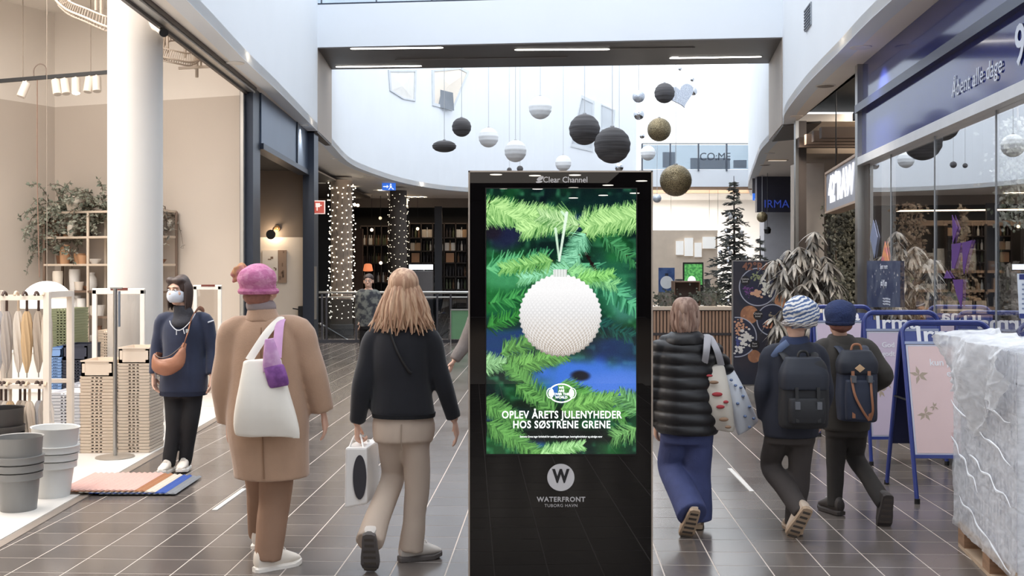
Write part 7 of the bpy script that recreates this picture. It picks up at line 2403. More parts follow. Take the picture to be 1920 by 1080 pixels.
groups_ = [(1420, 520, 14, 8, (146, 152, 112), 40, 2.2), (1404, 545, 9, 12, (116, 74, 130), 30, 2.0), (1420, 552, 11, 9, (206, 160, 132), 16, 4.5), (1436, 540, 9, 14, (214, 210, 196), 36, 3.5), (1386, 612, 13, 13, (202, 152, 122), 34, 3.0), (1398, 632, 10, 14, (210, 206, 200), 36, 4.0), (1386, 655, 10, 7, (214, 210, 206), 22, 3.0), (1383, 640, 4, 9, (70, 76, 130), 14, 2.5), (1446, 600, 12, 12, (150, 140, 120), 30, 3.0), (1440, 608, 8, 8, (204, 140, 110), 14, 3.0)]
k_ = 14 / FPX
for gi, (cx, cy_, sx_, sy_, rgb, n, sz_) in enumerate(groups_):
    m = MB()
    for q in range(n):
        c = P(cx + r.gauss(0, .5) * sx_, cy_ + r.gauss(0, .5) * sy_, 14)
        if c.x < P(1376, 0, 14).x: continue
        R_ = sz_ * k_ * r.uniform(.5, 1.1); a0 = r.random() * 6
        m.poly([(c.x + R_ * math.cos(a0 + i * 1.047), 13.9895 - gi * .0002 - q * .00001, c.z + R_ * .75 * math.sin(a0 + i * 1.047)) for i in range(6)])
    m.build('print', M('poster_food_%s' % 'abcdefghij'[gi], rgb, .6), ps, props={'kind': 'stuff'})
text('lettering', '42°RAW', .135, P(1428, 500, 13.99), M('poster_letters', (140, 96, 78), .6), ps, bold=.03, sx=1.0)
for (cx, cy_, a, b_) in ((1397, 525, 'Quinoa', 'bowl'), (1421, 590, 'Chicken', 'bowl'), (1415, 646, 'Raw', 'bowl')):
    disc(cx, cy_ + 1, 9, 13.9885 - .002, M('poster_tag', (40, 38, 40), .5), 'print')
    text('lettering', a, .035, P(cx, cy_ - 2, 13.985), M('poster_tag_text', (214, 210, 206), .5), ps)
    text('lettering', b_, .035, P(cx, cy_ + 3, 13.985), M('poster_tag_text'), ps)

# ---- window posters and decorations on the glass
def on_glass(px, py, out=.02):
    return on_facade(px, py, out)
def decal(poly_px, mat, name='decal', label=None, cat='window decoration', group=None, out=.022, th=.004):
    pts = [on_glass(px, py, out) for px, py in poly_px]
    c = sum(pts, Vector()) / len(pts)
    off = Vector((FN.x, FN.y, 0)) * th
    m = MB()
    n = len(pts)
    m.add([tuple(p) for p in pts] + [tuple(p + off) for p in pts], [tuple(range(n)), tuple(range(2 * n - 1, n - 1, -1))] + [(i, (i + 1) % n, n + (i + 1) % n, n + i) for i in range(n)])
    o = m.build(name, mat, None, origin=tuple(c))
    return tag(o, label, cat, group)
PUR = M('purple_felt', (84, 44, 118), .7)
gp = 'purple paper shards on the shop window'
decal([(1786, 403), (1796, 428), (1787, 458)], PUR, 'paper_shard', 'topmost purple paper shard on the shop window', group=gp)
decal([(1785, 458), (1803, 455), (1798, 480), (1790, 504), (1785, 503)], PUR, 'paper_shard', 'left middle purple paper shard on the shop window', group=gp)
decal([(1805, 455), (1824, 450), (1815, 480), (1808, 514), (1806, 500)], PUR, 'paper_shard', 'right middle purple paper shard on the shop window', group=gp)
decal([(1776, 507), (1785, 522), (1770, 522)], PUR, 'paper_shard', 'smallest purple paper triangle, left of the others on the window', group=gp)
decal([(1787, 524), (1806, 524), (1805, 560), (1803, 577), (1794, 552)], PUR, 'paper_shard', 'lowest purple paper shard on the shop window', group=gp)
decal([(1660, 452), (1667, 490), (1662, 522), (1655, 522), (1653, 488)], M('orange_felt', (206, 142, 92), .7, rgb2=(178, 96, 110), scale=14), 'paper_flame', 'orange flame-shaped decoration on the shop window')
decal([(1638, 412), (1646, 445), (1640, 485), (1632, 445)], M('slate_felt', (112, 122, 150), .7), 'paper_diamond', 'slate grey diamond decoration on the shop window')
pstr = decal([(1626, 489), (1688, 489), (1688, 576), (1626, 576)], M('window_poster_navy', (38, 50, 84), .5, rgb2=(70, 80, 104), scale=6), 'window_poster', 'navy poster in the shop window lettered Spar mere and på Kup', cat='poster', out=.03)
WL[pstr.name] = Vector(pstr.location)
c = on_glass(1657, 500, .036); text('lettering', 'Spar mere', .075, c, SGN, pstr, rz=RZ)
c = on_glass(1657, 531, .036); text('lettering', 'på Kup', .095, c, SGN, pstr, rz=RZ, bold=.01)
for q in range(3):
    c = on_glass(1662, 560 + q * 5, .036); text('lettering', 'mange gode tilbud hver uge', .028, c, SGN, pstr, rz=RZ)
r = random.Random(8)
m = MB()
for q in range(26):
    a = on_glass(r.uniform(1630, 1684), r.uniform(508, 556), .035)
    s_ = r.uniform(.008, .02)
    d_ = Vector((FD.x, FD.y, 0))
    m.poly([a, a + d_ * s_, a + d_ * s_ * .6 + Vector((0, 0, s_ * 1.6)), a + Vector((0, 0, s_))])
m.build('print', M('poster_leaf_print', (206, 204, 204), .6), pstr)
hr = decal([(1908, 513), (1920, 513), (1945, 513), (1945, 606), (1912, 597)], M('hours_panel', (214, 224, 238), .4), 'opening_hours_sign', 'pale blue-rimmed notice on the shop window at the picture edge', cat='sign', out=.03)
WL[hr.name] = Vector(hr.location)
for (y0, y1) in ((514, 524), (588, 597)):
    pts = [on_glass(px, py, .036) for px, py in ((1911, y0), (1944, y0), (1944, y1), (1911, y1))]
    m = MB(); m.poly(pts); m.build('band', SB, hr)
m = MB()
for q in range(6):
    pts = [on_glass(px, py, .036) for px, py in ((1916, 532 + q * 9), (1940, 532 + q * 9), (1940, 535 + q * 9), (1916, 535 + q * 9))]
    m.poly(pts)
m.build('print', M('hours_print', (120, 136, 170), .5), hr)

# ---- goods in the supermarket behind the glass
WB = M('shelf_oak', (186, 150, 118), .5, var=.1, scale=4, stretch=(.3, 4, 4))
DKW = M('shelf_dark', (48, 42, 40), .6)
def bbox(name, x0, x1, y0, y1, z0, z1, mat, lab=None, cat=None, group=None, bev=.0):
    o = MB().box(x0, x1, y0, y1, z0, z1).build(name, mat, None, origin=((x0 + x1) / 2, (y0 + y1) / 2, z0), bevel=bev)
    if lab: tag(o, lab, cat, group)
    return o
SY = 13.4
su_ = thing('wall_shelf', (6.2, SY, 0), 'tall dark shelving with oak boards at the back of the supermarket', 'shelf')
X0, X1 = P(1712, 0, SY).x, P(1985, 0, SY).x
zs = [P(0, 420, SY).z, P(0, 509, SY).z, P(0, 545, SY).z, P(0, 578, SY).z, .55]
for i, z in enumerate(zs):
    MB().box(X0, X1, SY, SY + .45, z - .02, z + (.045 if i == 0 else .015)).build('shelf', WB if i != 3 else M('shelf_oak'), su_)
for q in range(5):
    x = X0 + (X1 - X0) * q / 4
    MB().box(x - .02, x + .02, SY, SY + .45, .0, zs[0]).build('upright', DKW, su_)
MB().box(X0, X1, SY + .43, SY + .45, 0, zs[0]).build('back_panel', DKW, su_)
r = random.Random(44)
bm = {}
def bottle_mesh(kind):
    if kind in bm: return bm[kind]
    m = MB()
    if kind == 'wine': m.lathe([(0, 0), (.036, 0), (.037, .17), (.03, .20), (.013, .235), (.013, .30), (.015, .30), (.015, .31), (0, .31)], 10)
    elif kind == 'jar': m.lathe([(0, 0), (.05, 0), (.052, .10), (.045, .115), (.045, .13), (0, .13)], 10)
    elif kind == 'pack': m.box(-.07, .07, -.05, .05, 0, .24)
    elif kind == 'box': m.box(-.12, .12, -.08, .08, 0, .12)
    elif kind == 'bag': m.hrings([(Vector((0, 0, 0)), .08, .05), (Vector((0, 0, .12)), .09, .06), (Vector((0, 0, .24)), .08, .03), (Vector((0, 0, .30)), .085, .01)], 12, 2)
    bm[kind] = m
    return m
gmats = [M('goods_cream', (214, 202, 184), .6), M('goods_white', (228, 226, 220), .5), M('goods_brown', (122, 92, 70), .6), M('goods_dark', (54, 48, 48), .4), M('goods_green', (90, 96, 70), .4), M('goods_tan', (182, 150, 116), .6)]
gcols = ['cream', 'white', 'brown', 'dark', 'green', 'tan']
meshes = {}
ctr = 0
def goods(kind, mi, x, y, z, lab, group, s=1.0, name=None, cat='goods'):
    key = (kind, mi)
    if key not in meshes:
        me_ = bottle_mesh(kind).mesh(kind); me_.materials.append(gmats[mi])
        if kind not in ('pack', 'box'): me_.set_sharp_from_angle(angle=.7)
        meshes[key] = me_
    o = bpy.data.objects.new(name or {'wine': 'bottle', 'jar': 'jar', 'pack': 'package', 'box': 'carton', 'bag': 'paper_bag'}[kind], meshes[key])
    COL.objects.link(o); o.location = (x, y, z); o.scale = (s, s, s)
    return tag(o, lab, cat, group)
rows = [(1, ['bag', 'pack', 'bag', 'jar', 'pack', 'bag', 'wine', 'jar', 'wine', 'jar', 'wine', 'jar', 'wine'], 'second shelf board'),
        (2, ['box', 'box', 'box', 'jar', 'box', 'wine', 'jar', 'jar', 'pack', 'wine', 'box', 'jar', 'wine', 'pack'], 'third shelf board'),
        (3, ['jar', 'box', 'jar', 'box', 'jar', 'box', 'jar', 'wine', 'wine', 'jar', 'box', 'jar', 'box', 'jar'], 'fourth shelf board'),
        (4, ['pack', 'box', 'wine', 'pack', 'jar', 'box', 'pack', 'wine', 'box', 'pack', 'jar', 'box'], 'lowest shelf board')]
onames = {'wine': 'bottle', 'jar': 'jar', 'pack': 'packet', 'box': 'carton', 'bag': 'paper bag'}
cats = {'wine': 'bottle', 'jar': 'jar', 'pack': 'packet', 'box': 'box', 'bag': 'bag'}
for (si, kinds, nm) in rows:
    n = len(kinds)
    for i, kd in enumerate(kinds):
        x = X0 + .12 + (X1 - X0 - .24) * i / (n - 1) + r.uniform(-.02, .02)
        mi = {'bag': 0, 'box': r.choice([0, 0, 5, 1]), 'pack': r.choice([0, 1, 5]), 'jar': r.choice([1, 2, 5, 3]), 'wine': r.choice([3, 1, 4])}[kd]
        s_ = .92 if zs[si - 1] - zs[si] > .3 or si == 1 else .62
        if si in (2, 3): s_ = .60
        goods(kd, mi, x, SY + .12, zs[si] + .015, '%s %s on the supermarket %s, %s' % (gcols[mi], onames[kd], nm, 'first second third fourth fifth sixth seventh eighth ninth tenth eleventh twelfth thirteenth fourteenth'.split()[i] + ' from the left'), 'goods on the supermarket shelving', s_, cat=cats[kd])
# produce display table nearer the glass
TY = 11.6
tx0, tx1 = P(1690, 0, TY).x, P(1862, 0, TY).x
tz = P(0, 590, TY).z
dt = thing('display_table', ((tx0 + tx1) / 2, TY, 0), 'low oak display table with crates behind the shop glass', 'table')
MB().box(tx0, tx1, TY, TY + .7, tz - .03, tz).build('tabletop', WB, dt)
for a in (tx0 + .03, tx1 - .09):
    for b_ in (TY + .03, TY + .6):
        MB().box(a, a + .06, b_, b_ + .06, 0, tz - .03).build('leg', DKW, dt)
for q in range(6):
    x = tx0 + .03 + q * (tx1 - tx0 - .06) / 6
    w_ = (tx1 - tx0) / 6 - .03
    t = thing('produce_crate', (x + w_ / 2, TY + .2, tz), 'pale wooden produce crate on the display table, %s from the cafe side' % 'first second third fourth fifth sixth'.split()[q], 'crate', 'produce crates on the display table')
    m = MB(); m.box(x, x + w_, TY + .02, TY + .035, tz, tz + .15); m.box(x, x + .012, TY + .02, TY + .4, tz, tz + .15); m.box(x + w_ - .012, x + w_, TY + .02, TY + .4, tz, tz + .15); m.box(x, x + w_, TY + .385, TY + .4, tz, tz + .15); m.box(x, x + w_, TY + .02, TY + .4, tz, tz + .01)
    m.build('body', M('crate_pale_wood', (206, 184, 158), .7, var=.1), t)
    m = MB()
    for k_ in range(40):
        m.sphere((x + r.uniform(.04, w_ - .04), TY + r.uniform(.06, .36), tz + r.uniform(.12, .17)), r.uniform(.022, .034), 8, 6)
    m.build('nuts', gmats[[2, 5, 3, 2, 4, 5][q]], t, props={'kind': 'stuff'})
# dried floral column, cut trees, hanging shade seen through the glass
c = P(1706, 440, 11.35)
leaf_patch('dried_flower_column', 'tall column of brown dried flowers behind the shop glass', 'dried plant', (c.x, 11.35, .0), lambda r: (Vector((c.x + r.gauss(0, .07), 11.35 + r.gauss(0, .07), r.uniform(.0, 2.35))), Vector((0, -1, 0))), 1700, .05, M('dried_brown', (134, 108, 88), .8, rgb2=(170, 148, 124), scale=12), 7)
c2 = P(1890, 500, 11.0)
t, _ = leaf_patch('small_spruce_display', 'grey frosted twig display behind the glass near the picture edge', 'plant', (c2.x, 11.0, 0), lambda r: ((lambda h: Vector((c2.x + r.gauss(0, .10) * (1.6 - h), 11.0 + r.gauss(0, .1), h)))(r.uniform(.4, 1.7)), Vector((0, -1, 0))), 900, .06, M('frost_twig', (128, 122, 116), .8, rgb2=(176, 172, 166), scale=12), 9)
c3 = P(1908, 330, 9.6)
t, _ = leaf_patch('white_flower_garland', 'white and green hanging flower garland behind the glass at the right edge', 'plant', (c3.x, 9.6, 2.0), lambda r: (Vector((c3.x + r.gauss(0, .10), 9.6 + r.gauss(0, .08), r.uniform(2.05, 3.0) if r.random() < .99 else 2)), Vector((0, -1, 0))), 700, .05, M('garland_white', (206, 208, 200), .7, rgb2=(110, 118, 98), scale=7), 10)
MB().tube([(c3.x, 9.6, 2.0), (c3.x, 9.6, 3.7)], .01, 6).build('cord', WIRE, t)
t, _ = leaf_patch('tree_display', 'slim wooden cone tree behind the purple shards', 'decoration', (P(1805, 0, 12.0).x, 12.0, tz), lambda r: ((lambda h: Vector((P(1805, 0, 12.0).x + r.gauss(0, .12) * (2.4 - h) / 1.4, 12.0, h)))(r.uniform(tz, 2.35)), Vector((0, -1, 0))), 500, .05, M('cone_brown', (140, 116, 92), .8, rgb2=(176, 156, 132), scale=9), 12)
lamp = thing('pendant_lamp', (6.3, 11.5, 3.4), 'white rectangular ceiling lamp inside the supermarket', 'ceiling lamp')
MB().box(5.2, 9.0, 11.45, 11.55, 3.45, 3.5).build('diffuser', M('market_lamp', (255, 250, 244), .5, emis=(255, 248, 238), es=3), lamp)
MB().box(5.18, 9.02, 11.43, 11.57, 3.5, 3.53).build('housing', SW, lamp)
for q in range(4):
    MB().tube([(5.3 + q * 1.2, 11.5, 3.53), (5.3 + q * 1.2, 11.5, 3.7)], .006, 5).build('wire', WIRE, lamp)
# ================================================================ HANGING ORNAMENTS
STR = M('fine_cord', (188, 190, 194), .6)
def ribbed(m, c, rx, rz_, n=40, rings=34, ribs=15, amp=.018):
    R = []
    for i in range(1, rings):
        a = -math.pi / 2 + math.pi * i / rings
        k = 1 + amp * math.sin(a * ribs)
        R.append([(c[0] + rx * k * math.cos(a) * math.cos(2 * math.pi * j / n), c[1] + rx * k * math.cos(a) * math.sin(2 * math.pi * j / n), c[2] + rz_ * math.sin(a)) for j in range(n)])
    m.ring_loft(R, True, True)
MDK = M('paper_dark', (74, 72, 74), .8, rgb2=(92, 90, 92), scale=5, stretch=(.3, .3, 6))
MWH = M('paper_white', (236, 238, 240), .7, var=.02)
MGD = M('sequin_gold', (104, 92, 72), .4, metal=.5, rgb2=(176, 160, 124), scale=60)
MSV = M('mirror_silver', (214, 218, 224), .12, metal=1.0, var=.02)
MSQ = M('sequin_silver', (176, 184, 198), .35, metal=.5, rgb2=(226, 230, 238), scale=80)
def ball(px, py, r, Y, mat, kind, lab, rz_=None, top=9.2, grp='hanging baubles in the void'):
    c = P(px, py, Y)
    k = Y / FPX
    R, Z = r * k, (rz_ or r) * k
    t = thing({'paper': 'paper_lantern', 'disc': 'paper_lantern', 'gold': 'sequin_ball', 'silver': 'mirror_ball', 'mesh': 'sequin_ball'}[kind], tuple(c), lab, 'hanging ornament', grp)
    m = MB()
    if kind in ('paper', 'disc'): ribbed(m, c, R, Z)
    else: m.sphere(tuple(c), (R, R, Z), 32, 20)
    m.build('globe', mat, t)
    if kind in ('gold', 'mesh'):
        m = MB(); rr = random.Random(px)
        n = 900 if r > 15 else 260
        for q in range(n):
            z_ = 1 - 2 * (q + .5) / n; a = q * 2.39996
            nn = Vector((math.sqrt(1 - z_ * z_) * math.cos(a), math.sqrt(1 - z_ * z_) * math.sin(a), z_))
            p = c + nn * R * 1.01
            ux = nn.orthogonal().normalized(); ux = (ux + nn * rr.uniform(-.3, .3)).normalized(); uy = nn.cross(ux)
            s_ = R * (.045 if n > 500 else .08)
            m.poly([p + ux * s_, p + uy * s_, p - ux * s_, p - uy * s_])
        m.build('sequins', mat, t, props={'kind': 'stuff'})
    MB().lathe([(R * .12, 0), (R * .12, R * .1)], 10, (c.x, c.y, c.z + Z * .97)).build('cap', STR, t)
    MB().tube([(c.x, c.y, c.z + Z), (c.x, c.y, top)], .006, 5).build('cord', STR, t)
    return t
ball(833, 274.5, 22.5, 21.5, MDK, 'disc', 'flat dark lens-shaped lantern, leftmost of the hanging ornaments', 11)
ball(865.5, 238.5, 18, 21.5, MDK, 'paper', 'small dark ribbed lantern above the flat dark one')
ball(916, 258, 18.5, 22.5, MWH, 'paper', 'white lantern right of the small dark one')
ball(966.5, 283.5, 20.5, 22.0, MWH, 'paper', 'white lantern just above the kiosk left of its middle')
ball(1013, 202, 21.5, 23.0, MWH, 'paper', 'white lantern hanging highest above the kiosk')
ball(1096, 243, 29, 21.5, MDK, 'paper', 'large dark lantern left of the biggest one')
ball(1148, 272.5, 34, 20.8, MDK, 'paper', 'biggest dark lantern hanging over the kiosk')
ball(1056, 306, 15, 27.0, MWH, 'paper', 'pale white lantern low behind the kiosk top')
ball(955, 318.5, 4.5, 27.0, MDK, 'paper', 'tiny dark bauble peeking over the kiosk edge, left one')
ball(975, 316.5, 6, 27.0, MDK, 'paper', 'tiny dark bauble peeking over the kiosk edge, right one')
ball(1161, 314, 8, 24.0, MSV, 'silver', 'small mirror bauble directly under the biggest dark lantern')
ball(1197.5, 181, 11.5, 24.0, MSQ, 'mesh', 'small silver sequin ball left of the upper right dark lantern')
ball(1246, 174.5, 19, 22.5, MDK, 'paper', 'dark lantern in front of the silver heart')
ball(1300, 171.5, 7.5, 24.0, MSV, 'silver', 'small mirror bauble right of the silver heart')
ball(1298, 149, 4, 24.5, MSV, 'silver', 'tiny mirror bauble above the one by the heart')
ball(1275, 129, 3.5, 24.5, MSV, 'silver', 'tiny mirror bauble just under the bridge')
ball(1198, 215, 10, 24.5, MSV, 'silver', 'mirror bauble under the small silver sequin ball')
ball(1204, 255, 5, 24.5, MSV, 'silver', 'tiny mirror bauble below left of the upper gold ball')
ball(1236, 243, 22, 23.3, MGD, 'gold', 'upper bronze sequin ball with white streaks')
ball(1267, 338.5, 29.5, 20.8, MGD, 'gold', 'large bronze sequin ball beside the kiosk top')
ball(1215, 287, 14, 27.0, MWH, 'paper', 'faint white lantern in front of the balcony')
ball(1429, 407, 10, 26.5, MGD, 'gold', 'bronze sequin ball at the rim of the right soffit', top=CH)
ball(1232, 372, 8, 27.0, MSQ, 'mesh', 'silver sequin ball half hidden by the kiosk edge')
# heart
c = P(1277, 178, 23.6); k = 23.6 / FPX
ht = thing('silver_heart', tuple(c), 'flat silver glitter heart tilted behind the upper dark lantern', 'hanging ornament', 'hanging baubles in the void')
hp = []
for i in range(40):
    a = 2 * math.pi * i / 40
    x = 16 * math.sin(a) ** 3; z = 13 * math.cos(a) - 5 * math.cos(2 * a) - 2 * math.cos(3 * a) - math.cos(4 * a)
    hp.append((x * k * 1.55, z * k * 1.5))
m4 = Matrix.Translation(c) @ Matrix.Rotation(-.25, 4, 'Y') @ Matrix.Rotation(math.pi / 2, 4, 'X')
MB().prism(hp, -.04, .04, m4).build('heart', MSQ, ht, bevel=.01)
MB().tube([(c.x, c.y, c.z + 14 * k), (c.x, c.y, 9.2)], .006, 5).build('cord', STR, ht)

# ================================================================ CHRISTMAS TREE and conifers
def conifer(x, y, h, rmax, lab, seed, n_whorl, mat, bare=.2, z0=0.0, name='christmas_tree'):
    t = thing(name, (x, y, z0), lab, 'tree')
    r = random.Random(seed)
    MB().tube([(x, y, z0), (x + .01, y, z0 + h * .5), (x, y, z0 + h)], [.05, .03, .006], 8, 3).build('trunk', M('trunk_dark', (62, 54, 50), .9), t)
    mb_, mn = MB(), MB()
    ns_ = 0
    for wv in range(n_whorl):
        f = wv / (n_whorl - 1)
        z = z0 + h * (.12 + .83 * f)
        R = rmax * (1 - f) ** .85 + .06
        if r.random() < bare and f > .5: R *= .6
        nb_ = max(5, int(9 * (1 - f) + 5))
        for q in range(nb_):
            a = 2 * math.pi * (q + r.random() * .6) / nb_
            L = R * r.uniform(.5, 1.12); dz = r.uniform(-.06, .06)
            d = Vector((math.cos(a), math.sin(a), 0))
            pts = [Vector((x, y, z)), Vector((x, y, z)) + d * L * .55 + Vector((0, 0, -.16 * L + .03 + dz)), Vector((x, y, z)) + d * L + Vector((0, 0, -.22 * L + dz))]
            mb_.tube(pts, [.009, .006, .003], 5, 2)
            for s_ in range(int(7 + L * 16)):
                u = r.random() ** .8
                p = pts[0].lerp(pts[1], min(1, u * 2)) if u < .5 else pts[1].lerp(pts[2], (u - .5) * 2)
                tw = (d + Vector((-d.y, d.x, 0)) * r.choice([-1, 1]) * r.uniform(.4, 1.1) + Vector((0, 0, r.uniform(-.7, .35)))).normalized()
                tl = (.08 + .11 * (1 - u)) * (1 if L > .25 else .6)
                q1 = p + tw * tl
                up = Vector((0, 0, 1)); sd = tw.cross(up).normalized()
                for (aa, bb) in ((sd, .014), (up, .012)):
                    mn.add([p + aa * bb, p - aa * bb, q1 - aa * bb * .4, q1 + aa * bb * .4], [(0, 1, 2, 3)])
                for e_ in range(3):
                    pe = p.lerp(q1, .25 + .3 * e_)
                    for sg in (-1, 1):
                        t2 = pe + (tw * .5 + sd * sg).normalized() * .035
                        mn.add([pe + up * .006, pe - up * .006, t2], [(0, 1, 2)])
    mb_.build('branches', M('trunk_dark'), t, props={'kind': 'stuff'})
    mn.build('needles', mat, t, props={'kind': 'stuff'})
    return t
NDL = M('fir_needle_grey', (96, 100, 98), .7, rgb2=(132, 136, 132), scale=4)
tx_, ty_ = P(1376, 0, 21.5).x, 21.5
conifer(tx_, ty_, P(0, 330, 21.5).z, .78, 'tall sparse christmas tree with silver baubles behind the food poster', 11, 24, NDL)
conifer(P(1425, 0, 23.5).x, 23.5, P(0, 442, 23.5).z, .66, 'second lower conifer to the right of the christmas tree', 12, 13, NDL, name='conifer')
r = random.Random(5)
fs_ = sorted([r.random() for _ in range(26)], reverse=True)
for q in range(26):
    f = fs_[q]
    a = r.uniform(math.pi, 2 * math.pi)
    h = .5 + 2.4 * f
    R = .72 * (1 - f * .85) * r.uniform(.5, .95)
    p = Vector((tx_ + math.cos(a) * R, ty_ + math.sin(a) * R, h))
    o = MB().sphere((p.x, p.y, p.z), .045, 12, 8).build('bauble', MSV if q % 3 else MWH, None, origin=tuple(p))
    tag(o, '%s bauble on the tall christmas tree, %s from its top' % ('silver' if q % 3 else 'white', ORD(q)), 'bauble', 'baubles on the christmas tree')

# ================================================================ COUNTER and things near the far cafe
ct_x0, ct_x1 = 1.9, 3.30
ct = thing('slatted_counter', (2.6, 16.3, 0), 'oak counter with vertical slats behind the puffer jacket walker', 'counter')
MB().box(ct_x0, ct_x1, 16.0, 16.7, .0, 1.04).build('body', M('counter_dark', (70, 58, 52), .7), ct)
MB().box(ct_x0 - .03, ct_x1 + .03, 15.95, 16.75, 1.04, 1.09).build('countertop', M('counter_top', (206, 190, 172), .4), ct)
SL = M('slat_oak', (158, 126, 104), .6, var=.12, scale=6, stretch=(4, 4, .4))
x = ct_x0 + .01
slm = MB().box(0, .034, -.025, 0, 0, .985).mesh('slat'); slm.materials.append(SL)
while x < ct_x1 - .03:
    o = bpy.data.objects.new('slat', slm); COL.objects.link(o); o.parent = ct
    o.location = Vector((x, 16.0, .04)) - Vector(ct.location)
    x += .052
MB().box(ct_x0, ct_x1, 15.965, 15.972, .66, .70).build('rail', M('counter_rail', (60, 56, 58), .5), ct)
def leafbush(px, py, Y, rx, rz_, n, lab, mat, seed, size=.07, base=None, name='potted_plant'):
    c = P(px, py, Y)
    r = random.Random(seed)
    t, m_ = leaf_patch(name, lab, 'plant', (c.x, Y, base if base is not None else c.z - rz_), lambda r: (c + Vector((r.gauss(0, rx * .5), r.gauss(0, rx * .4), r.gauss(0, rz_ * .5))), Vector((0, -1, 0))), n, size, mat, seed)
    if base is not None:
        MB().lathe([(0, 0), (.09, 0), (.12, .2), (.11, .2), (.08, .02), (0, .02)], 18, (c.x, Y, base)).build('pot', M('pot_grey', (120, 116, 112), .6), t)
        MB().tube([(c.x, Y, base + .1), tuple(c)], .012, 6).build('stem', M('stem_brown'), t)
    return t
DLF = M('bush_leaf', (58, 62, 54), .7, rgb2=(88, 92, 80), scale=9)
leafbush(1248, 562, 16.3, .16, .13, 420, 'small dark potted plant at the left end of the slatted counter', DLF, 41, .05, 1.09)
leafbush(1330, 556, 16.35, .22, .14, 520, 'low dark potted plant on the right end of the slatted counter', DLF, 42, .05, 1.09)
t = thing('countertop_case', tuple(P(1290, 540, 16.4)), 'brown glazed pastry case on the slatted counter', 'display case')
a, b_ = P(1263, 572, 16.4), P(1312, 527, 16.4)
MB().box(a.x, b_.x, 16.35, 16.65, 1.09, 1.13).build('base', M('case_brown', (112, 88, 74), .5), t)
MB().box(a.x, b_.x, 16.35, 16.65, b_.z - .02, b_.z).build('top', M('case_brown'), t)
for x in (a.x, b_.x - .015):
    MB().box(x, x + .015, 16.35, 16.65, 1.13, b_.z - .02).build('side', M('case_brown'), t)
MB().box(a.x + .02, b_.x - .02, 16.62, 16.64, 1.13, b_.z - .02).build('back', M('case_inner', (92, 74, 66), .6), t)
for q in range(4):
    x = a.x + .05 + q * .09
    MB().sphere((x, 16.5, 1.16), (.035, .05, .025), 10, 6).build('pastry', M('pastry_tan', (170, 132, 100), .7), t)
# blue poster with a white bauble, screen showing the same fir picture
def small_poster(px0, py0, px1, py1, Y, lab):
    a, b_ = P(px0, py1, Y), P(px1, py0, Y)
    t = thing('far_poster', ((a.x + b_.x) / 2, Y, 0), lab, 'poster')
    MB().box(a.x, b_.x, Y, Y + .04, a.z, b_.z).build('panel', M('far_poster_blue', (54, 78, 128), .5, rgb2=(74, 100, 150), scale=5), t)
    c = P((px0 + px1) / 2, (py0 + py1) / 2 + 3, Y)
    k_ = Y / FPX
    MB().lathe([(12 * k_, 0), (12 * k_, .01)], 24, (c.x, Y - .006, c.z), axis=(0, 1, 0)).build('print', M('far_poster_white', (226, 228, 230), .5), t)
    MB().box(c.x - 3 * k_, c.x + 3 * k_, Y - .006, Y, c.z + 12 * k_, c.z + 17 * k_).build('print', M('far_poster_cap', (40, 44, 60), .5), t)
    MB().box((a.x + b_.x) / 2 - .03, (a.x + b_.x) / 2 + .03, Y + .01, Y + .04, 0, a.z).build('leg', STEEL, t)
    MB().box((a.x + b_.x) / 2 - .2, (a.x + b_.x) / 2 + .2, Y - .1, Y + .15, 0, .03).build('foot', STEEL, t)
small_poster(1235, 502, 1265, 551, 25.0, 'blue poster with a white bauble beyond the slatted counter')
a, b_ = P(1281, 534, 26), P(1319, 492, 26)
t = thing('far_screen', ((a.x + b_.x) / 2, 26, 0), 'distant lit screen showing green fir and a white bauble', 'screen')
MB().box(a.x, b_.x, 26, 26.08, a.z - .5, b_.z).build('housing', M('kiosk_body'), t)
MB().box(a.x + .03, b_.x - .03, 25.99, 26.0, a.z, b_.z - .04).build('screen', M('far_screen_green', (120, 196, 110), .4, rgb2=(40, 110, 60), scale=16, emis=(90, 170, 90), es=.5), t)
c = P(1297, 526, 25.98)
MB().sphere((c.x, 25.98, c.z), (.10, .015, .11), 18, 12).build('print', M('far_screen_white', (240, 244, 240), .4, emis=(240, 244, 240), es=.7), t)
MB().box((a.x + b_.x) / 2 - .12, (a.x + b_.x) / 2 + .12, 26, 26.08, 0, a.z - .5).build('stand', M('kiosk_body'), t)
# lit shop counter with machines, menu panels
t = thing('far_shop_counter', (4.9, 29.0, 0), 'pale serving counter of the far shop left of the christmas tree', 'counter')
a, b_ = P(1268, 0, 29).x, P(1345, 0, 29).x
MB().box(a, b_, 29, 29.6, 0, 1.0).build('body', M('far_counter', (196, 178, 160), .6), t)
MB().box(a - .05, b_ + .05, 28.95, 29.65, 1.0, 1.05).build('countertop', M('far_counter_top', (230, 226, 220), .4), t)
for q, (px0, px1, py0, py1) in enumerate(((1268, 1282, 452, 478), (1284, 1300, 446, 480), (1303, 1316, 455, 482), (1318, 1342, 444, 466))):
    a, b_ = P(px0, py1, 29.9), P(px1, py0, 29.9)
    o = bbox('menu_panel', a.x, b_.x, 29.93, 29.99, a.z, b_.z, M('menu_panel_white', (240, 238, 234), .5, emis=(240, 238, 232), es=.35), 'white lit menu panel over the far counter, %s from the left' % 'first second third fourth'.split()[q], 'panel', 'menu panels over the far counter')
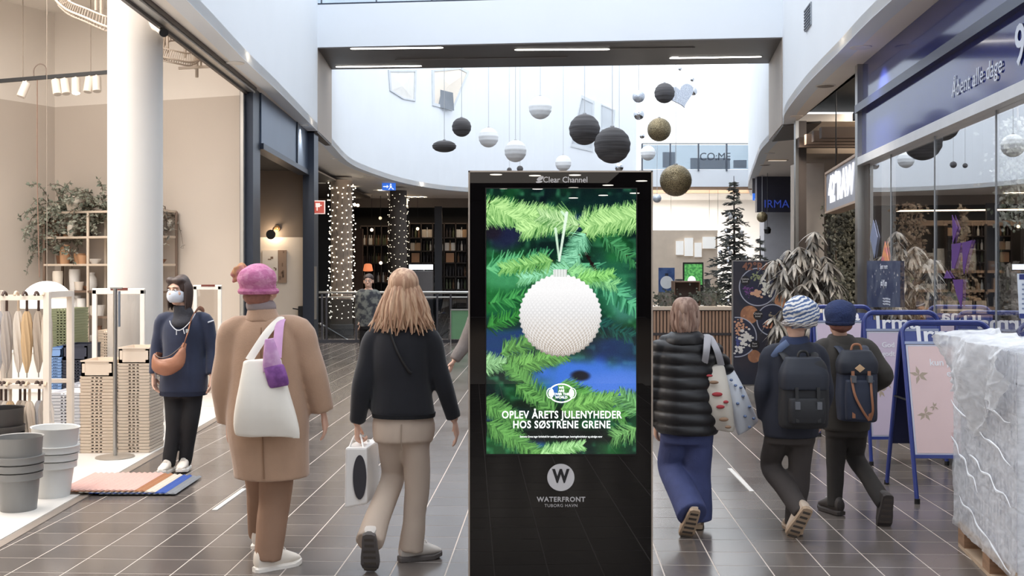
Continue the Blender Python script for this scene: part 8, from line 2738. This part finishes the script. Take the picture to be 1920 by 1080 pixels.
for q, (px, col_) in enumerate(((1275, 'dark'), (1290, 'steel'), (1308, 'white'), (1326, 'steel'))):
    p = P(px, 0, 29.2)
    mt_ = {'dark': BLACK, 'steel': STEEL, 'white': k_white}[col_]
    t = thing('coffee_machine', (p.x, 29.2, 1.05), '%s machine standing on the far serving counter, %s from the left' % (col_, 'first second third fourth'.split()[q]), 'machine', 'machines on the far counter')
    MB().box(p.x - .09, p.x + .09, 29.2, 29.5, 1.05, 1.38).build('body', mt_, t, bevel=.02)
    MB().box(p.x - .06, p.x + .06, 29.14, 29.2, 1.08, 1.12).build('tray', STEEL, t)
for q, px in enumerate((1258, 1330, 1346)):
    p = P(px, 425 + q * 8, 33)
    t = thing('pendant_lamp', tuple(p), 'small bright pendant lamp in the far shop, %s' % ('left one' if q == 0 else 'middle one' if q == 1 else 'right one'), 'lamp', 'pendant lamps in the far shop')
    MB().lathe([(.05, -.06), (.08, -.05), (.08, .05), (.03, .07)], 14, tuple(p)).build('shade', M('pendant_glow', (255, 246, 232), .5, emis=(255, 244, 228), es=2.5), t)
    MB().tube([tuple(p + Vector((0, 0, .06))), (p.x, p.y, 4.3)], .006, 5).build('cord', BLACK, t)
p = P(1439, 433, 26)
t = thing('hanging_planter', tuple(p), 'small dark hanging planter before the pale far pier', 'plant')
MB().lathe([(0, -.08), (.07, -.06), (.09, .04), (.05, .1)], 14, tuple(p)).build('pot', BLACK, t)
MB().tube([tuple(p + Vector((0, 0, .08))), (p.x, p.y, 4.0)], .006, 5).build('cord', BLACK, t)
text('shop_lettering', 'IRMA', .28, P(1456, 383, 26.95), M('far_blue_letters', (50, 70, 150), .5, emis=(50, 70, 160), es=.6), bpy.data.objects['wall_far_right'])

# ================================================================ LEFT GALLERY: balustrade, light column, wine shop
GY = 24.0
bal2 = thing('balustrade', (-2.6, GY, 0), 'steel balustrade with twin handrail in front of the wine shop', 'railing')
bx0, bx1 = P(598, 0, GY).x, P(905, 0, GY).x
MB().tube([(bx0, GY, 1.13), (bx1, GY, 1.13)], .03, 12).build('handrail', STEEL, bal2)
MB().tube([(bx0, GY, 1.02), (bx1, GY, 1.02)], .018, 10).build('rail', STEEL, bal2)
for px in (604, 612.5, 668, 728, 787, 820, 845, 878):
    x = P(px, 0, GY).x
    MB().box(x - .02, x + .02, GY - .02, GY + .02, 0, 1.1).build('post', M('post_dark_grey', (70, 68, 72), .4, metal=.5), bal2)
MB().box(bx0, bx1, GY - .03, GY + .03, .0, .07).build('bottom_rail', M('post_dark_grey'), bal2)
pxs = [604, 668, 728, 787, 845, 878]
for q in range(5):
    MB().box(P(pxs[q], 0, GY).x + .04, P(pxs[q + 1], 0, GY).x - .04, GY - .005, GY + .005, .09, .98).build('glass_panel', glass_mat('balustrade_glass', (176, 180, 184), .05), bal2)
for (a, b_, lab) in (((600, 607), (655, 640), 'sloping steel stair rail behind the balustrade on the left'), ((843, 618), (800, 655), 'sloping steel stair rail behind the balustrade near the green panel')):
    A, B = P(a[0], a[1], GY + .4), P(b_[0], b_[1], GY + .4)
    t = thing('stair_rail', (A.x, A.y, 0), lab, 'railing')
    MB().tube([A, B], .025, 10).build('handrail', STEEL, t)
    for f in (.1, .5, .9):
        p = A.lerp(B, f)
        MB().tube([(p.x, p.y, 0), tuple(p)], .012, 8).build('post', STEEL, t)
a, b_ = P(846, 646, GY - .6), P(878, 582, GY - .6)
t = thing('green_panel', ((a.x + b_.x) / 2, GY - .6, 0), 'green notice panel in a steel frame left of the kiosk', 'panel')
MB().box(a.x, b_.x, GY - .6, GY - .56, .12, b_.z).build('panel', M('panel_green', (104, 148, 108), .6), t)
fr = MB(); fr.box(a.x - .02, a.x, GY - .62, GY - .55, 0, b_.z + .02); fr.box(b_.x, b_.x + .02, GY - .62, GY - .55, 0, b_.z + .02); fr.box(a.x - .02, b_.x + .02, GY - .62, GY - .55, b_.z, b_.z + .03)
fr.build('frame', STEEL, t)
def light_column(cx, Y, r_, n, lab, seed, warm=1.0, mat=None, z0=.25):
    t = thing('light_column', (cx, Y, 0), lab, 'column')
    MB().lathe([(r_, 0), (r_, 3.9)], 30, (cx, Y, 0)).build('shaft', mat or M('column_concrete', (128, 114, 102), .7), t)
    MB().lathe([(r_ + .03, 0), (r_ + .03, .25), (r_ + .005, .27)], 30, (cx, Y, 0)).build('plinth', M('column_plinth', (140, 138, 136), .6), t)
    rr = random.Random(seed)
    m, w = MB(), MB()
    for s_ in range(14):
        a = 2 * math.pi * s_ / 14
        pts = []
        z = z0 + .2
        while z < 3.85:
            aa = a + rr.uniform(-.10, .10); ro = r_ + rr.uniform(.015, .08)
            p = Vector((cx + ro * math.cos(aa), Y + ro * math.sin(aa), z + rr.uniform(-.04, .04)))
            pts.append(p)
            m.sphere(tuple(p), .0145, 6, 4)
            z += n * rr.uniform(.7, 1.3)
        w.tube(pts, .003, 4)
    w.build('light_wire', BLACK, t)
    m.build('fairy_lights', M('fairy_glow_%d' % (warm * 100), (255, 244, 224), .5, emis=(255, 240, 214), es=9 * warm), t, props={'kind': 'stuff'})
    return t
light_column(P(640.5, 0, 27).x, 27.0, .27, .16, 'round column wrapped in bright fairy lights behind the balustrade', 3)
light_column(P(747, 0, 30.5).x, 30.5, .24, .22, 'dimmer column with sparse fairy lights deeper in the gallery', 4, .12, M('column_dark', (66, 58, 52), .7))
# dark slender columns of the wine shop front
for q, (px, lab) in enumerate(((822, 'dark slender steel column in front of the wine shelves'),)):
    x = P(px, 0, 34.8).x
    t = thing('steel_column', (x, 34.8, 0), lab, 'column')
    MB().box(x - .12, x + .12, 34.7, 34.9, .04, 3.7).build('shaft', M('column_steel_dark', (44, 44, 50), .5), t)
    MB().box(x - .18, x + .18, 34.64, 34.96, 0, .04).build('base_plate', BLACK, t)
# wine shelves
WS = M('wine_shelf_dark', (44, 37, 34), .6)
def wine_rack(px0, px1, Y, rows_, cells, lab, pat, mn):
    x0, x1 = P(px0, 0, Y).x, P(px1, 0, Y).x
    t = thing('wine_rack', ((x0 + x1) / 2, Y, 0), lab, 'shelf')
    zsx = [P(0, py, Y).z for py in rows_]
    MB().box(x0, x1, Y + .38, Y + .4, 0, zsx[0]).build('back_panel', WS, t)
    for z in zsx:
        MB().box(x0, x1, Y, Y + .4, z - .02, z + .02).build('shelf', WS, t)
    for q in range(cells + 1):
        x = x0 + (x1 - x0) * q / cells
        MB().box(x - .02, x + .02, Y, Y + .4, 0, zsx[0]).build('upright', WS, t)
    r = random.Random(px0)
    for zi, z in enumerate(zsx[1:]):
        for q in range(cells):
            xa = x0 + (x1 - x0) * q / cells; xb = x0 + (x1 - x0) * (q + 1) / cells
            k = pat[(zi * cells + q) % len(pat)]
            where_ = '%s of the %s' % ('%s row' % 'top second third fourth fifth sixth'.split()[zi], mn)
            if k == 'b':
                nbt = 3 if xb - xa < .6 else 4
                for s_ in range(nbt):
                    goods('wine', r.choice([3, 3, 4, 2, 1]), xa + (xb - xa) * (s_ + .7) / (nbt + .4), Y + .15, z + .02, '%s wine bottle in the %s, cell %s' % ('first second third fourth'.split()[s_], where_, 'first second third fourth fifth sixth'.split()[q]), 'bottles in the wine shop', 1.1, cat='bottle')
            elif k == 'x':
                o = bbox('wine_carton', xa + .06, xb - .06, Y + .05, Y + .35, z + .02, z + .02 + min(.42, (zsx[zi] - z) * .8), M('wine_carton', (190, 146, 112), .7), 'tan wine carton in the %s, cell %s' % (where_, 'first second third fourth fifth sixth'.split()[q]), 'box', 'cartons in the wine shop')
            elif k == 'w':
                for s_ in range(3):
                    goods('wine' if s_ % 2 else 'pack', r.choice([1, 0, 5]), xa + (xb - xa) * (s_ + .7) / 3.4, Y + .15, z + .02, '%s pale item in the %s, cell %s' % ('first second third'.split()[s_], where_, 'first second third fourth fifth sixth'.split()[q]), 'pale goods in the wine shop', 1.15, cat='bottle')
    return t
wine_rack(768, 876, 37.0, (419, 446, 471, 493, 519, 543), 5, 'dark wine rack with bottles and cartons nearest the kiosk', 'bwbbwwbbwbxbbxbbbbbbbwbbbb'.replace(' ', ''), 'kiosk-side rack')
wine_rack(676, 728, 37.2, (424, 460, 494, 530), 4, 'dark wine rack between the two light columns', 'bbbb', 'middle rack')
bbox('wall_panel_brown', P(654, 0, 36).x, P(680, 0, 36).x, 36.0, 36.15, 0, P(0, 429, 36).z, M('panel_brown', (92, 72, 62), .6), 'tall brown panel right of the bright light column', 'panel')
o = bbox('service_desk', P(772, 0, 32).x, P(812, 0, 32).x, 31.6, 32.2, .0, P(0, 508, 32).z, M('desk_grey', (96, 92, 92), .5), 'grey cabinet with a white top in the wine shop', 'cabinet', bev=.02)
o = bbox('desk_lamp_panel', P(768, 0, 31.9).x, P(811, 0, 31.9).x, 31.7, 32.1, P(0, 506, 32).z + .005, P(0, 496, 32).z, M('desk_lamp_white', (240, 244, 248), .5, emis=(236, 242, 250), es=1.1), 'bright white light panel on top of the grey cabinet', 'lamp')
p = P(690, 503, 34)
t = thing('table_lamp', (p.x, 34, 0), 'orange glowing lamp deep in the wine shop', 'lamp')
MB().lathe([(.10, 0), (.16, .02), (.12, .22), (.06, .25)], 18, (p.x, 34, p.z - .1)).build('lamp_shade', M('lamp_orange', (236, 150, 104), .6, emis=(230, 130, 84), es=.9), t)
MB().tube([(p.x, 34, 0), (p.x, 34, p.z - .1)], .015, 8).build('pole', BLACK, t)
MB().lathe([(.16, 0), (.16, .02)], 18, (p.x, 34, 0)).build('base', BLACK, t)
for q, (px, py, Y, es) in enumerate(((697, 431, 33.5, 6), (714, 493, 33.5, 6), (671, 385, 33.5, 5), (665, 384, 33.6, 5), (783, 429, 34.0, 2.5), (762, 380, 34.0, 4), (763, 375, 34.2, 4), (762, 386, 33.8, 4), (713, 409, 34, 1.5))):
    p = P(px, py, Y)
    t = thing('pendant_bulb', tuple(p), 'small glowing bulb in the wine shop, %s from the left' % ['fourth', 'sixth', 'second', 'first', 'ninth', 'seventh lower', 'seventh upper', 'eighth', 'fifth'][q], 'lamp', 'glowing bulbs in the wine shop')
    MB().sphere(tuple(p), .05, 12, 8).build('bulb', M('bulb_%d' % int(es * 10), (255, 236, 206), .5, emis=(255, 226, 186), es=es), t)
    MB().tube([tuple(p + Vector((0, 0, .045))), (p.x, p.y, 4.0)], .006, 5).build('cord', BLACK, t)
